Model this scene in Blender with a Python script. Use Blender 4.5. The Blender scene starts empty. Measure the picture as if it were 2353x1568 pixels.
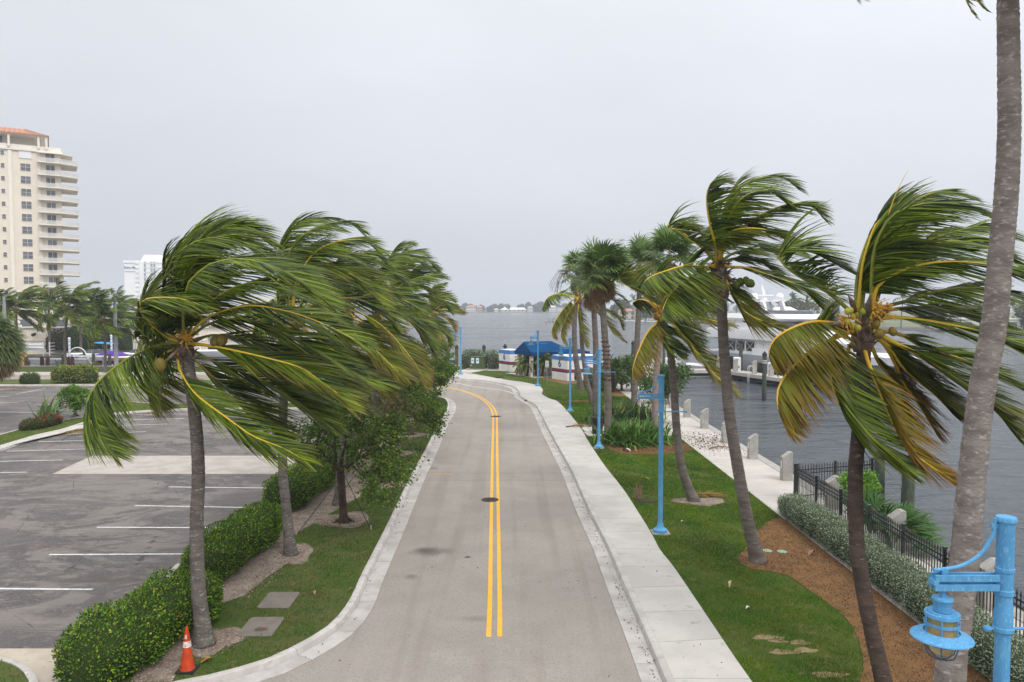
import bpy, math, random
import numpy as np
from mathutils import Vector, Matrix
from mathutils.geometry import tessellate_polygon
random.seed(7); rng=np.random.default_rng(7)
R=math.radians; PI=math.pi
S=bpy.context.scene; C=S.collection
# ---------------------------------------------------------------- camera
H=7.5; PITCH=math.atan(79/1740.0); F=1740.0
cam=bpy.data.objects.new('camera',bpy.data.cameras.new('camera')); C.objects.link(cam)
cam.location=(0,0,H); cam.rotation_euler=(PI/2-PITCH,0,0)
cam.data.sensor_width=36; cam.data.lens=36*F/2353; cam.data.clip_start=.1; cam.data.clip_end=9000
S.camera=cam
# ---------------------------------------------------------------- sky, sun, exposure
SUN_EL,SUN_AZ=R(48),R(142)          # azimuth measured from +Y towards +X
W=bpy.data.worlds.new('World'); S.world=W; W.use_nodes=True
def nn(nt,t,**k):
    n=nt.nodes.new(t)
    for a,b in k.items(): setattr(n,a,b)
    return n
def sky_world():
    nt=W.node_tree; nt.nodes.clear(); L=nt.links.new
    tc=nn(nt,'ShaderNodeTexCoord'); sep=nn(nt,'ShaderNodeSeparateXYZ'); L(tc.outputs['Generated'],sep.inputs[0])
    ramp=nn(nt,'ShaderNodeValToRGB'); L(sep.outputs['Z'],ramp.inputs[0]); e=ramp.color_ramp.elements
    e[0].position=0.0; e[0].color=(.57,.595,.65,1); e[1].position=1; e[1].color=(1.0,1.0,1.0,1)
    for p,c in ((.06,(.59,.615,.67,1)),(.16,(.65,.675,.73,1)),(.30,(.73,.755,.81,1)),(.42,(.80,.82,.87,1))):
        x=e.new(p); x.color=c
    mp=nn(nt,'ShaderNodeMapping'); mp.inputs['Scale'].default_value=(1.2,1.2,3.5); L(tc.outputs['Generated'],mp.inputs[0])
    nz=nn(nt,'ShaderNodeTexNoise'); nz.inputs['Scale'].default_value=1.3; nz.inputs['Detail'].default_value=4; nz.inputs['Roughness'].default_value=.5
    L(mp.outputs[0],nz.inputs[0])
    mr=nn(nt,'ShaderNodeMapRange'); mr.inputs[1].default_value=.3; mr.inputs[2].default_value=.7; mr.inputs[3].default_value=.93; mr.inputs[4].default_value=1.07; L(nz.outputs[0],mr.inputs[0])
    mx=nn(nt,'ShaderNodeMapRange'); mx.inputs[1].default_value=-1; mx.inputs[2].default_value=1; mx.inputs[3].default_value=.90; mx.inputs[4].default_value=1.14; L(sep.outputs['X'],mx.inputs[0])
    m=nn(nt,'ShaderNodeMath',operation='MULTIPLY'); L(mr.outputs[0],m.inputs[0]); L(mx.outputs[0],m.inputs[1])
    # overcast deck brightens towards the zenith
    zr=nn(nt,'ShaderNodeMapRange'); zr.inputs[1].default_value=.42; zr.inputs[2].default_value=1; zr.inputs[3].default_value=1.0; zr.inputs[4].default_value=2.0; L(sep.outputs['Z'],zr.inputs[0])
    m3=nn(nt,'ShaderNodeMath',operation='MULTIPLY'); L(m.outputs[0],m3.inputs[0]); L(zr.outputs[0],m3.inputs[1])
    # the hidden sun glows behind the camera
    yr=nn(nt,'ShaderNodeMapRange'); yr.inputs[1].default_value=-1; yr.inputs[2].default_value=.2; yr.inputs[3].default_value=1.45; yr.inputs[4].default_value=1.0; L(sep.outputs['Y'],yr.inputs[0])
    m2=nn(nt,'ShaderNodeMath',operation='MULTIPLY'); L(m3.outputs[0],m2.inputs[0]); L(yr.outputs[0],m2.inputs[1])
    sc=nn(nt,'ShaderNodeVectorMath',operation='SCALE'); L(ramp.outputs[0],sc.inputs[0]); L(m2.outputs[0],sc.inputs['Scale'])
    b1=nn(nt,'ShaderNodeBackground'); L(sc.outputs[0],b1.inputs[0]); b1.inputs[1].default_value=1.15
    sk=nn(nt,'ShaderNodeTexSky'); sk.sky_type='NISHITA'; sk.sun_disc=False; sk.sun_elevation=SUN_EL; sk.sun_rotation=SUN_AZ
    sk.dust_density=4; sk.air_density=1.0
    b2=nn(nt,'ShaderNodeBackground'); L(sk.outputs[0],b2.inputs[0]); b2.inputs[1].default_value=.05
    mix=nn(nt,'ShaderNodeMixShader'); mix.inputs[0].default_value=.07; L(b1.outputs[0],mix.inputs[1]); L(b2.outputs[0],mix.inputs[2])
    o=nn(nt,'ShaderNodeOutputWorld'); L(mix.outputs[0],o.inputs[0])
sky_world()
sl=bpy.data.lights.new('sun','SUN'); sl.energy=1.5; sl.angle=R(14); sl.color=(1,.96,.9)
so=bpy.data.objects.new('sun',sl); C.objects.link(so); so.location=(30,-10,60)
sd=Vector((math.sin(SUN_AZ)*math.cos(SUN_EL),math.cos(SUN_AZ)*math.cos(SUN_EL),math.sin(SUN_EL)))
so.rotation_euler=sd.to_track_quat('Z','Y').to_euler()
S.view_settings.view_transform='Standard'; S.view_settings.look='None'; S.view_settings.exposure=0; S.view_settings.gamma=1
S.view_settings.use_curve_mapping=False
S.render.engine='CYCLES'; S.cycles.max_bounces=6; S.cycles.diffuse_bounces=3; S.cycles.glossy_bounces=3; S.cycles.transmission_bounces=4
S.cycles.transparent_max_bounces=6; S.cycles.volume_bounces=1; S.cycles.caustics_reflective=False; S.cycles.caustics_refractive=False
S.cycles.use_denoising=True
# ---------------------------------------------------------------- picture point -> world
CP,SP=math.cos(PITCH),math.sin(PITCH)
def ray(x,y):
    a,b=x-1176.5,784.0-y
    return Vector((a, F*CP+b*SP, -F*SP+b*CP))
def G(x,y,z=0.0):
    d=ray(x,y); t=(z-H)/d.z; return Vector((d.x*t,d.y*t,z))
def D(x,y,Y):
    d=ray(x,y); t=Y/d.y; return Vector((d.x*t,Y,H+d.z*t))
# ---------------------------------------------------------------- materials
MATS={}
def mat(name,c,c2=None,sc=4,rough=.8,bump=0,bs=None,metal=0,st=(1,1,1),attr=False,tr=0,lo=.35,hi=.65,det=5,c3=None,sc3=40,lo3=.55,hi3=.7,spec=.18,extra=None,coat=0):
    if name in MATS: return MATS[name]
    m=bpy.data.materials.new(name); m.use_nodes=True; nt=m.node_tree; L=nt.links.new; nt.nodes.clear()
    out=nn(nt,'ShaderNodeOutputMaterial'); p=nn(nt,'ShaderNodeBsdfPrincipled')
    p.inputs['Roughness'].default_value=rough; p.inputs['Metallic'].default_value=metal; p.inputs['Specular IOR Level'].default_value=spec
    tc=nn(nt,'ShaderNodeTexCoord'); oi=nn(nt,'ShaderNodeObjectInfo'); mp=nn(nt,'ShaderNodeMapping'); mp.inputs['Scale'].default_value=st
    ad=nn(nt,'ShaderNodeVectorMath',operation='MULTIPLY_ADD'); ad.inputs[1].default_value=(37,91,53)
    L(oi.outputs['Random'],ad.inputs[0]); L(tc.outputs['Object'],ad.inputs[2]); L(ad.outputs[0],mp.inputs[0])
    vec=mp.outputs[0]
    def noise(s,d=det,r=.6):
        n=nn(nt,'ShaderNodeTexNoise'); n.inputs['Scale'].default_value=s; n.inputs['Detail'].default_value=d; n.inputs['Roughness'].default_value=r; L(vec,n.inputs[0]); return n.outputs[0]
    def ss(v,a,b,x=0.,y=1.):
        r=nn(nt,'ShaderNodeMapRange',interpolation_type='SMOOTHSTEP'); r.inputs[1].default_value=a; r.inputs[2].default_value=b; r.inputs[3].default_value=x; r.inputs[4].default_value=y; L(v,r.inputs[0]); return r.outputs[0]
    def mix(f,a,b,bt='MIX'):
        q=nn(nt,'ShaderNodeMix',data_type='RGBA',blend_type=bt)
        for s,v in ((0,f),(6,a),(7,b)):
            if isinstance(v,(int,float)): q.inputs[s].default_value=v
            elif isinstance(v,tuple): q.inputs[s].default_value=(*v[:3],1)
            else: L(v,q.inputs[s])
        return q.outputs[2]
    if attr:
        at=nn(nt,'ShaderNodeAttribute',attribute_name='Col'); col=at.outputs['Color']
        col=mix(ss(noise(sc),.3,.7,0,.35),col,mix(1.,col,c if c else (.5,.5,.5),'MULTIPLY'))
    else:
        col=mix(ss(noise(sc),lo,hi),tuple(c),tuple(c2 if c2 else [x*.82 for x in c]))
    if c3: col=mix(ss(noise(sc3,3),lo3,hi3),col,tuple(c3))
    env=dict(nt=nt,L=L,noise=noise,ss=ss,mix=mix,tc=tc,vec=vec,p=p)
    if extra: col=extra(col,env)
    L(col,p.inputs['Base Color'])
    if bump:
        b=nn(nt,'ShaderNodeBump'); b.inputs['Strength'].default_value=1; b.inputs['Distance'].default_value=bump
        L(noise(bs or sc*4,4),b.inputs['Height']); L(b.outputs[0],p.inputs['Normal'])
    if coat: p.inputs['Coat Weight'].default_value=coat; p.inputs['Coat Roughness'].default_value=.15
    sh=p.outputs[0]
    if tr:
        t=nn(nt,'ShaderNodeBsdfTranslucent'); L(col,t.inputs[0]); q=nn(nt,'ShaderNodeMixShader'); q.inputs[0].default_value=tr
        L(sh,q.inputs[1]); L(t.outputs[0],q.inputs[2]); sh=q.outputs[0]
    L(sh,out.inputs[0]); MATS[name]=m; return m
# ---------------------------------------------------------------- mesh building
ORG={}
class MB:
    def __init__(s): s.v=[];s.f=[];s.n=0;s.V=[];s.T=[];s.K=[]
    def add(s,vs,fs):
        b=len(s.v); s.v+=[tuple(x) for x in vs]; s.f+=[tuple(b+i for i in f) for f in fs]; return s
    def box(s,c,d,rz=0,m=None,top=1.0):
        x,y,z=[q/2 for q in d]; ca,sa=math.cos(rz),math.sin(rz); vs=[]
        for sz in(-1,1):
            k=top if sz>0 else 1
            for sx,sy in((-1,-1),(1,-1),(1,1),(-1,1)):
                px,py=sx*x*k,sy*y*k; vs.append(Vector((c[0]+px*ca-py*sa,c[1]+px*sa+py*ca,c[2]+sz*z)))
        if m: vs=[m@v for v in vs]
        return s.add(vs,[(3,2,1,0),(4,5,6,7),(0,1,5,4),(1,2,6,5),(2,3,7,6),(3,0,4,7)])
    def bar(s,a,b,w,h=None):
        a,b=Vector(a),Vector(b); d=(b-a); L=d.length; q=d.to_track_quat('X','Z').to_matrix().to_4x4(); m=Matrix.Translation((a+b)/2)@q
        return s.box((0,0,0),(L,w,h or w),m=m)
    def tube(s,pts,rad,n=8,cap=True,jit=None):
        pts=[Vector(p) for p in pts]; k=len(pts)
        if not hasattr(rad,'__len__'): rad=[rad]*k
        b=len(s.v); up=None
        for i,p in enumerate(pts):
            t=(pts[min(i+1,k-1)]-pts[max(i-1,0)]).normalized()
            if up is None:
                up=t.cross(Vector((0,1,0))) if abs(t.y)<.9 else t.cross(Vector((1,0,0)))
            up=(up-t*up.dot(t)).normalized(); w=t.cross(up)
            for j in range(n):
                a=2*PI*j/n; r=rad[i]*(1+(jit(i,j) if jit else 0)); s.v.append(tuple(p+(up*math.cos(a)+w*math.sin(a))*r))
        for i in range(k-1):
            for j in range(n):
                j2=(j+1)%n; s.f.append((b+i*n+j,b+i*n+j2,b+(i+1)*n+j2,b+(i+1)*n+j))
        if cap: s.f.append(tuple(b+j for j in range(n))[::-1]); s.f.append(tuple(b+(k-1)*n+j for j in range(n)))
        return s
    def lathe(s,prof,n=20,c=(0,0,0)):
        b=len(s.v); k=len(prof)
        for r,z in prof:
            for j in range(n): a=2*PI*j/n; s.v.append((c[0]+max(r,1e-4)*math.cos(a),c[1]+max(r,1e-4)*math.sin(a),c[2]+z))
        for i in range(k-1):
            for j in range(n): j2=(j+1)%n; s.f.append((b+i*n+j,b+i*n+j2,b+(i+1)*n+j2,b+(i+1)*n+j))
        return s
    def prism(s,poly,z0,z1):
        P=[(p[0],p[1]) for p in poly]; n=len(P)
        ar=sum(P[i][0]*P[(i+1)%n][1]-P[(i+1)%n][0]*P[i][1] for i in range(n))
        if ar<0: P=P[::-1]
        b=len(s.v); s.v+=[(x,y,z0) for x,y in P]+[(x,y,z1) for x,y in P]
        for t in tessellate_polygon([[Vector((x,y,0)) for x,y in P]]):
            a,bb,c=[Vector((*P[i],0)) for i in t]
            if (bb-a).cross(c-a).z<0: t=t[::-1]
            s.f.append(tuple(b+n+i for i in t))
            if z0<z1-.03: s.f.append(tuple(b+i for i in t[::-1]))
        if z0<z1:
            for i in range(n): j=(i+1)%n; s.f.append((b+i,b+j,b+n+j,b+n+i))
        return s
    def loft(s,rings,close=True,caps=True):
        b=len(s.v); n=len(rings[0])
        for r in rings: s.v+=[tuple(p) for p in r]
        for i in range(len(rings)-1):
            for j in range(n if close else n-1):
                j2=(j+1)%n; s.f.append((b+i*n+j,b+i*n+j2,b+(i+1)*n+j2,b+(i+1)*n+j))
        if caps: s.f.append(tuple(b+j for j in range(n))[::-1]); s.f.append(tuple(b+(len(rings)-1)*n+j for j in range(n)))
        return s
    def raw(s,V,T,K=None):      # numpy verts, triangles, colours
        s.T.append(np.asarray(T,np.int64)+s.n); s.V.append(np.asarray(V,np.float64)); s.n+=len(V)
        s.K.append(np.asarray(K) if K is not None else np.tile([.5,.5,.5],(len(V),1))); return s
    def build(s,name,m,parent=None,world=True,smooth=False,kind=None):
        me=bpy.data.meshes.new(name); o0=Vector((0,0,0))
        if parent is not None and world: o0=ORG[parent.name]
        if s.V:
            V=np.concatenate(s.V)-np.array(o0); T=np.concatenate(s.T); K=np.concatenate(s.K)
            me.vertices.add(len(V)); me.vertices.foreach_set('co',V.ravel()); me.loops.add(T.size); me.loops.foreach_set('vertex_index',T.ravel().astype(np.int32))
            me.polygons.add(len(T)); me.polygons.foreach_set('loop_start',np.arange(0,T.size,3,dtype=np.int32))
            me.update(calc_edges=True)
            ca=me.color_attributes.new('Col','FLOAT_COLOR','POINT'); ca.data.foreach_set('color',np.concatenate([K,np.ones((len(K),1))],1).ravel().astype(np.float32))
        else:
            me.from_pydata([tuple(Vector(v)-o0) for v in s.v],[],s.f); me.update()
        if smooth:
            try: me.shade_smooth()
            except Exception: pass
            if smooth!='all':
                try: me.set_sharp_from_angle(angle=R(38))
                except Exception: pass
        me.materials.append(m); o=bpy.data.objects.new(name,me); C.objects.link(o)
        if parent is not None: o.parent=parent; ORG[o.name]=ORG[parent.name] if world else Vector((0,0,0))
        else: ORG[o.name]=Vector((0,0,0))
        if kind: o['kind']=kind
        return o
def tag(o,label,cat,group=None):
    o['label']=label; o['category']=cat
    if group: o['group']=group
    return o
def E(name,loc,label=None,cat=None,group=None,rz=0):
    o=bpy.data.objects.new(name,None); C.objects.link(o); o.location=loc; o.rotation_euler.z=rz; o.empty_display_size=.2; ORG[o.name]=Vector(loc)
    if label: tag(o,label,cat,group)
    return o
def SE(name,loc=(0,0,0)):
    o=E(name,loc); o['kind']='structure'; return o
def copy_tree(o,parent=None,**k):
    c=o.copy(); C.objects.link(c); c.parent=parent
    for a,b in k.items(): setattr(c,a,b)
    for ch in list(o.children): copy_tree(ch,c)
    ORG[c.name]=ORG.get(o.name,Vector((0,0,0)))
    return c
def inst(o,name,parent,loc,rz=0,sc=None):     # a further piece sharing mesh data
    c=bpy.data.objects.new(name,o.data); C.objects.link(c); c.parent=parent; c.location=loc; c.rotation_euler.z=rz
    if sc: c.scale=sc
    return c
def cr(pts,n):      # Catmull-Rom through the points
    P=np.array([tuple(p) for p in pts],float); k=len(P)
    if k==2: t=np.linspace(0,1,n)[:,None]; return P[0]*(1-t)+P[1]*t
    Q=np.concatenate([[2*P[0]-P[1]],P,[2*P[-1]-P[-2]]]); out=[]
    seg=np.linalg.norm(np.diff(P,axis=0),axis=1); cum=np.r_[0,np.cumsum(seg)]; 
    for s in np.linspace(0,cum[-1],n):
        i=min(max(np.searchsorted(cum,s,'right')-1,0),k-2); t=(s-cum[i])/max(seg[i],1e-9)
        a,b,c,d=Q[i:i+4]; out.append(.5*((2*b)+(-a+c)*t+(2*a-5*b+4*c-d)*t*t+(-a+3*b-3*c+d)*t**3))
    return np.array(out)
def unit(a): return a/np.maximum(np.linalg.norm(a,axis=-1,keepdims=True),1e-9)
def snoise(P,s,seed=0):
    r=np.random.default_rng(seed); v=0
    for k in range(5):
        d=r.normal(size=P.shape[1]); d/=np.linalg.norm(d); v=v+np.sin(P@d*s*(1+.7*k)+r.uniform(0,6))/(1+.5*k)
    return v/2.2
# ================================================================ MATERIALS
def blobs(lst,colr):
    def f(col,e):
        nt,L=e['nt'],e['L']
        for (x,y,rx,ry,st) in lst:
            a=nn(nt,'ShaderNodeVectorMath',operation='SUBTRACT'); L(e['tc'].outputs['Object'],a.inputs[0]); a.inputs[1].default_value=(x,y,0)
            nz=nn(nt,'ShaderNodeTexNoise'); nz.inputs['Scale'].default_value=2.2; nz.inputs['Detail'].default_value=4; L(e['tc'].outputs['Object'],nz.inputs[0])
            q=nn(nt,'ShaderNodeVectorMath',operation='MULTIPLY_ADD'); L(nz.outputs['Color'],q.inputs[0]); q.inputs[1].default_value=(rx*.9,ry*.9,0); L(a.outputs[0],q.inputs[2])
            b=nn(nt,'ShaderNodeVectorMath',operation='MULTIPLY'); L(q.outputs[0],b.inputs[0]); b.inputs[1].default_value=(1/rx,1/ry,0)
            ln=nn(nt,'ShaderNodeVectorMath',operation='LENGTH'); L(b.outputs[0],ln.inputs[0])
            fac=e['ss'](ln.outputs['Value'],.1,1.15,st,0.)
            col=e['mix'](fac,col,colr)
        return col
    return f
def road_x(col,e):
    p1=G(1010,1262); p2=G(955,1322); p3=G(1190,1010)
    # wheel paths along the lanes, coarse aggregate, old oil
    mp=nn(e['nt'],'ShaderNodeMapping'); mp.inputs['Scale'].default_value=(1.1,.035,1); e['L'](e['tc'].outputs['Object'],mp.inputs[0])
    tn=nn(e['nt'],'ShaderNodeTexNoise'); tn.inputs['Scale'].default_value=1.6; tn.inputs['Detail'].default_value=4; e['L'](mp.outputs[0],tn.inputs[0]); col=e['mix'](e['ss'](tn.outputs[0],.48,.66,0,.5),col,(.20,.175,.15))
    g_=e['noise'](17,6,.75); col=e['mix'](e['ss'](g_,.50,.62,0,.55),col,(.175,.158,.14)); g2=e['noise'](26,4,.7); col=e['mix'](e['ss'](g2,.56,.66,0,.5),col,(.40,.36,.315))
    w=e['noise'](.35,3); col=e['mix'](e['ss'](w,.35,.65,0,.35),col,(.30,.27,.24))
    v=nn(e['nt'],'ShaderNodeTexVoronoi',feature='F1'); v.inputs['Scale'].default_value=1.6; e['L'](e['vec'],v.inputs[0])
    col=e['mix'](e['ss'](v.outputs['Distance'],.035,.075,.8,0.),col,(.09,.08,.07))
    sp=nn(e['nt'],'ShaderNodeSeparateXYZ'); e['L'](e['tc'].outputs['Object'],sp.inputs[0])
    nz=e['noise'](1.2,4); yy=nn(e['nt'],'ShaderNodeMath',operation='MULTIPLY_ADD'); e['L'](nz,yy.inputs[0]); yy.inputs[1].default_value=.10; e['L'](sp.outputs['Y'],yy.inputs[2])
    for y0 in (33.9,32.5,43.2,52.4):
        dd=nn(e['nt'],'ShaderNodeMath',operation='SUBTRACT'); e['L'](yy.outputs[0],dd.inputs[0]); dd.inputs[1].default_value=y0; ab=nn(e['nt'],'ShaderNodeMath',operation='ABSOLUTE'); e['L'](dd.outputs[0],ab.inputs[0])
        col=e['mix'](e['ss'](ab.outputs[0],.02,.07,.45,0.),col,(.12,.11,.10))
    return blobs([(p1.x+.1,p1.y,.75,.55,.62),(p1.x-.3,p1.y,.35,.3,.5),(p2.x,p2.y,.25,.3,.5),(p3.x,p3.y,1.6,.6,.2),(-.6,18,.5,.25,.3)],(.06,.052,.045))(col,e)
m_road=mat('asphalt_pale',(.325,.293,.259),(.285,.257,.227),sc=.8,rough=.9,bump=.006,bs=90,c3=(.125,.11,.095),sc3=48,lo3=.5,hi3=.72,extra=road_x)
def lot_x(col,e):
    nt,L=e['nt'],e['L']
    mp=nn(nt,'ShaderNodeMapping'); mp.inputs['Scale'].default_value=(.42,.8,1); mp.inputs['Rotation'].default_value=(0,0,.25); L(e['tc'].outputs['Object'],mp.inputs[0])
    for s,a,b,f,c in ((.5,.47,.60,.75,(.205,.185,.17)),(1.9,.50,.66,.6,(.215,.19,.172)),(5,.52,.68,.4,(.25,.23,.21))):
        n=nn(nt,'ShaderNodeTexNoise'); n.inputs['Scale'].default_value=s; n.inputs['Detail'].default_value=7; n.inputs['Roughness'].default_value=.74; n.inputs['Distortion'].default_value=1.1; L(mp.outputs[0],n.inputs[0])
        col=e['mix'](e['ss'](n.outputs[0],a+.01,b-.02,0,f),col,c)
    for s_,a,b,f,c in ((15,.47,.63,.45,(.20,.18,.165)),(22,.54,.66,.5,(.05,.047,.048))):
        n=nn(nt,'ShaderNodeTexNoise'); n.inputs['Scale'].default_value=s_; n.inputs['Detail'].default_value=6; n.inputs['Roughness'].default_value=.75; L(e['tc'].outputs['Object'],n.inputs[0]); col=e['mix'](e['ss'](n.outputs[0],a,b,0,f),col,c)
    sp=nn(nt,'ShaderNodeSeparateXYZ'); L(e['tc'].outputs['Object'],sp.inputs[0])
    v=nn(nt,'ShaderNodeTexVoronoi',feature='DISTANCE_TO_EDGE'); v.inputs['Scale'].default_value=.28; L(e['tc'].outputs['Object'],v.inputs[0])
    nz=nn(nt,'ShaderNodeTexNoise'); nz.inputs['Scale'].default_value=2.5; nz.inputs['Detail'].default_value=5; L(e['tc'].outputs['Object'],nz.inputs[0])
    m=nn(nt,'ShaderNodeMath',operation='MULTIPLY_ADD'); L(nz.outputs[0],m.inputs[0]); m.inputs[1].default_value=.04; L(v.outputs['Distance'],m.inputs[2])
    col=e['mix'](e['ss'](m.outputs[0],.0185,.024,.75,0.),col,(.045,.042,.04))
    return blobs([(-10.5,20.6,1.6,.35,.45),(-14.5,17.2,2.5,.35,.3),(-13,23.5,3,.5,.25)],(.09,.07,.055))(col,e)
m_lot=mat('asphalt_worn',(.080,.074,.075),(.115,.105,.102),sc=.25,rough=.88,bump=.006,bs=70,extra=lot_x)
m_pad=mat('patch_concrete',(.40,.365,.33),(.33,.30,.27),sc=1.2,rough=.9,bump=.004,bs=60)
m_apron=mat('apron_concrete',(.46,.40,.33),(.38,.33,.275),sc=1.5,rough=.9,bump=.004,bs=60,c3=(.25,.22,.19),sc3=9,lo3=.6,hi3=.75)
m_kerb=mat('kerb_concrete',(.50,.48,.45),(.40,.375,.345),sc=1.6,rough=.88,bump=.006,bs=50,c3=(.30,.275,.25),sc3=4,lo3=.56,hi3=.80)
m_gut=mat('gutter_concrete',(.46,.44,.42),(.36,.335,.31),sc=1.3,rough=.88,bump=.004,bs=60,c3=(.30,.27,.24),sc3=2.2,lo3=.54,hi3=.85)
m_walk=mat('sidewalk_concrete',(.48,.46,.425),(.42,.40,.37),sc=.9,rough=.9,bump=.003,bs=80,c3=(.28,.27,.25),sc3=2.6,lo3=.60,hi3=.82)
m_prom=mat('promenade_concrete',(.49,.46,.42),(.42,.395,.36),sc=.8,rough=.9,bump=.003,bs=70,c3=(.24,.22,.19),sc3=3.5,lo3=.62,hi3=.8)
m_grey=mat('grey_concrete',(.185,.165,.14),(.15,.135,.115),sc=3,rough=.9,bump=.004,bs=60)
m_post=mat('cast_concrete',(.40,.385,.355),(.32,.30,.275),sc=3,rough=.9,bump=.008,bs=45,c3=(.13,.12,.11),sc3=16,lo3=.58,hi3=.72)
m_soil=mat('sandy_soil',(.25,.20,.165),(.16,.12,.095),sc=3,rough=1,bump=.03,bs=20,c3=(.38,.32,.27),sc3=22,lo3=.52,hi3=.66)
m_mulch=mat('brown_mulch',(.19,.10,.038),(.115,.062,.028),sc=2.5,rough=1,bump=.03,bs=60,c3=(.34,.19,.09),sc3=55,lo3=.5,hi3=.64)
m_grass=mat('lawn_soil',(.050,.085,.010),(.075,.09,.016),sc=1.1,rough=1,bump=.02,bs=60,c3=(.13,.12,.045),sc3=2.2,lo3=.56,hi3=.74)
m_grassL=mat('thin_lawn_soil',(.055,.095,.016),(.09,.10,.03),sc=.9,rough=1,bump=.02,bs=60,c3=(.15,.11,.06),sc3=4,lo3=.55,hi3=.75)
m_blade=mat('grass_blade',(.7,.8,.5),attr=True,sc=2,rough=.6,tr=.25)
m_leaf=mat('leaf',(.6,.7,.4),attr=True,sc=2,rough=.5,tr=.22,spec=.25)
m_frond=mat('palm_leaflet',(.55,.65,.4),attr=True,sc=3,rough=.42,tr=.13,spec=.2)
m_ribg=mat('palm_midrib_green',(.16,.20,.03),(.26,.26,.035),sc=2.5,rough=.5)
m_rib=mat('palm_midrib',(.58,.44,.045),(.62,.38,.04),sc=2.5,rough=.5)
m_ribb=mat('palm_midrib_orange',(.64,.34,.03),(.66,.44,.05),sc=2.5,rough=.5)
m_trunk=mat('palm_bark',(.185,.158,.138),(.115,.095,.082),sc=2.2,rough=.95,bump=.02,bs=22,st=(1,1,4),c3=(.30,.275,.25),sc3=7,lo3=.55,hi3=.75)
m_trunkd=mat('palm_bark_dark',(.095,.066,.052),(.055,.04,.033),sc=2.5,rough=.95,bump=.02,bs=22,st=(1,1,4),c3=(.22,.19,.17),sc3=6,lo3=.62,hi3=.72)
m_trunkg=mat('palm_bark_lichen',(.16,.14,.122),(.10,.085,.075),sc=2,rough=.95,bump=.02,bs=22,st=(1,1,3),c3=(.27,.28,.245),sc3=9,lo3=.56,hi3=.68)
m_trunkr=mat('royal_bark',(.225,.195,.175),(.145,.122,.108),sc=2.5,rough=.95,bump=.018,bs=16,st=(1,1,2.2),c3=(.34,.31,.285),sc3=9,lo3=.52,hi3=.72)
m_boot=mat('dry_leaf_boot',(.21,.15,.115),(.10,.07,.055),sc=9,rough=.9,bump=.02,bs=30)
m_thatch=mat('dry_thatch',(.23,.12,.065),(.12,.06,.04),sc=9,rough=.95)
m_nut=mat('coconut',(.20,.13,.03),(.11,.11,.025),sc=8,rough=.65)
m_flower=mat('palm_flower',(.50,.24,.03),(.58,.36,.06),sc=9,rough=.7)
m_wood=mat('tree_bark',(.085,.06,.045),(.05,.036,.028),sc=5,rough=.95,bump=.02,bs=30)
m_twig=mat('bare_twig',(.24,.19,.15),(.15,.115,.09),sc=4,rough=.95)
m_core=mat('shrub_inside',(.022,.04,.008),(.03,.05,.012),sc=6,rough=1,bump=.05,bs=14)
m_blue=mat('light_blue_paint',(.105,.32,.55),(.08,.27,.49),sc=9,rough=.6,bump=.003,bs=40,c3=(.19,.40,.59),sc3=40,lo3=.54,hi3=.70,st=(1,1,.4))
m_glassy=mat('amber_globe',(.42,.33,.15),(.36,.28,.13),sc=3,rough=.2,spec=.6)
m_cage=mat('cage_blue',(.07,.13,.20),(.05,.10,.16),sc=5,rough=.5)
m_yel=mat('yellow_road_paint',(.78,.42,.045),(.70,.37,.05),sc=4,rough=.8,c3=(.42,.30,.14),sc3=45,lo3=.60,hi3=.72)
m_wht=mat('white_road_paint',(.66,.66,.66),(.52,.51,.50),sc=5,rough=.8,c3=(.28,.27,.26),sc3=11,lo3=.58,hi3=.70)
m_iron=mat('cast_iron',(.085,.06,.045),(.045,.035,.03),sc=12,rough=.7,bump=.01,bs=60,metal=.3)
m_fence=mat('black_fence_paint',(.016,.017,.019),(.024,.025,.027),sc=8,rough=.30,spec=.7)
m_stucco=mat('white_stucco',(.76,.74,.70),(.66,.64,.60),sc=1.2,rough=.9,bump=.01,bs=50,c3=(.50,.48,.44),sc3=2.4,lo3=.64,hi3=.85)
m_band=mat('blue_band_paint',(.085,.235,.55),(.06,.19,.47),sc=1.5,rough=.8,bump=.006,bs=60)
m_navy=mat('navy_paint',(.022,.035,.085),(.03,.04,.10),sc=3,rough=.8)
m_red=mat('red_stripe_paint',(.38,.035,.05),(.30,.03,.045),sc=6,rough=.8)
m_six=mat('numeral_blue',(.035,.07,.27),(.045,.09,.32),sc=4,rough=.7)
m_canvas=mat('blue_canvas',(.002,.055,.16),(.002,.042,.125),sc=1.2,rough=.85,spec=.05,bump=.01,bs=12)
m_pile=mat('green_piling_wood',(.085,.105,.075),(.05,.06,.045),sc=3,rough=.9,bump=.02,bs=20,st=(1,1,.3),c3=(.17,.20,.16),sc3=5,lo3=.58,hi3=.7)
m_pileb=mat('brown_piling_wood',(.11,.05,.04),(.065,.035,.03),sc=3,rough=.9)
m_cap=mat('black_piling_cap',(.018,.018,.022),(.03,.03,.035),sc=5,rough=.6)
m_white=mat('white_gelcoat',(.80,.80,.80),(.76,.76,.77),sc=.7,rough=.25,spec=.5)
m_greyh=mat('grey_hull_paint',(.40,.415,.44),(.36,.375,.40),sc=.6,rough=.3)
m_wplas=mat('white_plastic',(.78,.78,.78),(.70,.70,.70),sc=3,rough=.5)
m_dglass=mat('dark_glass',(.02,.023,.03),(.03,.035,.045),sc=1,rough=.08,spec=.8)
m_wglass=mat('window_glass',(.075,.082,.10),(.13,.14,.16),sc=.35,rough=.12,spec=.8)
m_cream=mat('cream_render',(.74,.665,.56),(.70,.63,.53),sc=.25,rough=.9,bump=.01,bs=30)
m_creamw=mat('pale_trim',(.78,.73,.65),(.74,.69,.61),sc=.5,rough=.85)
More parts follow.
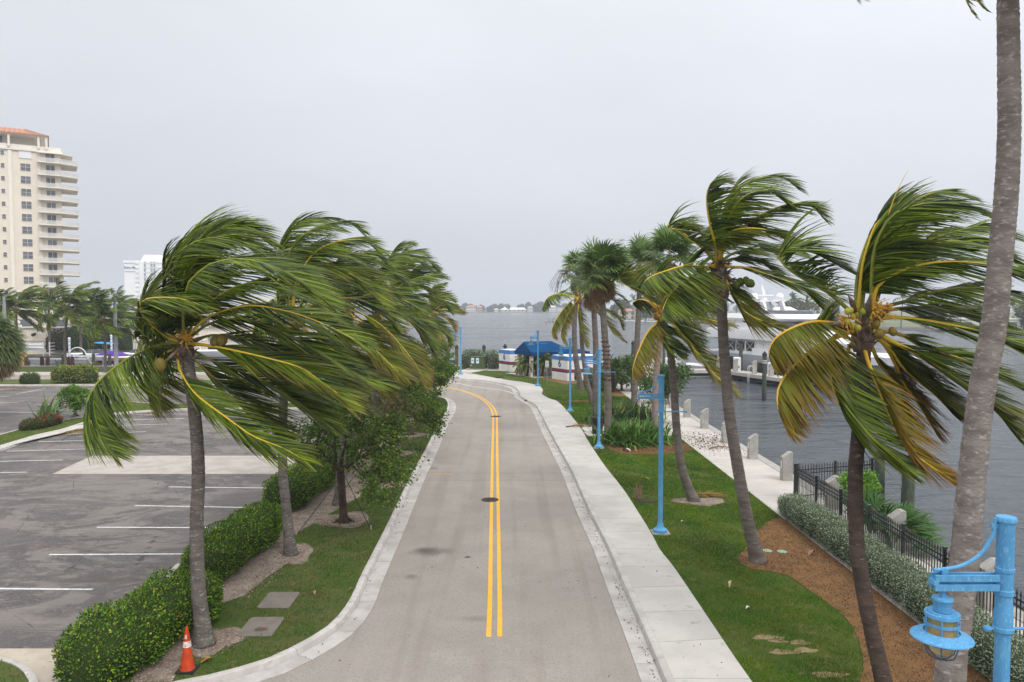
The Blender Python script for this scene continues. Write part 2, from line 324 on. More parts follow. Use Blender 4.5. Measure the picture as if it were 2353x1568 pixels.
m_tile=mat('orange_roof_tile',(.47,.235,.15),(.38,.18,.12),sc=3,rough=.85,bump=.03,bs=8)
m_rail=mat('pale_railing',(.72,.70,.66),(.68,.66,.62),sc=2,rough=.5)
m_hotel=mat('hotel_white',(.86,.87,.88),(.82,.83,.845),sc=.1,rough=.85)
m_cone=mat('orange_cone',(.50,.055,.012),(.38,.04,.010),sc=9,rough=.55,c3=(.25,.035,.015),sc3=22,lo3=.62,hi3=.78)
m_rubber=mat('black_rubber',(.02,.02,.02),(.035,.033,.03),sc=9,rough=.8)
m_refl=mat('white_reflective_band',(.68,.66,.64),(.50,.46,.43),sc=11,rough=.4,c3=(.50,.14,.08),sc3=12,lo3=.6,hi3=.68)
m_tgreen=mat('utility_box_green',(.075,.095,.045),(.06,.08,.04),sc=5,rough=.6)
m_bench=mat('bench_green',(.012,.055,.035),(.02,.07,.045),sc=5,rough=.5)
m_stick=mat('notice_white',(.7,.74,.76),(.66,.7,.72),sc=5,rough=.6)
m_stickb=mat('notice_blue',(.04,.36,.55),(.05,.40,.6),sc=5,rough=.6)
m_steel=mat('galvanised_steel',(.36,.37,.37),(.28,.29,.29),sc=6,rough=.45,metal=.5)
m_purple=mat('purple_boat_cover',(.10,.03,.33),(.07,.02,.24),sc=3,rough=.7)
m_pur2=mat('purple_hull_paint',(.075,.025,.12),(.06,.02,.10),sc=2,rough=.3)
m_yhull=mat('yellow_hull_paint',(.72,.38,.03),(.66,.33,.03),sc=1,rough=.25)
m_bimini=mat('azure_bimini',(.02,.28,.62),(.02,.22,.5),sc=2,rough=.7)
m_dblue=mat('navy_cover',(.015,.022,.06),(.02,.028,.07),sc=4,rough=.7)
m_far=mat('far_foliage',(.6,.65,.5),attr=True,sc=.3,rough=.9)
m_rock=mat('rip_rap',(.20,.19,.17),(.10,.095,.085),sc=1.5,rough=1,bump=.2,bs=2)
def water():
    m=bpy.data.materials.new('choppy_water'); m.use_nodes=True; nt=m.node_tree; L=nt.links.new; nt.nodes.clear()
    out=nn(nt,'ShaderNodeOutputMaterial'); p=nn(nt,'ShaderNodeBsdfPrincipled'); p.inputs['Base Color'].default_value=(.058,.068,.077,1)
    p.inputs['Roughness'].default_value=.16; p.inputs['IOR'].default_value=1.33
    tc=nn(nt,'ShaderNodeTexCoord'); mp=nn(nt,'ShaderNodeMapping'); mp.inputs['Scale'].default_value=(.55,1.25,1); mp.inputs['Rotation'].default_value=(0,0,.2); L(tc.outputs['Object'],mp.inputs[0])
    hs=None
    for s,a,d in ((.07,.7,2),(.30,.50,3),(1.1,.20,4),(4.0,.045,3)):
        n=nn(nt,'ShaderNodeTexNoise'); n.inputs['Scale'].default_value=s; n.inputs['Detail'].default_value=d; n.inputs['Distortion'].default_value=.5; L(mp.outputs[0],n.inputs[0])
        q=nn(nt,'ShaderNodeMath',operation='MULTIPLY_ADD'); L(n.outputs[0],q.inputs[0]); q.inputs[1].default_value=a
        if hs is not None: L(hs,q.inputs[2])
        else: q.inputs[2].default_value=0
        hs=q.outputs[0]
    b=nn(nt,'ShaderNodeBump'); b.inputs['Strength'].default_value=.75; b.inputs['Distance'].default_value=3.6; L(hs,b.inputs['Height']); L(b.outputs[0],p.inputs['Normal'])
    gn=nn(nt,'ShaderNodeTexNoise'); gn.inputs['Scale'].default_value=.03; gn.inputs['Detail'].default_value=4; L(mp.outputs[0],gn.inputs[0]); gr=nn(nt,'ShaderNodeMapRange'); gr.inputs[1].default_value=.35; gr.inputs[2].default_value=.65; gr.inputs[3].default_value=.08; gr.inputs[4].default_value=.26; L(gn.outputs[0],gr.inputs[0]); L(gr.outputs[0],p.inputs['Roughness'])
    L(p.outputs[0],out.inputs[0]); return m
m_water=water()
# ================================================================ GROUND, WATER, LAND
WZ=-1.2; LZ=.12
water_o=MB(); 
def grid(x0,x1,y0,y1,nx,ny,z,fn=None):
    xs=np.linspace(x0,x1,nx); ys=np.linspace(y0,y1,ny); X,Y=np.meshgrid(xs,ys); Z=np.full_like(X,z)
    if fn is not None: Z=Z+fn(X,Y)
    V=np.stack([X.ravel(),Y.ravel(),Z.ravel()],1); i=np.arange(nx-1); j=np.arange(ny-1); I,J=np.meshgrid(i,j); a=(J*nx+I).ravel()
    T=np.concatenate([np.stack([a,a+1,a+nx+1],1),np.stack([a,a+nx+1,a+nx],1)]); return V,T
w=MB(); w.prism([(-2800,-200),(2800,-200),(2800,3300),(-2800,3300)],WZ,WZ); w.build('water',m_water,kind='structure')
shore=[(11.85,-60),(11.85,70),(-1.5,95.6),(-45,93.5),(-250,93.5),(-250,-60)]
MB().prism(shore,WZ-1.5,-.03).build('ground',m_soil,kind='structure')
MB().prism([(-30,-60),(9,-60),(9,66),(-.5,84),(-8,90),(-250,90),(-250,74),(-12,74),(-7,60),(-7,13),(-30,13)],0,0).build('road',m_road,kind='structure')
MB().prism([(-90,16.3),(-8.8,16.3),(-8.8,60),(-8.8,74),(-120,74),(-120,16.3)],.006,.006).build('parking_lot',m_lot,kind='structure')
MB().prism([(-90,4),(-8.2,4),(-8.2,16.29),(-90,16.29)],.008,.008).build('driveway_apron',m_apron,kind='structure')
pp=[G(120,1090),G(212,1048),G(750,1048),G(700,1090)]
MB().prism(pp,.012,.012).build('concrete_patch',m_pad,kind='structure')
# ---- left verge outline (kerb back line, z=LZ)
LB=[(330,1590),(401,1568),(474,1554),(608,1517),(689,1479),(758,1436),(802,1382),(831,1320),(886,1213),(941,1100),(977,1034),(1006,975),(1027,940),(1025,921),(1003,911)]
LBw=[G(x,y,LZ) for x,y in LB]; LBw=[(p.x,p.y) for p in LBw]+[(-10,67.5),(-16,72.5),(-26,75.8),(-45,76.6),(-70,76.8),(-110,77)]
def offset(P,d):
    P=np.array(P,float); T=np.gradient(P,axis=0); T=unit(T); N=np.stack([T[:,1],-T[:,0]],1); return P+N*d   # + = right of travel
def dens(P,step=.6):
    P=np.array(P,float)[:, :2]; L=np.linalg.norm(np.diff(P,axis=0),axis=1).sum(); return cr(P,max(4,int(L/step)))[:, :2]
LBd=dens(LBw,.6)
lotk=[(-110,71.2),(-17,71.4),(-12.5,70.2),(-10.2,67.5),(-9.3,63),(-9.2,40),(-9.25,24),(-9.5,21.6),(-9.1,19),(-9.3,17),(-9.0,15.2),(-8.3,13.6)]
lotd=dens(lotk,.8)
def runs(base,prof_pts,mb_name,m,parent,seg=3.0,gap=.012):
    """extrude a cross-section (offset,z) along a dense line in separate cast lengths"""
    L=np.r_[0,np.cumsum(np.linalg.norm(np.diff(base,axis=0),axis=1))]; k=0; tot=L[-1]
    T=unit(np.gradient(base,axis=0)); N=np.stack([T[:,1],-T[:,0]],1)
    def at(s):
        return (np.array([np.interp(s,L,base[:,0]),np.interp(s,L,base[:,1])]), unit(np.array([np.interp(s,L,N[:,0]),np.interp(s,L,N[:,1])])))
    while k*seg<tot-.3:
        a,b=k*seg+gap/2,min((k+1)*seg,tot)-gap/2; rings=[]
        for s in np.linspace(a,b,6):
            p,n=at(s); rings.append([(p[0]+n[0]*o,p[1]+n[1]*o,z) for o,z in prof_pts])
        q=MB().loft(rings); o=q.build(mb_name,m,parent,smooth=True); k+=1
kerb_prof=[(0,-.02),(0,LZ+.022),(.02,LZ+.028),(.12,LZ+.024),(.155,LZ+.005),(.185,.03),(.2,-.02)]
gut_prof=[(.2,-.02),(.2,.016),(.62,.016),(.62,-.02)]
kerbL=SE('kerb'); runs(LBd,kerb_prof,'kerb_stone',m_kerb,kerbL)
gutL=SE('gutter'); runs(LBd,gut_prof,'gutter_slab',m_gut,gutL)
lawnL=list(map(tuple,LBd))+[tuple(p) for p in offset(lotd,-.0)]
MB().prism(lawnL,-.02,LZ).build('left_verge_lawn',m_grassL,kind='structure')
kerbLot=SE('parking_kerb'); runs(lotd,kerb_prof[:6]+[(.19,-.02)],'kerb_stone',m_kerb,kerbLot,seg=4)
# ---- right side: kerb back line
RB=[(1500,1600),(1551,1568),(1500,1453),(1452,1350),(1407,1250),(1367,1176),(1341,1121),(1320,1077),(1294,1033),(1267,986),(1247,948),(1235,930),(1217,920),(1201,911),(1197,901),(1186,889),(1156,881),(1121,875),(1091,872)]
RB=RB[1:]
RBw=[(4.55,6),(4.3,10)]+[(G(x,y,LZ).x,G(x,y,LZ).y) for x,y in RB]+[(-12,82.0),(-20,82.9),(-45,83.3),(-110,83.4)]
# fix first points so that the line runs on smoothly towards the camera
b0=Vector(RBw[2]); b1=Vector(RBw[3]); dd=(b0-b1).normalized(); RBw[1]=tuple(b0+dd*4); RBw[0]=tuple(b0+dd*8)
RBd=dens(RBw,.5)
kerbR=SE('sidewalk_kerb'); runs(RBd[:],[(-o,z) for o,z in kerb_prof][::-1],'kerb_stone',m_kerb,kerbR)
gutR=SE('sidewalk_gutter'); runs(RBd[:],[(-o,z) for o,z in gut_prof][::-1],'gutter_slab',m_gut,gutR)
SR=[(1727,1568),(1685,1508),(1624,1417),(1551,1309),(1516,1264),(1496,1226),(1458,1165),(1431,1124),(1387,1068),(1352,1015),(1335,986),(1308,951),(1282,924),(1264,917),(1246,907),(1247,896),(1236,887),(1203,879),(1159,873),(1100,862),(1062,857)]
SRw=[(G(x,y,LZ).x,G(x,y,LZ).y) for x,y in SR]
s0=Vector(SRw[0]); s1=Vector(SRw[1]); dd=(s0-s1).normalized(); SRw=[tuple(s0+dd*8)]+SRw+[(-12,84.2),(-20,84.9),(-45,85.1),(-110,85.2)]
SRd=dens(SRw,.5)
def resamp(P,n):
    L=np.r_[0,np.cumsum(np.linalg.norm(np.diff(P,axis=0),axis=1))]; s=np.linspace(0,L[-1],n); return np.stack([np.interp(s,L,P[:,0]),np.interp(s,L,P[:,1])],1)
walk=SE('sidewalk')
# slabs: joints at matching stations of both edges
RBl=np.r_[0,np.cumsum(np.linalg.norm(np.diff(RBd,axis=0),axis=1))]
st=np.arange(0,RBl[-1],1.62)
def nearest_on(P,q): i=np.argmin(((P-q)**2).sum(1)); return i
prev=None; lasti=0
for k,s in enumerate(st):
    p=np.array([np.interp(s,RBl,RBd[:,0]),np.interp(s,RBl,RBd[:,1])])
    s2=min(s+.3,RBl[-1]); p2=np.array([np.interp(s2,RBl,RBd[:,0]),np.interp(s2,RBl,RBd[:,1])]); t=unit(p2-p); 
    i=lasti+np.argmin(((SRd[lasti:lasti+60]-p)**2).sum(1)); lasti=max(lasti,i); cur=(p+np.array([0,0]),SRd[lasti],lasti,s)
    if prev is not None and cur[2]>prev[2]:
        a,b=prev,cur; n=5
        left=[np.array([np.interp(x,RBl,RBd[:,0]),np.interp(x,RBl,RBd[:,1])]) for x in np.linspace(a[3]+.008,b[3]-.008,n)]
        right=[SRd[int(round(x))] for x in np.linspace(a[2],b[2],n)]
        e0=unit(right[-1]-right[0]); right[0]=right[0]+e0*.008; right[-1]=right[-1]-e0*.008
        poly=[tuple(q) for q in left]+[tuple(q) for q in right[::-1]]
        if b[3]<110: MB().prism(poly,.0,LZ+.026).build('paving_slab',m_walk,walk)
        else: MB().prism(poly,.0,LZ+.024).build('paving_slab',m_walk,walk)
        prev=cur
    elif prev is None: prev=cur
# ---- right lawn between the sidewalk and the promenade
right_lawn=[tuple(p) for p in SRd[SRd[:,1]<64]]
ix=len(SRd[(SRd[:,1]<64)])
lawnR=[tuple(p) for p in SRd if p[1]<84 and p[0]>-1.0 or p[1]<60]
lawnR=lawnR+[(-1.0,86),(4,78),(6.8,73),(8.9,66),(9.45,60),(9.45,5)]
MB().prism(lawnR,-.02,LZ+.002).build('waterfront_lawn',m_grass,kind='structure')
far_l=[tuple(p) for p in SRd if p[1]>=81 and p[0]<-3.8]
gl=[G(x,y,LZ) for x,y in ((1062,857),(1108,861),(1170,858),(1235,873),(1159,873),(1130,869))]
MB().prism([(-45,85.3),(-12,85.4),(-6.6,86.6),(-3.5,90.5),(-2.5,93.0),(-110,93.3),(-110,85.4)],-.02,LZ+.004).build('shore_lawn',m_grass,kind='structure')
tri=[G(x,y,LZ) for x,y in ((1066,862),(1112,854),(1162,855),(1170,866),(1206,866),(1113,871))]
# paved court round the toilet block, with lawn islands cut by paths
court=[(-6.8,86.4),(-3.4,92.5),(-1.8,95.3),(11.8,69.6),(11.8,64),(9.4,64),(8.9,66),(6.8,73),(4,78),(-1.0,83.2),(-3.0,82.6)]
MB().prism(court,-.02,LZ+.01).build('paved_court',m_prom,kind='structure')
isl=[G(x,y,LZ) for x,y in ((1068,860),(1095,862),(1130,868),(1209,861),(1195,856),(1146,853),(1112,852))]
MB().prism([(p.x,p.y) for p in isl],LZ,LZ+.022).build('lawn_island',m_grass,kind='structure')
isl2=[G(x,y,LZ) for x,y in ((1177,873),(1240,886),(1250,897),(1262,912),(1300,922),(1400,905),(1345,880),(1299,884),(1225,864.5))]
MB().prism([(p.x,p.y) for p in isl2],LZ,LZ+.022).build('corner_lawn',m_grass,kind='structure')
# ---- promenade slabs and sea wall
prom=SE('promenade')
for k in range(22):
    y0=6+k*2.9; MB().prism([(9.45,y0+.008),(11.98,y0+.008),(11.98,y0+2.892),(9.45,y0+2.892)],-.02,LZ+.02).build('paving_slab',m_prom,prom)
sw=SE('sea_wall'); MB().box((12.1,32,-1.0),(.42,140,2.32)).build('wall_face',m_post,sw)
MB().prism([(11.86,70),(12.3,70.2),(-1.2,96),(-45,94),(-250,94),(-250,93.4),(-45,93.4),(-1.5,95.5)],-2,LZ+.03).build('wall_face',m_post,sw)
# ---- cross path
cp=SE('cross_path')
for k,(a,b) in enumerate(((42.9,44.3),(44.32,45.7),(45.72,47.0))):
    MB().prism([(4.35,a),(9.44,a),(9.44,b-.01),(4.2,b-.01)],-.0,LZ+.03).build('paving_slab',m_prom,cp)
# ---- mulch beds
def bed(name,pts,m=m_mulch,z=LZ):
    q=[G(x,y,z) for x,y in pts]; P=cr([(p.x,p.y,0) for p in q]+[(q[0].x,q[0].y,0)],60)[:-1]
    return MB().prism([(p[0],p[1]) for p in P],z-.03,z+.018).build(name,m,kind='structure')
bed('mulch_bed',[(1785,1190),(1750,1212),(1712,1262),(1695,1290),(1740,1312),(1800,1318),(1865,1362),(1930,1408),(1968,1460),(1985,1530),(1990,1600),(2200,1650),(2350,1600),(2300,1500),(2120,1370),(2000,1290),(1880,1215)])
bed('mulch_bed',[(1384,1022),(1372,1012),(1440,1010),(1560,1018),(1590,1035),(1500,1045),(1420,1040)])
bed('mulch_bed',[(1312,960),(1345,975),(1400,985),(1400,990),(1330,978)])
bed('mulch_bed',[(1225,866),(1262,874),(1300,884),(1345,882),(1420,912),(1440,908),(1420,893),(1340,872)])
bed('mulch_bed',[(1125,856),(1146,854),(1180,858),(1207,862),(1195,866),(1165,861)])
def ring(name,x,y,r,m=m_soil,ry=None,z=LZ,label=None):
    c=G(x,y,z); P=[]
    for k in range(22):
        a=2*PI*k/22; rr=r*(1+.18*math.sin(3*a+x)+.1*math.sin(5*a+y)); P.append((c.x+rr*math.cos(a),c.y+(ry or r)/r*rr*math.sin(a)))
    return MB().prism(P,z-.03,z+.016).build(name,m,kind='structure')
ring('bare_soil_ring',490,1472,.62,ry=.7)
ring('bare_soil_ring',670,1275,.65,ry=.9); ring('bare_soil_ring',790,1195,.95,ry=.9); ring('bare_soil_ring',870,1110,1.1,ry=1.1)
ring('bare_soil_ring',912,1042,.8,ry=.8); ring('bare_soil_ring',943,1000,.9,ry=.9); ring('bare_soil_ring',962,962,.8,ry=.9)
ring('bare_soil_ring',1608,1153,1.0,ry=.55)
for a_ in ((1762,1466,.34,.13),(1788,1474,.2,.1),(1838,1478,.22,.12),(1850,1496,.26,.12),(1800,1500,.3,.12),(1905,1552,.35,.12)): ring('bare_soil_patch',a_[0],a_[1],a_[2],m=mat('straw_soil',(.30,.22,.14),(.18,.15,.06),sc=9,rough=1,bump=.02,bs=40),ry=a_[3],z=LZ-.008)
# trodden soil band along the hedges
q=[G(x,y,LZ) for x,y in ((395,1568),(430,1500),(470,1400),(560,1370),(610,1330),(690,1275),(660,1240),(700,1215),(760,1180),(830,1140),(840,1100),(880,1050),(900,1020),(870,1010),(800,1040),(700,1120),(600,1200),(430,1330),(300,1568))]
MB().prism([(p.x,p.y) for p in q],LZ-.03,LZ+.012).build('bare_soil_strip',m_soil,kind='structure')
# small traffic island at the near left
ip=[G(x,y,LZ) for x,y in ((-60,1516),(0,1519),(38,1532),(62,1556),(70,1590),(60,1650),(-60,1650))]
ipl=[(p.x,p.y) for p in ip]; MB().prism(ipl,-.02,LZ).build('left_corner_lawn',m_grassL,kind='structure')
ki=SE('island_kerb'); runs(dens([(p.x,p.y) for p in ip[:6]][::-1],.3),kerb_prof[:6]+[(.19,-.02)],'kerb_stone',m_kerb,ki,seg=2)
# diagonal median in the parking lot
md=[(0,1030),(60,1010),(110,997),(200,968),(255,950),(330,944),(430,939),(740,937),(820,934),(835,929),(820,925),(740,925),(350,928),(300,924),(235,928),(200,934),(225,941),(260,944),(240,952),(170,962),(80,978),(0,1000),(-120,1032),(-120,1062)]
mw=[G(x,y,LZ) for x,y in md]; mp_=[(p.x,p.y) for p in mw]
MB().prism(mp_,-.02,LZ).build('parking_median',m_grass,kind='structure')
mk=SE('median_kerb'); cl=np.array(mp_+[mp_[0]]); LL=[]
for i in range(len(cl)-1):
    n=max(2,int(np.linalg.norm(cl[i+1]-cl[i])/1.0)); LL+=[cl[i]+(cl[i+1]-cl[i])*t for t in np.linspace(0,1,n,endpoint=False)]
LL=np.array(LL+[cl[0]]); ar=sum(cl[i][0]*cl[i+1][1]-cl[i+1][0]*cl[i][1] for i in range(len(cl)-1))
kp=[(o if ar>0 else -o,z) for o,z in kerb_prof[:6]+[(.19,-.02)]]; kp=kp if ar>0 else kp[::-1]
runs(LL,kp,'kerb_stone',m_kerb,mk,seg=4)
mpth=[G(x,y,LZ) for x,y in ((0,1024),(0,1030),(70,1012),(190,985),(215,975),(180,978),(80,1000))]
MB().prism([(p.x,p.y) for p in mpth],LZ-.01,LZ+.015).build('median_path',m_kerb,kind='structure')
# ---- painted lines
def stripe(pts,w,m,z,name,step=.5):
    P=dens(pts,step); T=unit(np.gradient(P,axis=0)); N=np.stack([T[:,1],-T[:,0]],1); a,b=P+N*w/2,P-N*w/2
    q=MB()
    for i in range(len(P)-1): q.add([(*b[i],z),(*a[i],z),(*a[i+1],z),(*b[i+1],z)],[(0,1,2,3)])
    return q.build(name,m,kind='structure')
yc=[(1135.5,1464),(1137,1380),(1137,1300),(1137,1230),(1137,1150),(1137,1060),(1137.5,980),(1137,955),(1131,938),(1118,924),(1098,911),(1068,900),(1040,893),(1010,889)]
yw=[(G(x,y).x,G(x,y).y) for x,y in yc]+[(-14,75),(-22,78.4),(-45,80),(-110,80.2)]
yd=dens(yw,.5)
stripe(offset(yd,.125),.115,m_yel,.0045,'yellow_line'); stripe(offset(yd,-.125),.115,m_yel,.0045,'yellow_line')
we=[(1225,930),(1200,915),(1162,899),(1091,889),(1040,879),(1000,875)]
stripe([(G(x,y).x,G(x,y).y) for x,y in we],.12,m_wht,.0045,'white_edge_line')
for x0,y0,x1,y1 in ((308,954,620,948),(272,966,425,962),(255,979,384,975),(158,998,336,993),(88,1016,281,1011),(15,1038,217,1032),(-40,1062,144,1058),(-60,1088,62,1086),
    (-40,1354,213,1356),(113,1276,470,1274),(223,1213,520,1214),(310,1163,600,1168),(388,1120,640,1123),(574,1031,730,1031),(600,1011,750,1011),(620,991,740,991),(600,975,730,975),
    (-20,925,45,925.5),(-20,947,85,949),(80,930,170,931.5),(0,912,20,912),(38,906,105,893),(155,906,200,899),(0,896,40,892),(630,906,720,893),(740,906,800,893)):
    stripe([tuple(G(x0,y0)[:2]),tuple(G(x1,y1)[:2])],.10,m_wht,.016,'parking_line')
stripe([tuple(G(985,1089)[:2]),tuple(G(1042,1090)[:2])],.05,m_yel,.0045,'survey_line')
# manholes and lids
def lid(name,x,y,r,label,z=.0,m=m_iron,grp='round manhole covers'):
    c=G(x,y,z); q=MB().lathe([(r,-.02),(r,.012),(r*.92,.014),(r*.9,.006),(0,.006)],28,(c.x,c.y,z))
    for k in range(8):
        for j in range(3):
            a=k*PI/4+j*.2; rr=r*(.25+.22*j); q.box((c.x+rr*math.cos(a),c.y+rr*math.sin(a),z+.009),(.05,.03,.006),a)
    return tag(q.build(name,m,smooth=False),label,'manhole cover',grp)
lid('manhole_cover',1126,1149,.34,'nearer rusty round manhole cover beside the yellow lines')
lid('manhole_cover',1139,957.5,.36,'farther round manhole cover lying across the double yellow lines')
lid('manhole_cover',888,1140,.38,'dark round lid set in the left verge lawn',LZ)
def handhole(x,y,label,extra=0):
    c=G(x,y,LZ); q=MB(); P=[]
    for sx,sy,a0 in ((1,1,0),(-1,1,90),(-1,-1,180),(1,-1,270)):
        for k in range(4): a=R(a0+k*30); P.append((c.x+sx*.30+.10*math.cos(a)-.0,c.y+sy*.42+.10*math.sin(a)))
    q.prism(P,LZ-.05,LZ+.03); o=q.build('ground_box_lid',m_grey); return tag(o,label,'utility lid','flat concrete lids in the verge')
handhole(641,1381,'farther grey concrete lid set flat in the verge grass'); handhole(600,1442,'nearer grey concrete lid with a dry leaf lying on it')
# ================================================================ PLANT TOOLS
GR=np.array([.045,.092,.008]); GR2=np.array([.165,.225,.010]); YE=np.array([.50,.37,.02]); OR=np.array([.42,.18,.015]); BR=np.array([.13,.062,.028]); DK=np.array([.011,.032,.005])
WIND=np.array([1.0,-.12,-.10])
def frond_geo(pts,L=.95,n=64,wind=.55,grav=.12,w=.042,tone=0,seed=0,start=.16,segs=5,both=True,flare=1.0,wv=None):
    """leaflets on both sides of a midrib curve; returns midrib points, vertices, triangles, colours"""
    r=np.random.default_rng(seed); wv=WIND if wv is None else np.array(wv,float)
    P=cr(pts,48); cum=np.r_[0,np.cumsum(np.linalg.norm(np.diff(P,axis=0),axis=1))]; T=unit(np.gradient(P,axis=0))
    Sd=unit(np.cross(T,np.array([.12,-.45,1.0]))); N=np.cross(Sd,T)
    VV=[];TT=[];KK=[];b=0
    tone=np.clip(tone,0,1)
    for sg in (-1,1):
        u=np.clip(start+(1-start)*((np.arange(n)+r.uniform(-.25,.25,n))/n),start,.995); s=u*cum[-1]
        base=np.stack([np.interp(s,cum,P[:,k]) for k in range(3)],1); t=unit(np.stack([np.interp(s,cum,T[:,k]) for k in range(3)],1))
        sd=unit(np.stack([np.interp(s,cum,Sd[:,k]) for k in range(3)],1)); nm=unit(np.stack([np.interp(s,cum,N[:,k]) for k in range(3)],1))
        q=(u-start)/(1-start); ln=L*(.55+.75*np.sin(PI*np.clip(q*.86+.10,0,1)))*(1-.50*q**2.5)*r.uniform(.86,1.08,n)*1.08
        clump=.09*np.sin(u*47+seed)+.06*np.sin(u*113+2*seed)+.03*r.normal(size=n)
        d=unit(t*(.50+.75*q[:,None]**1.5+clump[:,None])+sg*sd*.66*flare+nm*(.14+.05*r.normal(size=n))[:,None]+wv[None]*min(.78,wind*1.25)*(1+.18*np.sin(u*31+seed)+.06*r.normal(size=n))[:,None]+np.array([0,0,-1.])*grav*(1.5+.9*np.sin(u*23+seed*3)+.4*r.random(n))[:,None])
        wu=unit(wv[None]); d=unit(d+wu*np.maximum(0,.35-np.sum(d*wu,1,keepdims=True))*1.0)
        pos=base.copy(); wvec=unit(np.cross(d,nm+.35*r.normal(size=(n,3)))); rows=[]
        wk=wind*(1+.2*np.sin(u*37+seed)+.10*r.normal(size=n))
        for k in range(segs+1):
            f=k/segs; ww=w*(.35+.65*min(1,f*5))*(1-f**1.6)+.003
            rows.append((pos-wvec*ww/2,pos+wvec*ww/2)); 
            if k<segs:
                pos=pos+d*(ln/segs)[:,None]
                d=unit(d+wv[None]*(wk*(.18+.42*f))[:,None]+np.array([0,0,-1.])*grav*(.35+.9*f)+.03*r.normal(size=(n,3)))
                wvec=unit(wvec-d*np.sum(wvec*d,1,keepdims=True))
        V=np.stack([x for pr in rows for x in pr],1).reshape(-1,3); m=2*(segs+1)
        a=(np.arange(n)*m)[:,None,None]; tri=[]
        for k in range(segs): i=2*k; tri+=[[i,i+1,i+3],[i,i+3,i+2]]
        Tt=(a+np.array(tri)[None]).reshape(-1,3)+b
        f=np.repeat(np.linspace(0,1,segs+1),2)[None]; 
        age=np.clip(tone*(.48+.25*q[:,None])+.10*r.normal(size=(n,1))*(.4+tone),0,1.2)+.62*tone*f**1.3
        g=(GR if r.random()<.6 else GR*.8+GR2*.2); col=g[None,None]*(1-.0)+0*f[...,None]
        gm=np.clip(.34+.22*np.sin(u*19+seed)[:,None,None]+.30*r.normal(size=(n,1,1))+.25*f[...,None],0,1); col=DK*(1-gm)+GR2*gm
        y=np.clip((age-.22)*2.4,0,1)[...,None]; col=col*(1-y)+YE*.36*y
        o=np.clip((age-.58)*2.6,0,1)[...,None]; col=col*(1-o)+OR*.62*o
        br=np.clip((age-.85)*3.2,0,1)[...,None]; col=col*(1-br)+BR*br
        tip=np.clip((f-.72)*3.6,0,1)[...,None]*np.clip(.12+1.2*tone,0,.85); col=col*(1-tip)+np.array([.17,.09,.03])*tip
        VV.append(V);TT.append(Tt);KK.append(np.broadcast_to(col,(n,m,3)).reshape(-1,3)); b+=len(V)
    return P,np.concatenate(VV),np.concatenate(TT),np.concatenate(KK)
def add_frond(parent,pts,rad=.035,rib=None,label=None,sub=True,name='frond',**k):
    P,V,T,K=frond_geo(pts,**k); o=MB().raw(V,T,K).build(name,m_frond,parent)
    if label: o['label']=label
    if sub:
        n=len(P); Q=P[::3]; rr=np.linspace(1,0,len(Q))**.8*rad+.005
        ORG[o.name]=ORG[parent.name]
        m=MB().tube(Q,list(rr),5).build('midrib',rib or (m_ribb if k.get('tone',0)>.55 else m_rib if k.get('tone',0)>.115 else m_ribg),o,smooth='all')
    return o
def auto_pts(hub,az,el,L,wk=.18,grav=.10,n=9,wv=None):
    wv=WIND if wv is None else np.array(wv,float)
    d=np.array([math.cos(el)*math.cos(az),math.cos(el)*math.sin(az),math.sin(el)]); p=np.array(hub,float); out=[p.copy()]
    for i in range(n):
        p=p+d*L/n; out.append(p.copy()); d=d+wv*wk*(i+1)/n+np.array([0,0,-1])*grav*(i+1)/n*1.6; d/=np.linalg.norm(d)
    return out
def trunk(parent,pts,r0,r1,m,flare=1.5,ringh=.11,name='trunk',n=12,seed=0,rough=.035):
    r=random.Random(seed); L=sum((Vector(pts[i+1])-Vector(pts[i])).length for i in range(len(pts)-1)); k=max(10,int(L/ringh)*2); P=cr(pts,k)
    rr=[]
    for i in range(k):
        f=i/(k-1); base=r0+(r1-r0)*f**.8; h=f*L; base*=1+(flare-1)*math.exp(-h/.32)
        rr.append(base*(1.0 if i%2 else 1-rough)*(1+r.uniform(-.02,.02)))
    jn=[[r.uniform(-.03,.03) for _ in range(n)] for _ in range(k)]
    return MB().tube(P,rr,n,jit=lambda i,j:jn[i][j]*.7).build(name,m,parent,smooth='all')
def boots(parent,hub,r=.22,n=16,seed=1,down=.5,m=None):
    q=MB(); rd=random.Random(seed); hub=Vector(hub)
    for k in range(n):
        a=k*2.4; z=-down*k/n; b=hub+Vector((math.cos(a)*r*.55,math.sin(a)*r*.55,z)); d=Vector((math.cos(a),math.sin(a),rd.uniform(.2,1.1))).normalized()
        e=b+d*rd.uniform(.22,.42); mid=b+d*.14; w=Vector((-math.sin(a),math.cos(a),0))*rd.uniform(.05,.09); t=Vector((0,0,.02))
        q.add([b-w,b+w,mid-w*.9+t,mid+w*.9+t,e+w*.15,b-t*1.5-w*.8,b-t*1.5+w*.8,mid-t-w*.7,mid-t+w*.7],[(0,1,3,2),(2,3,4),(6,5,7,8),(8,7,4),(1,6,8,3),(3,8,4),(5,0,2,7),(7,2,4)])
    q.tube([hub+Vector((0,0,-down)),hub+Vector((0,0,-down*.5)),hub+Vector((0,0,.1)),hub+Vector((0,0,.4))],[r*.75,r*1.05,r*.8,r*.25],9)
    return q.build('leaf_boots',m or m_boot,parent)
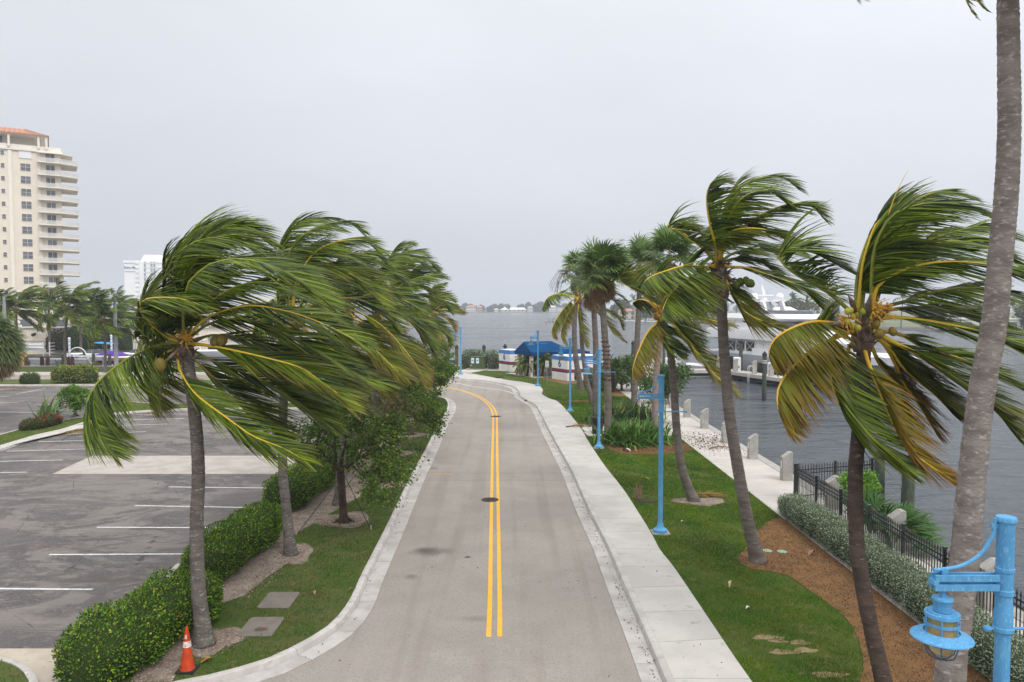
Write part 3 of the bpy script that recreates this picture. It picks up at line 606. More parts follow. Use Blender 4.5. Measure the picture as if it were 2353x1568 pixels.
def nuts(parent,c,n,seed,m=None,s=.11):
    rd=random.Random(seed); base=None
    for k in range(n):
        p=Vector(c)+Vector((rd.uniform(-.24,.24),rd.uniform(-.28,.05),rd.uniform(-.22,.12)))
        if base is None:
            q=MB(); q.lathe([(0,-1.25*s),(.55*s,-1.05*s),(.95*s,-.35*s),(.9*s,.35*s),(.5*s,.95*s),(0,1.1*s)],10); base=q.build('coconut',m or m_nut,parent,world=False,smooth='all'); base.location=p-ORG[parent.name]
        else:
            o=inst(base,'coconut',parent,p-ORG[parent.name]); o.rotation_euler=(rd.uniform(-.5,.5),rd.uniform(-.5,.5),0)
def spray(parent,c,n,L,seed,d0=(0,0,.2)):
    rd=random.Random(seed); q=MB(); c=Vector(c)
    for k in range(n):
        d=(Vector((rd.uniform(-1,1),rd.uniform(-1,.4),rd.uniform(-.8,.8)))+Vector(d0)).normalized(); l=L*rd.uniform(.5,1)
        a=c+d*l*.5+Vector((0,0,.02)); b=c+d*l+Vector((.05,0,-.06)); q.tube([c,a,b],[.012,.009,.005],4)
        for j in range(3): e=c+d*l*(.4+.2*j); q.box(e,(.026,.026,.03),rd.uniform(0,3))
    return q.build('flower_spray',m_flower,parent)
def coco(name,base,hub,trace,tpts,r0,r1,label,depth=None,tm=None,L=.95,n=64,fl=4.5,filler=0,seed=0,flare=1.5,tones=None,nut=0,sub=True,group='coconut palms along the road',wfill=.2,w=.042,boot=True,dz=None,rad=.036,fel=(-.3,1.2),cat='palm tree'):
    """base: ground point; hub: crown centre; trace: midrib curves as picture points plus how far the tip lies nearer or farther"""
    o=E('coconut_palm',base,label,cat,group); r=np.random.default_rng(seed)
    trunk(o,tpts,r0,r1,tm or m_trunk,flare=flare,seed=seed)
    hub=Vector(hub)
    if boot: boots(o,hub,r=r1*1.6,seed=seed,down=.45)
    for i,(pl,dy,tone) in enumerate(trace):
        m=len(pl); Y0=hub.y; pts=[]
        ds=[0]; 
        for k in range(1,m): ds.append(ds[-1]+math.hypot(pl[k][0]-pl[k-1][0],pl[k][1]-pl[k-1][1]))
        for k,(x,y) in enumerate(pl): pts.append(D(x,y,Y0+dy*(ds[k]/max(ds[-1],1))**1.2+.12*math.copysign(1,dy)))
        add_frond(o,pts,L=L*r.uniform(.92,1.08)*(.78 if tone>.5 else 1),n=int(n*(1.3 if tone>.5 else 1.6)),tone=tone,seed=seed*50+i,wind=(.30 if tone>.4 else .5),sub=sub,w=w*1.05,rad=rad,label=None)
    for i in range(filler):
        az=r.uniform(0,2*PI); el=r.uniform(*fel); pts=auto_pts(hub,az,el,fl*r.uniform(.8,1.05),wk=wfill*1.6,grav=.12)
        add_frond(o,pts,L=L,n=n,tone=float(np.clip((.55-el)*.5+r.normal()*.15,0,1)),seed=seed*50+30+i,sub=sub,w=w,rad=rad)
    return o
def Tr(kx,ox,oy): return lambda pl:[(ox+x*kx,oy+y*kx) for x,y in pl]
# ================================================================ THE BIG PALMS
zA=Tr(.40307,1723.3,373.4); zB=Tr(.29309,1493.5,373.4); zC=Tr(.21982,1235.1,488.3); zD=Tr(.12822,1395.9,660.6); zE=Tr(.29309,172.3,459.6); zF=Tr(.29309,574.5,459.6)
def world_trunk(vp,Y0,Y1,z=LZ):
    n=len(vp); b=G(*vp[0],z); return [b]+[D(x,y,b.y+(Y1-b.y)*k/(n-1)) for k,(x,y) in enumerate(vp) if k]
# R1: near palm at the right
Y1=14.9; tp=world_trunk([(2042,1620),(2025,1545),(2003,1450),(1983,1350),(1969,1250),(1965,1100),(1970,1030),(1982,900),(1985,775)],14.1,Y1)
hub=D(1982,757,Y1)
g=zA
tr=[(g([(625,900),(640,800),(660,620),(700,430),(760,300),(900,230),(1090,165),(1260,205)]),1.2,.08),
 (g([(690,880),(700,560),(745,400),(830,290),(1000,235),(1200,240),(1340,300)]),-.9,.05),
 (g([(610,880),(625,760),(640,600),(680,450),(730,335),(830,262),(960,215)]),.3,.22),
 (g([(620,880),(605,780),(615,640),(650,500),(700,390),(790,330),(900,300)]),1.7,.05),
 (g([(700,900),(720,720),(860,620),(1050,572),(1250,570),(1400,590),(1540,620),(1640,690)]),-1.3,.12),
 (g([(690,880),(740,660),(950,480),(1150,400),(1350,365),(1500,430)]),1.6,.02),
 (g([(690,880),(800,600),(1000,480),(1200,450),(1400,500),(1530,590)]),.6,.03),
 (g([(700,900),(760,830),(900,790),(1050,740),(1250,715),(1450,740),(1620,820)]),1.3,.05),
 (g([(690,920),(760,850),(920,830),(1100,830),(1300,870),(1480,950)]),2.1,.04),
 (g([(700,900),(790,885),(900,890),(1100,920),(1330,970),(1560,1040),(1720,1150)]),-1.5,.2),
 (g([(700,950),(780,968),(870,985),(1000,1060),(1200,1120),(1400,1210),(1590,1300)]),.3,.18),
 (g([(700,960),(800,1015),(930,1080),(1050,1160),(1200,1260),(1300,1330),(1420,1440),(1510,1550)]),-1.2,.3),
 (g([(690,960),(770,1010),(870,1090),(950,1190),(1060,1290),(1130,1380)]),1.8,.5),
 (g([(680,970),(760,1030),(820,1130),(880,1260),(960,1380),(1070,1560)]),1.0,.8),
 (g([(690,980),(800,1060),(860,1150),(950,1240),(1060,1330),(1160,1440)]),.2,.35),
 (g([(645,1010),(650,1050),(670,1130),(710,1230),(780,1400),(850,1560),(970,1690),(1190,1830)]),-1.4,.82),
 (g([(580,950),(520,960),(480,1010),(455,1100),(460,1220),(510,1380),(600,1500),(720,1620),(900,1760)]),-1.3,.16),
 (g([(580,930),(480,915),(350,910),(230,950),(140,1010),(108,1080),(125,1150)]),-.5,.56),
 (g([(590,960),(475,1005),(370,1060),(270,1140),(185,1240),(155,1330),(175,1440),(250,1540)]),-.9,.66),
 (g([(600,880),(540,820),(430,730),(300,660),(200,590),(158,525),(220,490),(330,500),(450,560),(550,615)]),.8,.1),
 (g([(640,980),(560,1060),(560,1180),(590,1300),(650,1400),(690,1480)]),1.5,.25),
 (g([(660,980),(700,1060),(740,1150),(830,1260),(880,1400),(900,1560)]),1.9,.55)]
R1=coco('R1',G(2042,1620,LZ),hub,tr,tp,.15,.135,'dark-trunked coconut palm with open crown and green nuts, nearest the blue lamp post',tm=m_trunkd,L=1.08,n=80,seed=11,flare=1.45,rad=.042,w=.043)
spear=[D(*p,Y1) for p in g([(680,800),(740,560),(790,300),(850,140),(905,40)])]
MB().tube(cr(spear,14),list(np.linspace(.03,.004,14)),5).build('spear_leaf',m_rib,R1,smooth='all')
nuts(R1,D(*g([(580,880)])[0],14.5),9,3,m=mat('green_nut',(.27,.30,.04),(.40,.33,.05),sc=6,rough=.45),s=.06); nuts(R1,D(*g([(745,950)])[0],14.6),4,4,s=.08)
spray(R1,D(*g([(700,850)])[0],14.45),34,.42,5,(.6,0,0)); spray(R1,D(*g([(560,890)])[0],14.5),20,.34,6,(-.5,0,-.3))
for k,(a,b) in enumerate((((600,860),(560,760)),((640,930),(690,740)),((690,930),(820,810)),((560,950),(440,915)))):
    A,B=D(*g([a])[0],14.6),D(*g([b])[0],14.3); MB().tube([A,(A+B)/2+Vector((0,-.03,.03)),B],[.045,.06,.008],6).build('dry_spathe',m_boot,R1,smooth='all')
# R2: tall palm right of the blue lamp pole
tp=world_trunk([(1742,1292),(1717,1190),(1693,1060),(1676,950),(1667,850),(1661,760),(1656,650)],22.5,21.6); hub=D(1652,612,21.6)
g=zB
tr=[(g([(520,800),(510,640),(470,480),(447,330),(452,220),(500,142),(600,150)]),-1.0,.12),
 (g([(540,780),(550,580),(572,420),(620,270),(700,195),(800,145),(930,112),(1060,130),(1165,215)]),.5,.04),
 (g([(545,780),(570,560),(620,430),(700,300),(820,232),(930,222),(1030,290),(1100,350)]),-.9,.03),
 (g([(545,780),(600,640),(700,530),(830,440),(960,370),(1130,320),(1260,340),(1370,450)]),-1.2,.2),
 (g([(540,780),(560,650),(610,560),(720,522),(880,525),(1020,570),(1140,620)]),-1.8,.34),
 (g([(550,790),(640,720),(800,685),(950,668),(1090,680),(1200,730)]),1.5,.05),
 (g([(560,800),(640,822),(760,828),(880,870),(1000,910),(1150,960),(1250,1040),(1320,1120)]),-1.0,.16),
 (g([(520,790),(480,740),(400,660),(300,590),(210,530),(142,512),(165,475),(280,490),(390,560)]),.6,.14),
 (g([(520,800),(450,820),(380,815),(260,815),(130,850),(0,900),(-70,970)]),-1.2,.2),
 (g([(520,820),(450,840),(380,865),(280,920),(200,990),(130,1080),(90,1190)]),-1.6,.12),
 (g([(520,830),(440,920),(350,980),(260,1040),(190,1130)]),1.4,.1),
 (g([(540,850),(600,930),(650,1050),(720,1150),(800,1210),(900,1250),(1010,1290)]),-.9,.45),
 (g([(550,840),(620,900),(690,1000),(760,1110),(860,1200),(960,1240)]),1.3,.5),
 (g([(550,800),(640,760),(760,750),(880,790),(980,870)]),2.0,.05),
 (g([(530,790),(560,700),(640,640),(760,610),(880,650),(980,720)]),2.0,.03),
 (g([(520,780),(440,700),(400,620),(420,560),(500,560),(580,600)]),1.8,.08)]
R2=coco('R2',G(1742,1292,LZ),hub,tr,tp,.19,.145,'tall leaning coconut palm with a shaggy brown collar, beside the round mulch bed',L=1.0,n=70,seed=12,flare=1.5,rad=.045)
# shaggy boot mass below the crown
q=MB(); rd=random.Random(5)
for k in range(60):
    a=rd.uniform(0,2*PI); z=rd.uniform(-1.05,.05); rr=.22+.16*math.sin(PI*min(1,max(0,(z+1.05)/1.0))); b=hub+Vector((math.cos(a)*rr*.8,math.sin(a)*rr*.8,z+.1)); d=Vector((math.cos(a),math.sin(a),rd.uniform(-.9,.7))).normalized()
    e=b+d*rd.uniform(.14,.3); w=Vector((-math.sin(a),math.cos(a),rd.uniform(-.6,.6)))*rd.uniform(.05,.1); t=d.cross(w).normalized()*.02
    q.add([b-w,b+w,e+w*.3,e-w*.3,b-t],[(0,1,2,3),(1,0,4),(0,3,4),(3,2,4),(2,1,4)])
q.tube([hub+Vector((0,0,-1.12)),hub+Vector((0,0,-.85)),hub+Vector((0,0,-.4)),hub+Vector((0,0,0))],[.16,.30,.30,.2],10)
q.build('dry_sheath_collar',m_boot,R2)
nuts(R2,D(1706,640,21.2),5,8,m=mat('deep_green_nut',(.06,.09,.015),(.10,.12,.02),sc=6,rough=.5),s=.11)
# R3: palm with orange drooping fronds in front of the shrubs
tp=world_trunk([(1594,1152),(1568,1080),(1556,1000),(1549,900),(1543,830),(1530,760),(1519,720)],29,28.4); hub=D(1516,706,28.4)
g=zD; c=zC
tr=[(c([(1270,1000),(1240,980),(1130,880),(1000,800),(905,745),(855,690),(870,640),(960,640)]),-.8,.28),
 (g([(940,440),(890,640),(800,710),(690,850),(600,1040),(520,1230),(455,1440),(440,1600)]),-1.2,.62),
 (g([(940,440),(1050,410),(1200,430),(1310,465),(1500,500),(1700,550),(1900,600),(2250,690)]),-1.2,.52),
 (g([(940,440),(1010,520),(1100,600),(1250,740),(1370,880),(1500,1050),(1640,1220),(1790,1420),(2000,1640),(2300,1900)]),-1.5,.5),
 (g([(930,500),(925,700),(960,900),(1060,1000),(1180,1100),(1290,1190)]),-.5,.06),
 (g([(950,460),(1100,560),(1300,760),(1400,850),(1560,920)]),-.2,.08),
 (g([(950,400),(1010,220),(1120,100),(1250,0),(1450,-60),(1700,-60),(1900,60)]),-.9,.1),
 (g([(940,400),(930,150),(900,0),(860,-150),(900,-300),(1050,-360)]),.3,.2),
 (g([(950,400),(1150,250),(1400,230),(1650,330),(1800,440)]),1.0,.08),
 (g([(950,400),(1100,300),(1300,120),(1500,80),(1750,150)]),.6,.05),
 (g([(900,420),(800,300),(700,240),(560,220),(450,280)]),1.6,.25),
 (g([(930,480),(1000,640),(1100,760),(1230,850),(1400,980),(1500,1130)]),1.2,.2),
 (g([(940,450),(1060,540),(1230,600),(1420,660),(1600,760)]),1.6,.12)]
R3=coco('R3',G(1594,1152,LZ),hub,tr,tp,.18,.13,'curved coconut palm with yellow drooping fronds behind the lamp without a lantern',L=1.0,n=62,seed=13,sub=True,w=.05,rad=.05)
spray(R3,D(*g([(905,440)])[0],28.0),16,.4,5); nuts(R3,D(*g([(930,480)])[0],28.1),2,3)
# R4: small palm far right-centre
tp=world_trunk([(1363,926),(1352,890),(1346,860),(1338,800),(1335,740),(1331,692)],59,58); hub=D(1331,688,58.0)
g=zC
tr=[(g([(430,890),(380,885),(280,856),(170,860),(90,910),(48,1015)]),-.6,.12),
 (g([(430,900),(370,915),(300,980),(220,1080),(165,1180),(150,1260),(200,1330)]),-1,.5),
 (g([(430,900),(380,960),(310,1080),(255,1200),(250,1300),(310,1400)]),-1.2,.55),
 (g([(440,910),(428,980),(425,1060),(440,1200),(478,1320),(515,1400)]),-1,.45),
 (g([(440,900),(500,900),(570,930),(650,1000),(760,1050),(850,1120),(890,1220)]),-.4,.35),
 (g([(440,900),(520,870),(640,860),(760,900),(860,1000),(895,1110)]),.5,.2),
 (g([(440,900),(520,950),(610,1020),(700,1120),(800,1250),(925,1360)]),-.8,.5),
 (g([(440,890),(520,840),(680,820),(820,850),(935,930)]),.8,.1),
 (g([(435,890),(420,800),(430,720),(490,680),(560,690)]),.3,.15),
 (g([(435,890),(480,800),(560,760),(650,770),(730,830)]),1.,.1)]
R4=coco('R4',G(1363,926,LZ),hub,tr,tp,.2,.15,'small coconut palm with dry drooping fronds between two blue lamp posts',L=.85,n=40,seed=14,sub=True,w=.075,rad=.05)
spray(R4,hub+Vector((-.3,-.4,0)),14,.6,4)
# R0: nearest trunk at the right edge, crown above the picture
tp=[Vector((5.15,9.6,LZ)),D(2172,1620,9.65),D(2188,1500,9.7),D(2215,1300,9.8),D(2233,1100,9.9),D(2256,900,10.0),D(2283,750,10.0),D(2298,600,10.0),D(2312,450,10.),D(2319,300,10.),D(2318,150,10.),D(2316,0,10.),D(2318,-60,10.),D(2326,-160,10)]
R0=E('coconut_palm',(5.15,9.6,LZ),'closest palm trunk, tall, smooth and grey, crossing the right side of the view','palm tree','coconut palms along the road')
trunk(R0,tp,.215,.122,m_trunkr,flare=1.25,ringh=.07,n=18,seed=20,rough=.02)
hub0=tp[-1]; boots(R0,hub0,r=.2,seed=4)
for i,(az,el) in enumerate(((3.4,.55),(2.6,.9),(.3,.2),(1.2,.9),(5.2,.5),(4.2,1.0),(.9,1.2),(6.0,.0),(2.0,.4),(5.6,1.1))):
    add_frond(R0,auto_pts(hub0,az,el,4.0,wk=.22,grav=.1),L=.85,n=56,tone=.15,seed=800+i)
P0=[hub0,D(2240,-110,9.4),D(2215,-40,9.2),D(2222,5,9.1),D(2245,46,9.05)]; add_frond(R0,P0,L=.22,n=40,tone=.2,seed=850,w=.03)
P0=[hub0,D(2262,-90,9.6),D(2235,-30,9.5),D(2252,10,9.5),D(2270,28,9.5)]; add_frond(R0,P0,L=.22,n=40,tone=.2,seed=851,w=.03)
P0=[hub0,D(2350,-60,9.6),D(2362,-10,9.5),D(2372,50,9.5)]; add_frond(R0,P0,L=.25,n=40,tone=.7,seed=852,w=.03)
# ---- left row
Y1=16.6; tp=world_trunk([(470,1482),(456,1350),(452,1200),(456,1100),(452,1000),(441,900),(430,820),(424,775)],16.8,Y1); hub=D(424,790,Y1)
g=zE; f=zF
tr=[([(424,790),(380,790),(330,805),(270,840),(220,885),(199,930),(205,965),(234,1004),(267,1048)],-1.4,.05),
 ([(422,795),(408,811),(411,846),(427,879),(454,911),(520,960),(580,1002),(650,1030),(705,1062)],-1.6,.18),
 ([(424,790),(450,790),(524,803),(632,828),(691,846),(738,877),(775,905),(803,940)],-1.4,.3),
 ([(424,785),(465,738),(524,712),(577,703),(632,710),(700,728),(780,762),(850,800)],-1.0,.12),
 ([(424,785),(420,720),(430,659),(451,632),(480,609),(524,597),(568,597),(632,614),(700,650),(760,705)],-1.7,.1),
 ([(424,785),(385,715),(375,655),(377,612),(401,586),(421,556),(451,530),(495,514),(560,522),(620,560)],1.2,.03),
 ([(424,785),(410,690),(395,630),(405,590),(440,560),(500,545),(570,560),(632,600)],.2,.03),
 ([(424,788),(380,775),(340,740),(322,710),(330,690),(370,684),(420,688),(470,705)],-.8,.14),
 ([(424,788),(370,760),(325,725),(335,685),(375,663),(430,655),(490,670)],1.0,.18),
 ([(424,788),(360,800),(325,770),(318,735),(335,715),(390,712),(440,725)],.2,.05),
 ([(424,788),(500,770),(600,790),(700,830),(800,860),(900,882)],.8,.05),
 ([(424,788),(480,745),(560,735),(650,765),(740,812),(820,860)],.2,.03),
 ([(424,788),(460,715),(540,660),(620,650),(700,680),(790,742)],.6,.06),
 ([(424,785),(425,650),(450,565),(510,522),(570,522),(625,560)],.9,.03),
 ([(424,785),(405,640),(425,575),(470,545),(540,552),(610,600)],1.8,.02),
 ([(424,795),(470,850),(530,900),(590,950),(650,1000)],.8,.12),
 ([(424,795),(490,830),(570,860),(650,900),(720,950),(770,990)],.2,.1),
 ([(424,790),(500,800),(580,840),(650,880),(720,900),(800,905)],1.5,.05),
 ([(424,790),(440,700),(520,620),(600,600),(670,620),(740,660)],1.9,.05),
 ([(424,790),(350,830),(330,860),(340,900),(370,930)],1.6,.3)]
P1=coco('P1',G(470,1482,LZ),hub,tr,tp,.165,.125,'nearest left coconut palm, its wind-blown crown filling the view beside the orange cone',tm=m_trunkg,L=1.08,n=84,seed=21,flare=1.6,rad=.03,w=.036)
nuts(P1,D(386,828,16.0),1,3,s=.14); nuts(P1,D(490,790,16.4),3,5,s=.12); spray(P1,D(425,780,16.3),14,.3,6)
A=D(415,800,16.2);B=D(375,835,15.9); MB().tube([A,(A+B)/2,B],[.03,.045,.006],6).build('dry_spathe',m_boot,P1,smooth='all')
tp=world_trunk([(668,1275),(660,1190),(650,1080),(650,980),(654,880),(664,800),(672,740)],23,22.6); hub=D(673,738,22.6)
tr=[([(673,738),(655,680),(640,620),(643,560),(668,527),(700,506),(740,500),(775,505)],.9,.05),
 ([(673,738),(660,650),(665,580),(698,540),(750,515),(800,512),(835,535)],-.6,.06),
 ([(673,738),(675,670),(695,618),(725,580),(760,560),(800,552),(840,553),(873,580)],-1.3,.2),
 ([(673,738),(680,670),(712,618),(750,609),(795,624),(840,655),(880,700)],-1.8,.28),
 ([(673,738),(740,723),(785,747),(828,776),(870,811),(900,841),(935,870)],-1.6,.42),
 ([(673,738),(720,700),(770,686),(830,690),(880,718),(910,755)],-1.2,.12),
 ([(673,738),(690,750),(745,790),(790,825),(840,860),(885,905)],-1.3,.4),
 ([(673,738),(660,690),(680,620),(740,585),(800,590),(860,620)],1.6,.02),
 ([(673,738),(640,700),(640,650),(670,600),(730,560),(790,570)],1.6,.02),
 ([(673,738),(700,790),(740,850),(790,900),(830,940)],.5,.1),
 ([(673,738),(640,780),(640,840),(670,890),(720,930)],-1.2,.1),
 ([(673,738),(730,760),(790,800),(850,860),(900,900)],1.4,.05),
 ([(673,738),(630,720),(590,740),(580,790),(610,840)],.4,.15),
 ([(673,738),(720,660),(790,640),(850,650),(910,690)],.4,.05)]
P2=coco('P2',G(668,1275,LZ),hub,tr,tp,.16,.12,'second left coconut palm, rising from a bare soil ring behind the hedge gap',tm=m_trunkg,L=1.1,n=70,seed=22,flare=1.6,rad=.03,w=.044)
nuts(P2,D(675,750,22.2),5,5,s=.12)
tp=world_trunk([(778,1160),(785,1050),(795,900),(800,780),(800,715)],28.4,28); hub=D(800,712,28)
tr=[([(800,712),(838,680),(882,676),(930,690),(975,720)],-1,.12),([(800,712),(760,660),(770,610),(820,590),(880,610)],.6,.05),
 ([(800,712),(790,650),(810,600),(850,580),(900,610)],-1,.1),([(800,712),(850,730),(900,770),(950,830),(975,870)],-1.2,.45),
 ([(800,712),(850,700),(910,710),(960,750),(990,800)],.6,.1),([(800,712),(840,770),(870,830),(900,880)],-.6,.3),
 ([(800,712),(770,760),(770,820),(800,870),(840,900)],-1,.25),([(800,712),(830,640),(880,620),(930,650)],1.2,.05),([(800,712),(860,760),(920,820),(940,880)],.9,.2)]
P3=coco('P2b',G(778,1160,LZ),hub,tr,tp,.18,.13,'third left coconut palm, its trunk hidden behind the nearest round-crowned street tree',tm=m_trunkg,L=1.1,n=58,seed=23,filler=4,fl=4.2,rad=.03,w=.05)
tp=world_trunk([(864,1098),(862,980),(862,850),(866,720)],33,33); hub=D(866,715,33)
tr=[([(866,715),(860,650),(890,600),(940,590),(985,620)],.6,.03),([(866,715),(900,670),(950,650),(1000,680)],.2,.05),([(866,715),(920,720),(970,760),(1000,820)],-.8,.2),([(866,715),(910,770),(950,830),(980,890)],-.8,.5),([(866,715),(840,780),(860,840),(900,880)],-.8,.3)]
P4=coco('P2c',G(864,1098,LZ),hub,tr,tp,.18,.13,'fourth left coconut palm, crown tangled between two others above bark chips',tm=m_trunkg,L=1.0,n=50,seed=24,filler=5,fl=3.8,rad=.03,w=.055)
tp=world_trunk([(912,1040),(908,930),(905,820),(904,700)],39,38.6); hub=D(905,697,38.6)
tr=[(f([(1130,800),(1105,680),(1088,590),(1090,480),(1125,400),(1210,340),(1280,345)]),-.6,.04),
 (f([(1130,800),(1120,620),(1175,520),(1280,460),(1390,475),(1470,560)]),.5,.03),
 (f([(1130,800),(1160,720),(1250,640),(1350,600),(1490,580)]),-1,.08),
 (f([(1130,800),(1160,750),(1250,740),(1400,750),(1500,790),(1570,880)]),-.4,.1),
 (f([(1130,800),(1200,840),(1300,900),(1430,960),(1530,1050),(1562,1130)]),-1,.2),
 (f([(1130,800),(1150,850),(1230,920),(1310,1010),(1360,1110)]),-1.2,.4),
 (f([(1130,800),(1110,650),(1130,520),(1190,430),(1290,400),(1380,430)]),1.4,.02),
 (f([(1130,800),(1180,680),(1280,560),(1380,540),(1470,600)]),1.5,.02),
 (f([(1130,800),(1220,780),(1330,820),(1420,900),(1470,990)]),1.2,.12)]
P5=coco('P3',G(912,1040,LZ),hub,tr,tp,.18,.13,'fifth left coconut palm with one tall swept crown, last in the verge row',tm=m_trunkg,L=1.15,n=54,seed=25,filler=2,fl=4,rad=.035,w=.055)
tp=[Vector((-6.1,60.5,LZ)),D(996,850,60.5),D(995,780,60.5),D(994,720,60.5)]; hub=D(994,716,60.5)
tr=[(f([(1432,875),(1500,860),(1580,862),(1680,885)]),-.6,.4),(f([(1432,875),(1450,780),(1520,735),(1600,800)]),.3,.35),(f([(1432,875),(1500,900),(1570,950),(1612,1030)]),-.6,.6),
 (f([(1432,875),(1450,980),(1500,1100),(1552,1220)]),-.8,.7),(f([(1432,875),(1400,960),(1420,1060),(1470,1150)]),-.4,.5),(f([(1432,875),(1400,760),(1440,690),(1530,650)]),.8,.2),(f([(1432,875),(1500,830),(1590,840),(1640,870)]),.9,.4)]
P6=coco('P4',(-6.1,60.5,LZ),hub,tr,tp,.17,.12,'thin farther palm with browned fronds hanging over the road bend',L=1.0,n=36,seed=26,filler=3,fl=3,rad=.04,w=.085)
# ================================================================ FAN PALMS
def fan_leaf(q,base,d,R_=.85,pet=.7,n=22,seed=0,tone=0,wind=.5,green=None,drop=.28,spread=2.3):
    """petiole along d, then a pleated fan of segments"""
    r=np.random.default_rng(seed); d=unit(np.array(d,float)); base=np.array(base,float); c=base+d*pet
    s=unit(np.cross(d,[.05,-.3,1.])); nrm=np.cross(s,d); segs=4; V=[];T=[];K=[]
    an=np.linspace(-spread,spread,n); dirs=unit(np.cos(an)[:,None]*d+np.sin(an)[:,None]*s+.12*r.normal(size=(n,1))*nrm); L=R_*(.78+.22*np.cos(an*.7))*r.uniform(.9,1.05,n)
    pos=np.repeat(c[None],n,0); dd=dirs.copy(); wd=unit(np.cross(dirs,nrm)); rows=[]
    g=np.array([.10,.175,.035]) if green is None else np.array(green)
    for k in range(segs+1):
        f=k/segs; ww=R_*spread*2/n*1.05*min(f*1.3+.02,.62)*(1 if f<.6 else max(.02,(1-f)/.4))
        rows+= [pos-wd*ww/2,pos+wd*ww/2]
        if k<segs: pos=pos+dd*(L/segs)[:,None]; dd=unit(dd+WIND*wind*f*.6+np.array([0,0,-1.])*drop*f*2)
    V=np.stack(rows,1).reshape(-1,3); m=2*(segs+1); tri=[]
    for k in range(segs): i=2*k; tri+=[[i,i+1,i+3],[i,i+3,i+2]]
    T=((np.arange(n)*m)[:,None,None]+np.array(tri)[None]).reshape(-1,3)
    f=np.repeat(np.linspace(0,1,segs+1),2)[None,:,None]; col=g*(.75+.5*r.random((n,1,1)))+0*f; y=np.clip(tone+.35*tone*f+.1*r.normal(size=(n,1,1)),0,1); col=col*(1-y)+np.array([.20,.115,.055])*y
    tp=np.clip((f-.75)*4,0,1)*.35; col=col*(1-tp)+np.array([.20,.18,.06])*tp
    q.raw(V,T,np.broadcast_to(col,(n,m,3)).reshape(-1,3))
    pv=np.array([base-s*.015,base+s*.015,c+s*.01,c-s*.01]); q.raw(pv,[[0,1,2],[0,2,3]],np.tile([.16,.19,.05],(4,1)))
def fan_palm(label,base,tpts,hub,r0,r1,seed,nl=26,Rl=.85,skirt=40,vines=0,tm=None,shag=None,grp='fan palms beside the toilet block',nseg=34):
    o=E('fan_palm',base,label,'palm tree',grp); trunk(o,tpts,r0,r1,tm or m_trunk,flare=1.35,seed=seed); hub=np.array(hub,float); r=np.random.default_rng(seed)
    for i in range(nl):
        az=i*2.4+r.uniform(-.3,.3); el=1.25-1.75*(i/nl)+r.uniform(-.12,.12); d=np.array([math.cos(el)*math.cos(az)+.28,math.cos(el)*math.sin(az),math.sin(el)])
        q=MB(); fan_leaf(q,hub,d,R_=Rl*1.12*r.uniform(.85,1.1),pet=Rl*1.05*r.uniform(.6,1.15),seed=seed*99+i,tone=max(0,(.0-el)*.5),n=nseg,wind=.85,drop=.4); q.build('fan_leaf',m_frond,o)
    if skirt:
        q=MB()
        for i in range(skirt):
            az=r.uniform(0,2*PI); el=r.uniform(-1.45,-.75); z=-r.uniform(0,.5)*Rl*1.5; d=np.array([math.cos(el)*math.cos(az),math.cos(el)*math.sin(az),math.sin(el)])
            fan_leaf(q,hub+np.array([0,0,z]),d,R_=Rl*.8,pet=Rl*.35,seed=seed*77+i,tone=1.,n=10,wind=.15,drop=.8,spread=.9)
        q.build('dead_leaf_skirt',m_frond,o)
    if vines:
        q=MB()
        for i in range(vines):
            az=PI+r.uniform(-.9,.9) if i<vines*.7 else r.uniform(-.3,.3); d=np.array([math.cos(az),math.sin(az)*.5,.9]); p=hub.copy(); P=[p.copy()]
            for k in range(9): d=unit(d+np.array([.05,0,-.34])+.1*r.normal(size=3)); p=p+d*Rl*.34; P.append(p.copy())
            q.tube(P,[.012*Rl*1.4]*10,3)
            for k in range(3,10):
                e=P[k]+np.array([.1,0,-.28])*Rl+.08*r.normal(size=3); q.tube([P[k],(P[k]+e)/2+.03,e],[.01,.012,.003],3)
        q.build('dry_flower_stalk',m_boot,o)
    if shag:
        q=MB(); P=cr(tpts,40); rd=random.Random(seed)
        for k in range(170):
            f=rd.uniform(*shag); p=Vector(P[int(f*39)]); a=rd.uniform(0,2*PI); rr=(r0+(r1-r0)*f)*.95; b=p+Vector((math.cos(a)*rr,math.sin(a)*rr,0)); d=Vector((math.cos(a),math.sin(a),rd.uniform(.2,1.3))).normalized(); e=b+d*rd.uniform(.05,.15); w=Vector((-math.sin(a),math.cos(a),0))*.06
            q.add([b-w,b+w,e,b-Vector((0,0,.07))],[(0,1,2),(1,3,2),(3,0,2)])
        q.build('leaf_boots',mat('red_brown_boot',(.20,.085,.06),(.11,.05,.04),sc=9,rough=.95),o)
    return o
tp=world_trunk([(1397,1015),(1397,900),(1394,830),(1389,760),(1384,690),(1384,625)],41,41); fan_palm('tallest fan palm with a long brown skirt, above the trash bin',tp[0],tp,tp[-1],.21,.17,31,nl=34,Rl=1.02,skirt=70,shag=(.36,.62))
tp=world_trunk([(1368,952),(1369,880),(1369,800),(1365,720),(1362,650)],52,51); fan_palm('straight fan palm trunk with reddish lower bark, left of the tallest fan palm',tp[0],tp,tp[-1],.22,.18,32,nl=22,Rl=1.1,skirt=46,tm=m_trunk)
tp=world_trunk([(1336,897),(1327,850),(1321,800),(1320,740),(1326,680),(1330,628)],67,66); fan_palm('fan palm trailing dry flower stalks on its windward side, beside the toilet block',tp[0],tp,tp[-1],.26,.2,33,nl=24,Rl=1.15,skirt=44,vines=14)
tp=world_trunk([(1457,932),(1459,860),(1463,800),(1468,700),(1471,610)],57,56); fan_palm('fan palm rising behind the sword-leaved clumps, trunk leaning right',tp[0],tp,tp[-1],.24,.19,34,nl=26,Rl=1.15,skirt=30)
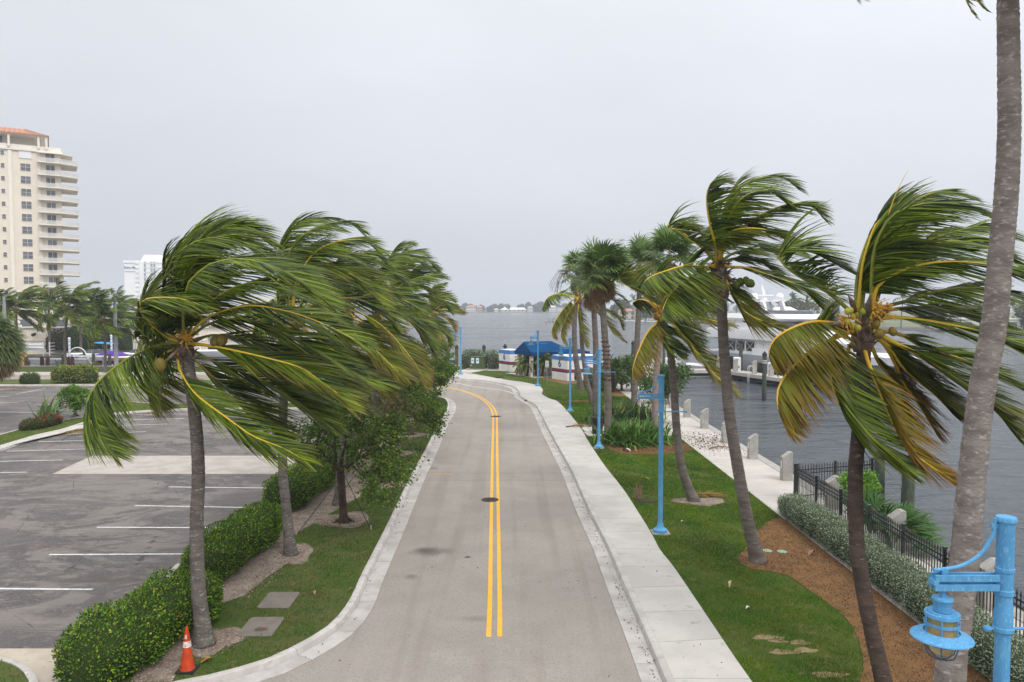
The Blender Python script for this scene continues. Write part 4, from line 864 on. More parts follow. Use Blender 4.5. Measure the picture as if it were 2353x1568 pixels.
tp=world_trunk([(1505,1012),(1506,900),(1511,830),(1519,760),(1530,680),(1538,585)],42,42); fan_palm('fan palm with pale pinkish trunk beside the lantern-less lamp',tp[0],tp,tp[-1],.20,.15,35,nl=26,Rl=1.0,skirt=20,tm=mat('pink_grey_bark',(.29,.22,.19),(.22,.165,.14),sc=3,rough=.95,bump=.02,bs=20,st=(1,1,3)))
# low fan palm over the promenade fence
o=E('saw_palmetto',(12.0,24.3,LZ),'low bushy fan palm growing behind the black fence','palm tree')
r=np.random.default_rng(5)
for i in range(24):
    az=r.uniform(0,2*PI); el=r.uniform(.1,1.1); q=MB(); fan_leaf(q,(11.6+r.uniform(-.3,.3),23.6+r.uniform(-1.2,1.0),.5),(math.cos(el)*math.cos(az)+.25,math.cos(el)*math.sin(az),math.sin(el)),R_=.75,pet=.55,seed=i+900,n=26,green=(.045,.12,.025),wind=.3); q.build('fan_leaf',m_frond,o)
# drooping thatched palm at the left edge
o=E('thatch_palm',(-34.5,50,LZ),'round-headed palm with hanging fronds cut off by the left edge','palm tree')
trunk(o,[(-34.5,50,LZ),(-34.5,50,4.4)],.2,.16,m_trunkd)
for i in range(90):
    az=i*2.4; el=1.3-2.75*i/90; d=np.array([math.cos(el)*math.cos(az)+.12,math.cos(el)*math.sin(az),math.sin(el)]); q=MB()
    fan_leaf(q,(-34.5,50,4.9),d,R_=1.75,pet=.8,n=24,seed=600+i,tone=max(0,min(1,(-.35-el)*1.1)),green=(.085,.13,.035),drop=.75,wind=.25,spread=1.2); q.build('fan_leaf',m_frond,o)
# ================================================================ HEDGES AND SHRUBS
def leaf_quads(P,Dn,size,cols,seed=0,w=.55,fold=0):
    r=np.random.default_rng(seed); n=len(P); d=unit(Dn+.65*r.normal(size=(n,3))); s=unit(np.cross(d,r.normal(size=(n,3)))); L=(size*r.uniform(.65,1.25,n))[:,None]
    up=np.cross(s,d)*L*.12
    V=np.stack([P,P+d*L*.5+s*L*w*.5+up,P+d*L,P+d*L*.5-s*L*w*.5+up],1).reshape(-1,3); a=(np.arange(n)*4)[:,None,None]
    T=(a+np.array([[0,1,2],[0,2,3]])[None]).reshape(-1,3); K=np.repeat(cols,4,0); return V,T,K
def pal(n,r,cs,ps): 
    i=r.choice(len(cs),n,p=ps); return np.array(cs)[i]*(.75+.5*r.random((n,1)))
HG=[(.030,.075,.006),(.09,.20,.010),(.17,.29,.014),(.32,.40,.02),(.19,.10,.03)]; HP=[.34,.34,.2,.09,.03]
SV=[(.22,.29,.19),(.33,.40,.29),(.46,.52,.42),(.10,.14,.07),(.17,.18,.09)]; SVP=[.30,.28,.14,.22,.06]
def hedge(name,label,path,wd,h,z=LZ,leaf=.05,dn=520,cs=HG,ps=HP,seed=0,grp=None,lump=.13,cat='hedge',sq=3.2,core=m_core,flowers=None,layers=(1.0,.93)):
    path=dens([(p[0],p[1]) for p in path],.2) if len(path)>1 else np.array(path); r=np.random.default_rng(seed)
    cum=np.r_[0,np.cumsum(np.linalg.norm(np.diff(path,axis=0),axis=1))]; L=cum[-1]; T=unit(np.gradient(path,axis=0)); N=np.stack([T[:,1],-T[:,0]],1)
    c0=path.mean(0); o=E(name,(c0[0],c0[1],z),label,cat,grp)
    def surf(s,th,k):
        f=np.abs(s/L*2-1); e=(1-np.clip(f,0,1)**(2+L*1.1))**(.5)
        ct,stn=np.cos(th),np.sin(th); rr=(np.abs(ct)**sq+np.abs(stn)**sq)**(-1/sq)
        a=ct*rr*wd/2*k*e; zz=(stn*rr*.5+.5)*h*(.35+.65*e)*k
        bx=np.interp(s,cum,path[:,0]); by=np.interp(s,cum,path[:,1]); nx=np.interp(s,cum,N[:,0]); ny=np.interp(s,cum,N[:,1]); tx=np.interp(s,cum,T[:,0]); ty=np.interp(s,cum,T[:,1])
        P=np.stack([bx+nx*a,by+ny*a,z+zz],1); sg=np.sign(s/L-.5)*np.clip((f-.8)*5,0,1)*(1-e)
        D_=np.stack([nx*ct+tx*sg,ny*ct+ty*sg,stn+.35],1); lum=1+lump*snoise(P,3.2,seed)
        ctr=np.stack([bx,by,np.full_like(bx,z+h*.4)],1); return ctr+(P-ctr)*lum[:,None],unit(D_)
    area=L*(wd+2*h); Vn=int(area*dn)
    q=MB()
    for k,fr in zip(layers,(.68,.32)):
        n=int(Vn*fr); s=r.uniform(0,1,n)*L; s=np.clip(s+np.where(r.random(n)<.12,0,0),0,L); th=r.uniform(-.25*PI,1.25*PI,n); P,Dn=surf(s,th,k); P=P+r.normal(size=P.shape)*.025; P[:,2]=np.maximum(P[:,2],z+.02)
        V,Tt,K=leaf_quads(P-Dn*leaf*.6,Dn,leaf,pal(n,r,cs,ps),seed+int(k*10)); q.raw(V,Tt,K)
    q.build('foliage',m_leaf,o,kind='stuff')
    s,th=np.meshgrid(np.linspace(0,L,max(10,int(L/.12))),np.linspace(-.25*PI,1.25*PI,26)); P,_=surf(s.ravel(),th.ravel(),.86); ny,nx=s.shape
    i,j=np.meshgrid(np.arange(nx-1),np.arange(ny-1)); a=(j*nx+i).ravel(); Tt=np.concatenate([np.stack([a,a+1,a+nx+1],1),np.stack([a,a+nx+1,a+nx],1)]); MB().raw(P,Tt).build('dark_inner_hull',core,o,kind='stuff')  # solid hull instead of branches, the shaded inside put into its dark colour
    if flowers:
        n=flowers; s=r.uniform(.02,.98,n)*L; th=r.uniform(-.1*PI,PI*1.1,n); P,Dn=surf(s,th,1.02); q=MB()
        for p in P:
            m=7; V,Tt,K=leaf_quads(np.repeat(p[None],m,0),np.tile([0,0,.6],(m,1)),.12,np.tile([.42,.05,.02],(m,1))*(.7+.5*r.random((m,1))),int(p[0]*100)%1000); q.raw(V,Tt,K)
        q.build('red_flower',m_leaf,o,kind='stuff')
    return o
hg='clipped green hedges of the left verge'
hedge('green_hedge','nearest rounded green hedge, left of the orange traffic cone',[(-8.35,14.1),(-8.15,15.2),(-7.9,16.4),(-7.75,17.6),(-7.75,18.5)],1.75,1.12,leaf=.062,dn=620,seed=1,grp=hg)
hedge('green_hedge','middle green hedge between the first and second left palms',[(-8.3,19.5),(-8.15,21),(-8.0,22.7),(-7.95,24.6)],1.45,1.15,leaf=.062,dn=560,seed=2,grp=hg)
hedge('green_hedge','third green hedge, beyond the second palm trunk',[(-8.35,26.6),(-8.2,28.3),(-8.0,30.2),(-7.9,31.4)],1.6,1.2,leaf=.07,dn=420,seed=3,grp=hg)
hedge('green_hedge','farthest bright green hedge beneath the first street tree',[(-8.2,31.6),(-8.05,33.5),(-7.9,36.2)],1.5,1.55,leaf=.08,dn=330,seed=4,grp=hg,cs=[(.05,.12,.014),(.09,.19,.02),(.15,.27,.03)],ps=[.4,.4,.2])
hedge('silver_hedge','long silvery grey hedge running along the black fence',[(9.85,26.9),(9.9,24.5),(9.95,22),(9.95,19.5),(9.9,17),(9.8,14.5),(9.6,12),(9.5,10)],1.05,.86,leaf=.05,dn=680,cs=SV,ps=SVP,seed=5,core=mat('grey_shrub_inside',(.05,.06,.035),sc=6,rough=1),lump=.08)
sg='silver buttonwood hedges near the toilet block'
def Gx(x,y): p=G(x,y,LZ); return (p.x,p.y)
hedge('silver_hedge','left silvery hedge, curving behind the green utility box',[(-5.75,90.1),(-5.2,91.2),(-4.2,91.5),(-3.3,91.3)],1.2,2.25,leaf=.16,dn=120,cs=SV,ps=SVP,seed=6,grp=sg,core=MATS['grey_shrub_inside'],lump=.05)
hedge('silver_hedge','right block of silvery hedge beside the green utility box',[(-3.2,89.4),(-1.9,89.6),(-1.55,89.7)],1.9,2.2,leaf=.16,dn=120,cs=SV,ps=SVP,seed=7,grp=sg,core=MATS['grey_shrub_inside'],lump=.05,sq=5)
hedge('silver_hedge','small silvery bush against the right toilet block wall',[(6.0,75.4),(6.9,75.7)],1.1,1.2,leaf=.13,dn=150,cs=SV,ps=SVP,seed=8,grp=sg,core=MATS['grey_shrub_inside'])
hedge('silver_hedge','silvery bush between the toilet block and fence gate',[(7.2,71.8),(8.2,68.5),(8.7,66)],1.5,1.7,leaf=.13,dn=120,cs=SV,ps=SVP,seed=9,grp=sg,core=MATS['grey_shrub_inside'])
VG=[(.28,.32,.05),(.44,.44,.10),(.10,.17,.02),(.05,.09,.015)]
p=G(163,881,LZ); hedge('variegated_shrub','large rounded yellow-green shrub on the far parking verge',[(p.x-2.1,p.y+.6),(p.x-.7,p.y+.7),(p.x+.9,p.y+.7),(p.x+2.0,p.y+.5)],2.3,1.75,leaf=.17,dn=110,cs=VG,ps=[.3,.3,.25,.15],seed=10,cat='shrub',sq=2.3)
p=G(61,884,LZ); hedge('green_shrub','small boxy green shrub left of the yellow-green shrub',[(p.x-.85,p.y+.5),(p.x+.85,p.y+.5)],1.3,1.05,leaf=.15,dn=110,cs=[(.05,.10,.02),(.08,.14,.025),(.13,.18,.05)],ps=[.4,.4,.2],seed=11,cat='shrub')
hedge('ixora_hedge','low dark hedge dotted with red flowers in the parking median',[Gx(44,990),Gx(70,987),Gx(100,980),Gx(133,972)],1.2,.62,leaf=.10,dn=230,cs=[(.045,.07,.02),(.075,.10,.028),(.11,.07,.035)],ps=[.45,.4,.15],seed=12,cat='hedge',flowers=30)
# far marina shrubs
for (x,y,wd,h,cs,lab) in ((137,800,4.2,4.2,[(.075,.018,.022),(.11,.03,.03),(.04,.015,.015)],'dark red shrub growing against the cream waterfront wall'),(192,805,5.5,5.2,[(.035,.08,.018),(.06,.11,.03),(.03,.05,.015)],'green shrub beside the dark red one at the wall'),(262,808,6.5,4.6,[(.03,.07,.018),(.05,.09,.03),(.03,.05,.015)],'long green shrubbery behind the purple boat')):
    p=D(x,790,133); hedge('marina_shrub',lab,[(p.x-wd/2,p.y),(p.x+wd/2,p.y)],3,h,z=-.6,leaf=.35,dn=16,cs=cs,ps=[.4,.4,.2],seed=int(x),cat='shrub',lump=.15,sq=2.2)
# ================================================================ BROADLEAF TREES
def tree(label,base,top_r,h,seed,nleaf=3000,leaf=.10,cs=None,ps=None,bare=False,lean=(0,0),r0=.13,trunk_h=1.6,grp='young street trees of the left verge',name='street_tree',guys=True,cat='tree',twm=None):
    r=np.random.default_rng(seed); base=Vector(base); o=E(name,base,label,cat,grp); q=MB(); tips=[]
    def branch(p,d,L,rad,dep):
        P=[p.copy()]; dd=d.copy()
        for k in range(4): dd=unit(dd+.16*r.normal(size=3)+np.array([.05,0,.03])); p=p+dd*L/4; P.append(p.copy())
        q.tube(P,[rad,rad*.9,rad*.8,rad*.7,rad*.6],6 if dep<2 else 4,cap=False)
        if dep>=1: tips.extend([P[2],P[3],P[4]])
        if dep<4:
            for j in range(3 if dep<3 else 2):
                a=r.uniform(0,2*PI); s=unit(np.cross(dd,[math.cos(a),math.sin(a),.3])); branch(P[-1] if j else P[3],unit(dd*.75+s*.75),L*r.uniform(.62,.82),rad*.58,dep+1)
    p0=np.array(base); th=trunk_h
    T=[p0,p0+np.array([lean[0]*.3,lean[1]*.3,th*.4]),p0+np.array([lean[0],lean[1],th])]; tb=MB().tube(cr(T,14),[r0*(1+.9*math.exp(-k*1.1)) for k in range(14)],9)
    for k in range(7):
        a=k*.9; e=p0+np.array([math.cos(a)*r0*3,math.sin(a)*r0*3,.01]); tb.tube([p0+np.array([math.cos(a)*r0,math.sin(a)*r0,.14]),p0+np.array([math.cos(a)*r0*2,math.sin(a)*r0*2,.05]),e],[r0*.4,r0*.25,.02],5)
    tb.build('trunk',m_wood,o,smooth='all')
    for k in range(5):
        a=k*2*PI/5+r.uniform(-.4,.4); e=r.uniform(.45,1.1); branch(T[-1].copy(),np.array([math.cos(a)*math.cos(e)*1.1,math.sin(a)*math.cos(e)*1.1,math.sin(e)]),(h-th)*.36,r0*.55,1)
    q.build('branches',twm or m_wood,o,smooth='all')
    if nleaf:
        tips=np.array(tips); c=p0+np.array([lean[0],lean[1],th+(h-th)*.45]); i=r.integers(0,len(tips),nleaf)
        P=tips[i]+r.normal(size=(nleaf,3))*np.array([.17,.17,.13])*top_r*.55; keep=snoise(P,2.4,seed)>-.8; P=P[keep]; Dn=unit(P-c)+np.array([.5,0,.1])
        cs=cs or [(.045,.095,.010),(.085,.155,.014),(.15,.23,.02),(.14,.10,.02)]; ps=ps or [.4,.34,.2,.06]
        V,Tt,K=leaf_quads(P,Dn,leaf,pal(len(P),r,cs,ps),seed,w=.6); MB().raw(V,Tt,K).build('crown',m_leaf,o,kind='stuff')
    if guys:
        for k,(gx,gy) in enumerate(((-1.2,-1.5),(1.1,-.9))):
            MB().tube([base+Vector((gx,gy,.0)),base+Vector((gx*.05,gy*.05,trunk_h*.92))],.012,5).build('guy_strap',m_rubber,o)
            MB().box(base+Vector((gx,gy,.05)),(.04,.04,.18)).build('ground_peg',m_post,o)
    return o
tree('nearest round-crowned street tree, trunk forked above pale bark chips',G(790,1200,LZ),1.9,4.9,41,nleaf=9500,leaf=.115,lean=(-.1,.0),trunk_h=1.75,r0=.13)
tree('nearly bare street tree with grey twigs, behind the first street tree',G(872,1108,LZ),1.7,4.6,42,lean=(-.3,0),nleaf=2600,leaf=.11,cs=[(.09,.10,.02),(.13,.10,.03),(.06,.08,.02)],ps=[.4,.3,.3],twm=m_twig)
tree('third street tree, bushy, in a ring of chips right of the bare one',G(912,1043,LZ),1.6,4.6,43,nleaf=8500,leaf=.13,lean=(-.35,0))
tree('fourth street tree with dark straight trunk in a chip ring',G(943,1000,LZ),1.5,5.0,44,nleaf=8500,leaf=.15,lean=(-.4,0))
tree('farthest street tree of the verge, leaning out at the road bend',G(963,960,LZ),1.6,5.2,45,nleaf=7500,leaf=.15,lean=(-.3,0))
p=G(925,925,LZ); tree('loose-crowned street tree overhanging the bend beside the water',p,1.9,6.0,46,nleaf=6500,leaf=.17,lean=(.6,.3),r0=.16)
p=G(173,957,LZ); tree('small bright green multi-stemmed tree in the parking median',p,1.15,2.45,47,nleaf=3600,leaf=.15,trunk_h=.7,r0=.09,cs=[(.07,.16,.015),(.12,.24,.02),(.17,.30,.03)],ps=[.4,.4,.2],guys=False,grp='lone trees left of the road')
p=G(385,868,LZ); tree('young staked tree on the far roadside strip',p,1.2,4.0,48,nleaf=1500,leaf=.22,trunk_h=1.9,r0=.09,grp='lone trees left of the road')
p=(9.6,66,LZ); tree('bushy sea-grape beside the fence gate at the promenade end',p,2.3,3.6,49,nleaf=4200,leaf=.24,trunk_h=.5,r0=.1,guys=False,grp='sea-grape shrubs by the gate',cs=[(.05,.10,.02),(.08,.15,.03),(.12,.20,.05)],ps=[.4,.4,.2],name='sea_grape')
p=(12.4,58,LZ); tree('leaning sea-grape hanging over the water past the gate',(11.3,58.5,LZ),2.3,3.4,50,nleaf=4200,leaf=.22,trunk_h=.5,r0=.1,guys=False,grp='sea-grape shrubs by the gate',cs=[(.05,.10,.02),(.08,.15,.03),(.12,.20,.05)],ps=[.4,.4,.2],name='sea_grape',lean=(.7,0))
tree('small bright green bush in front of the big piling',(12.0,26.0,LZ),.8,1.9,51,nleaf=1500,leaf=.11,trunk_h=.9,r0=.04,guys=False,grp='lone bushes',cs=[(.10,.24,.015),(.17,.34,.025)],ps=[.5,.5],name='bright_bush',cat='bush')
# ---- sword-leaved clumps
def clump(label,c,n,L,seed,col=((.05,.12,.02),(.09,.18,.03)),w=.105,name='sword_leaf_clump',spread=1.0):
    o=E(name,c,label,'plant','sword-leaved clumps on the verges'); r=np.random.default_rng(seed); q=MB()
    for i in range(n):
        az=r.uniform(0,2*PI); el=r.uniform(.3,1.45); d=np.array([math.cos(el)*math.cos(az),math.cos(el)*math.sin(az),math.sin(el)]); p=np.array(c)+np.array([r.normal()*.33*spread,r.normal()*.33*spread,0]); l=L*r.uniform(.7,1.1); s=unit(np.cross(d,[0,0,1.])); V=[]
        for k in range(6):
            f=k/5; ww=w*(.5+.5*min(1,f*3))*(1-f**2.5)+.004; V+=[p-s*ww/2,p+s*ww/2]; p=p+d*l/5; d=unit(d+np.array([.06,0,-.2-.22*f]))
        T=[]; 
        for k in range(5): j=2*k; T+=[[j,j+1,j+3],[j,j+3,j+2]]
        a,b=np.array(col[0]),np.array(col[1]); m=r.random(); K=np.tile((a*(1-m)+b*m),(12,1)); 
        if r.random()<.07: K[6:]=(.30,.24,.04)
        q.raw(V,T,K)
    q.build('leaves',m_leaf,o,kind='stuff'); return o
for (x,y,n,L,lab) in ((1428,1017,260,1.55,'left front clump of arching sword leaves by the trash bin'),(1462,1020,300,1.62,'middle front clump of arching sword leaves on the mulch'),(1495,1014,220,1.35,'right front clump of arching sword leaves beside the pale trunk'),(1400,975,220,1.68,'left rear clump of dark sword leaves behind the bin'),(1440,968,260,1.68,'middle rear clump of dark sword leaves'),(1480,972,220,1.54,'right rear clump of dark sword leaves at the promenade edge')):
    p=G(x,y,LZ); clump(lab,(p.x,p.y,LZ),n,L,int(x),col=(((.05,.12,.02),(.13,.27,.03)) if y>1000 else ((.03,.075,.02),(.055,.12,.03))),spread=1.7)
p=G(108,967,LZ); clump('spiky white-flowered clump behind the red-dotted hedge',(p.x,p.y,LZ),60,1.9,77,w=.16,col=((.10,.17,.05),(.16,.24,.08)),spread=.8)
# ---- pygmy date palms by the toilet block
def pygmy(label,base,h,L,seed,n=26):
    o=E('date_palm',base,label,'palm tree','feathery date palms by the toilet block'); b=Vector(base); r=np.random.default_rng(seed)
    trunk(o,[b,b+Vector((.1,0,h*.5)),b+Vector((0,0,h))],.13,.1,m_trunkd,seed=seed); hub=b+Vector((0,0,h))
    for i in range(n):
        az=i*2.4; el=1.2-1.7*i/n+r.uniform(-.1,.1); add_frond(o,auto_pts(hub,az,el,L,wk=.07,grav=.26),L=.42,n=26,tone=.12 if i<n-5 else .5,seed=seed*31+i,wind=.12,w=.06,sub=False,segs=3)
    return o
p=D(1211,858,81.5); pygmy('large feathery date palm in front of the canopy entrance',(1.55,80.0,LZ),1.25,1.75,61,34)
pygmy('feathery date palm behind the larger one under the canopy',(2.55,80.6,LZ),2.1,1.6,62,28); pygmy('smaller yellowish date palm left of the right toilet block',(3.15,79.3,LZ),1.75,1.15,63,24)
# ================================================================ GRASS BLADES
def in_poly(P,poly):
    poly=np.array(poly); x,y=P[:,0],P[:,1]; ins=np.zeros(len(P),bool); j=len(poly)-1
    for i in range(len(poly)):
        xi,yi=poly[i]; xj,yj=poly[j]; c=((yi>y)!=(yj>y))&(x<(xj-xi)*(y-yi)/(yj-yi+1e-12)+xi); ins^=c; j=i
    return ins
def grass(name,poly,holes,box,n,seed,cols,thin=None,hh=.045,z=LZ,label='short grass'):
    r=np.random.default_rng(seed); x0,x1,y0,y1=box; u=r.random(n); Y=y0*(y1/y0)**u if y0>0 else r.uniform(y0,y1,n); X=r.uniform(x0,x1,n); P=np.stack([X,Y],1); k=in_poly(P,poly)
    Pj=P+.16*np.stack([snoise(P,7,11),snoise(P,7,12)],1)+r.normal(size=P.shape)*.05
    for h in holes: k&=~in_poly(Pj,h)
    P=P[k]
    if thin is not None: P=P[r.random(len(P))<thin(P)]
    m=len(P); sc=np.clip(P[:,1]/18,1,3.5); hgt=hh*r.uniform(.6,1.5,m)*(.8+.2*sc); a=r.uniform(0,2*PI,m); w=.011*sc; s=np.stack([np.cos(a),np.sin(a),0*a],1)*w[:,None]/2
    b=np.concatenate([P,np.full((m,1),z)],1); ln=np.stack([.35*hgt+r.normal(size=m)*.4*hgt,r.normal(size=m)*.4*hgt,hgt],1)
    V=np.stack([b-s,b+s,b+ln*.6+s*.7,b+ln],1).reshape(-1,3); T=((np.arange(m)*4)[:,None,None]+np.array([[0,1,2],[0,2,3]])[None]).reshape(-1,3)
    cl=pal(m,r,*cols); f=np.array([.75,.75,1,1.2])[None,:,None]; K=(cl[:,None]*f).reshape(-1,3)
    tn=(snoise(P,.9,3)*.5+.5)[:,None]; t2=np.clip(snoise(P,2.7,4),-1,1)[:,None]; K*=np.repeat(.68+.6*tn+.12*t2,4,0)*np.array([1,1,1]); K[:,0]*=np.repeat(1+.35*t2[:,0],4)
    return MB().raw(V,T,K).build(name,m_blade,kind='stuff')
beds=[[(p[0],p[1]) for p in cr([(G(x,y,LZ).x,G(x,y,LZ).y,0) for x,y in q],50)] for q in ([(1785,1190),(1750,1212),(1712,1262),(1695,1290),(1740,1312),(1800,1318),(1865,1362),(1930,1408),(1968,1460),(1985,1530),(1990,1600),(2200,1650),(2350,1600),(2300,1500),(2120,1370),(2000,1290),(1880,1215),(1785,1190)],[(1384,1022),(1372,1012),(1440,1010),(1560,1018),(1590,1035),(1500,1045),(1420,1040),(1384,1022)])]
pathbox=[(3.5,42.7),(9.6,42.7),(9.6,47.2),(3.5,47.2)]
gc=([(.055,.135,.006),(.095,.20,.008),(.145,.235,.014),(.18,.18,.04)],[.38,.38,.18,.06])
def thinR(P):
    bare=[G(1762,1467,LZ),G(1830,1485,LZ),G(1850,1500,LZ),G(1790,1500,LZ)]; k=np.ones(len(P))
    for b in bare: k*=1-.85*np.exp(-(((P[:,0]-b.x)/.42)**2+((P[:,1]-b.y)/.22)**2))*(snoise(P,9,5)>-.3)
    k*=np.clip(.78+.55*snoise(P,1.5,21)+.35*snoise(P,5.5,22),.12,1)
    c=G(1608,1153,LZ); k*=((P[:,0]-c.x)**2/1.0+(P[:,1]-c.y)**2/.3)>1
    return k
grass('grass',lawnR,beds+[pathbox],(1,9.4,12.5,62),330000,1,gc,thinR,hh=.05)
grass('grass',[(p.x,p.y) for p in isl],[],(-8,4,78,92),12000,2,gc,hh=.03,z=LZ+.02)
grass('grass',[(p.x,p.y) for p in isl2],[],(-2,10,60,86),26000,3,gc,hh=.03,z=LZ+.02)
strip=[(p.x,p.y) for p in q] if False else [(G(x,y,LZ).x,G(x,y,LZ).y) for x,y in ((395,1568),(430,1500),(470,1400),(560,1370),(610,1330),(690,1275),(660,1240),(700,1215),(760,1180),(830,1140),(840,1100),(880,1050),(900,1020),(870,1010),(800,1040),(700,1120),(600,1200),(430,1330),(300,1568))]
gcl=([(.050,.115,.008),(.085,.165,.012),(.13,.185,.02),(.16,.12,.04)],[.4,.34,.16,.10])
def thinL(P):
    k=np.clip(.72+.5*snoise(P,2.2,9),.12,1)
    for x,y,rx,ry in ((490,1472,.6,.7),(670,1275,.65,.9),(790,1195,.95,.9),(870,1110,1.1,1.1),(912,1042,.8,.8),(943,1000,.9,.9),(962,962,.8,.9),(888,1140,.4,.4)):
        c=G(x,y,LZ); k*=((P[:,0]-c.x)**2/rx**2+(P[:,1]-c.y)**2/ry**2)>.9
    for x,y in ((641,1381),(600,1442)):
        c=G(x,y,LZ); k*=((np.abs(P[:,0]-c.x)>.4)|(np.abs(P[:,1]-c.y)>.52))
    return k
grass('grass',lawnL,[strip],(-9,-2,13.5,76),210000,4,gcl,thinL,hh=.04)
grass('grass',mp_,[],(-50,-6,40,62),40000,5,gc,hh=.035)
grass('grass',ipl,[],(-16,-8,13,17),9000,6,gcl,hh=.05)
# bark chips in the tree rings
def chips(x,y,rx,ry,n,seed,z=LZ+.012,cs=((.34,.26,.21),(.24,.16,.12),(.46,.38,.32)),s=.05):
    r=np.random.default_rng(seed); c=G(x,y,LZ); a=r.uniform(0,2*PI,n); rr=np.sqrt(r.random(n)); P=np.stack([c.x+rx*rr*np.cos(a),c.y+ry*rr*np.sin(a),np.full(n,z)],1)
    V,T,K=leaf_quads(P,np.tile([0,0,.15],(n,1)),s,pal(n,r,list(cs),[1/3.]*3),seed,w=.7); return V,T,K
q_=MB()
for i,(x,y,rx,ry,n) in enumerate(((790,1200,.9,.8,900),(870,1112,1.0,1.0,1400),(912,1045,.75,.7,700),(943,1002,.85,.8,700),(962,964,.75,.8,500),(670,1280,.5,.7,250),(500,1480,.5,.5,200),(620,1320,.3,1.8,260))): q_.raw(*chips(x,y,rx,ry,n,i+5))
q_.build('bark_chips',m_leaf,kind='stuff')
q_=MB(); r_=np.random.default_rng(3)
for bd,bx in ((beds[0],(6.5,11,13,27)),(beds[1],(4,9.4,37,43))):
    n=26000; P=np.stack([r_.uniform(bx[0],bx[1],n),r_.uniform(bx[2],bx[3],n)],1); P=P[in_poly(P,bd)]; n=len(P); P=np.concatenate([P,np.full((n,1),LZ+.02)],1)
    q_.raw(*leaf_quads(P,np.tile([0,0,.1],(n,1)),.05,pal(n,r_,[(.20,.105,.045),(.10,.05,.03),(.33,.20,.10)],[.38,.40,.22]),8,w=.35))
q_.build('mulch_chips',m_leaf,kind='stuff')
# ================================================================ BLUE LAMP POSTS
def lamp_post(name,loc,label,lantern=True,rz=0):
    o=E(name,loc,label,'lamp post','light blue lamp posts along the waterfront walk',rz=rz); B=lambda q,n,m=m_blue,p=o,s=True: q.build(n,m,p,world=False,smooth=s)
    B(MB().box((0,0,-.03),(.56,.56,.14)),'footing',m_post,s=False)
    B(MB().lathe([(.0,.04),(.225,.04),(.235,.08),(.22,.13),(.15,.17),(.115,.22),(.10,.30),(.09,.36)],24),'base_flare')
    B(MB().lathe([(.077,.3),(.075,4.2)],20),'pole')
    B(MB().lathe([(.078,3.98),(.091,3.99),(.091,4.17),(.083,4.2),(.083,4.34),(.094,4.35),(.094,4.40),(.085,4.41),(.085,4.59),(.094,4.60),(.094,4.635),(.085,4.64),(.085,5.10),(.088,5.12),(.088,5.14)],24),'sleeve')
    B(MB().lathe([(.085,5.125),(.103,5.13),(.105,5.16),(.095,5.178),(0,5.182)],24),'cap')
    for z in (4.535,4.435):
        for s in (-1,1): B(MB().bar((-.08,.045*s,z),(-.755,.045*s,z),.028,.066),'arm',s=False)
    B(MB().box((-.745,0,4.485),(.05,.12,.05)),'arm_spacer',s=False)
    B(MB().tube(cr([(-.112,0,5.16),(-.125,0,5.02),(-.165,0,4.92),(-.24,0,4.80),(-.36,0,4.70),(-.50,0,4.64),(-.66,0,4.615),(-.75,0,4.61)],26),.021,8).box((-.12,0,5.08),(.07,.03,.05)).box((-.645,0,4.59),(.06,.08,.04)),'curved_brace')
    q=MB().tube([(-.15,0,3.98),(.80,0,3.98)],.017,8)
    for x in (-.165,.80): q.lathe([(0,-.04),(.03,-.025),(.04,0),(.03,.025),(0,.04)],10,(x,0,3.98))
    q.lathe([(.09,-.03),(.10,-.02),(.10,.02),(.09,.03)],16,(0,0,3.98)); B(q,'banner_rod')
    if lantern:
        a=-.645; l=B(MB().tube([(a,0,4.42),(a,0,4.28)],.028,8).lathe([(0,.02),(.10,.015),(.106,-.005),(.09,-.03),(.086,-.13),(.0,-.13)],20,(a,0,4.30)),'lantern')
        def LB_(q,n,m=m_blue): return q.build(n,m,l,world=False,smooth=True)
        LB_(MB().lathe([(.085,4.165),(.14,4.175),(.145,4.155),(.17,4.155),(.174,4.12),(.17,4.115),(.08,4.125)],28,(a,0,0)),'top_ring')
        LB_(MB().lathe([(.163,4.06),(.173,4.06),(.173,4.03),(.163,4.03),(.163,4.06)],28,(a,0,0)),'middle_ring')
        LB_(MB().lathe([(.175,3.955),(.25,3.93),(.300,3.90),(.304,3.888),(.25,3.90),(.175,3.93),(.175,3.955)],36,(a,0,0)),'brim')
        LB_(MB().lathe([(.132,4.13),(.138,3.95),(.134,3.83),(.105,3.74),(.055,3.70),(0,3.69)],24,(a,0,0)),'glass_globe',m_glassy)
        for k in range(6):
            t=k*PI/3; c,s_=math.cos(t),math.sin(t); LB_(MB().tube([(a+.167*c,.167*s_,4.13),(a+.167*c,.167*s_,3.94)],.01,5),'cage_bar')
        q=MB()
        for k in range(6):
            t=k*PI/3; c,s_=math.cos(t),math.sin(t); q.tube([(a+x*c,x*s_,z) for x,z in ((.178,3.9),(.174,3.8),(.135,3.70),(.055,3.655),(0,3.65))],.008,4)
        q.lathe([(.171,3.845),(.181,3.845),(.181,3.832),(.171,3.832),(.171,3.845)],28,(a,0,0)); LB_(q,'lower_cage',m_cage)
    else: B(MB().tube([(-.72,0,4.45),(-.72,0,4.36)],.03,8).tube([(-.72,0,4.36),(-.70,.01,4.30)],.012,5),'broken_hanger')
    return o
lamp_post('lamp_post',(5.19,7.86,LZ),'nearest blue lamp post with a large hat-shaped lantern, cut by the bottom edge')
p=G(1517,1225,LZ); lamp_post('lamp_post',(p.x,p.y,LZ),'blue lamp post whose arm has lost its lantern',lantern=False)
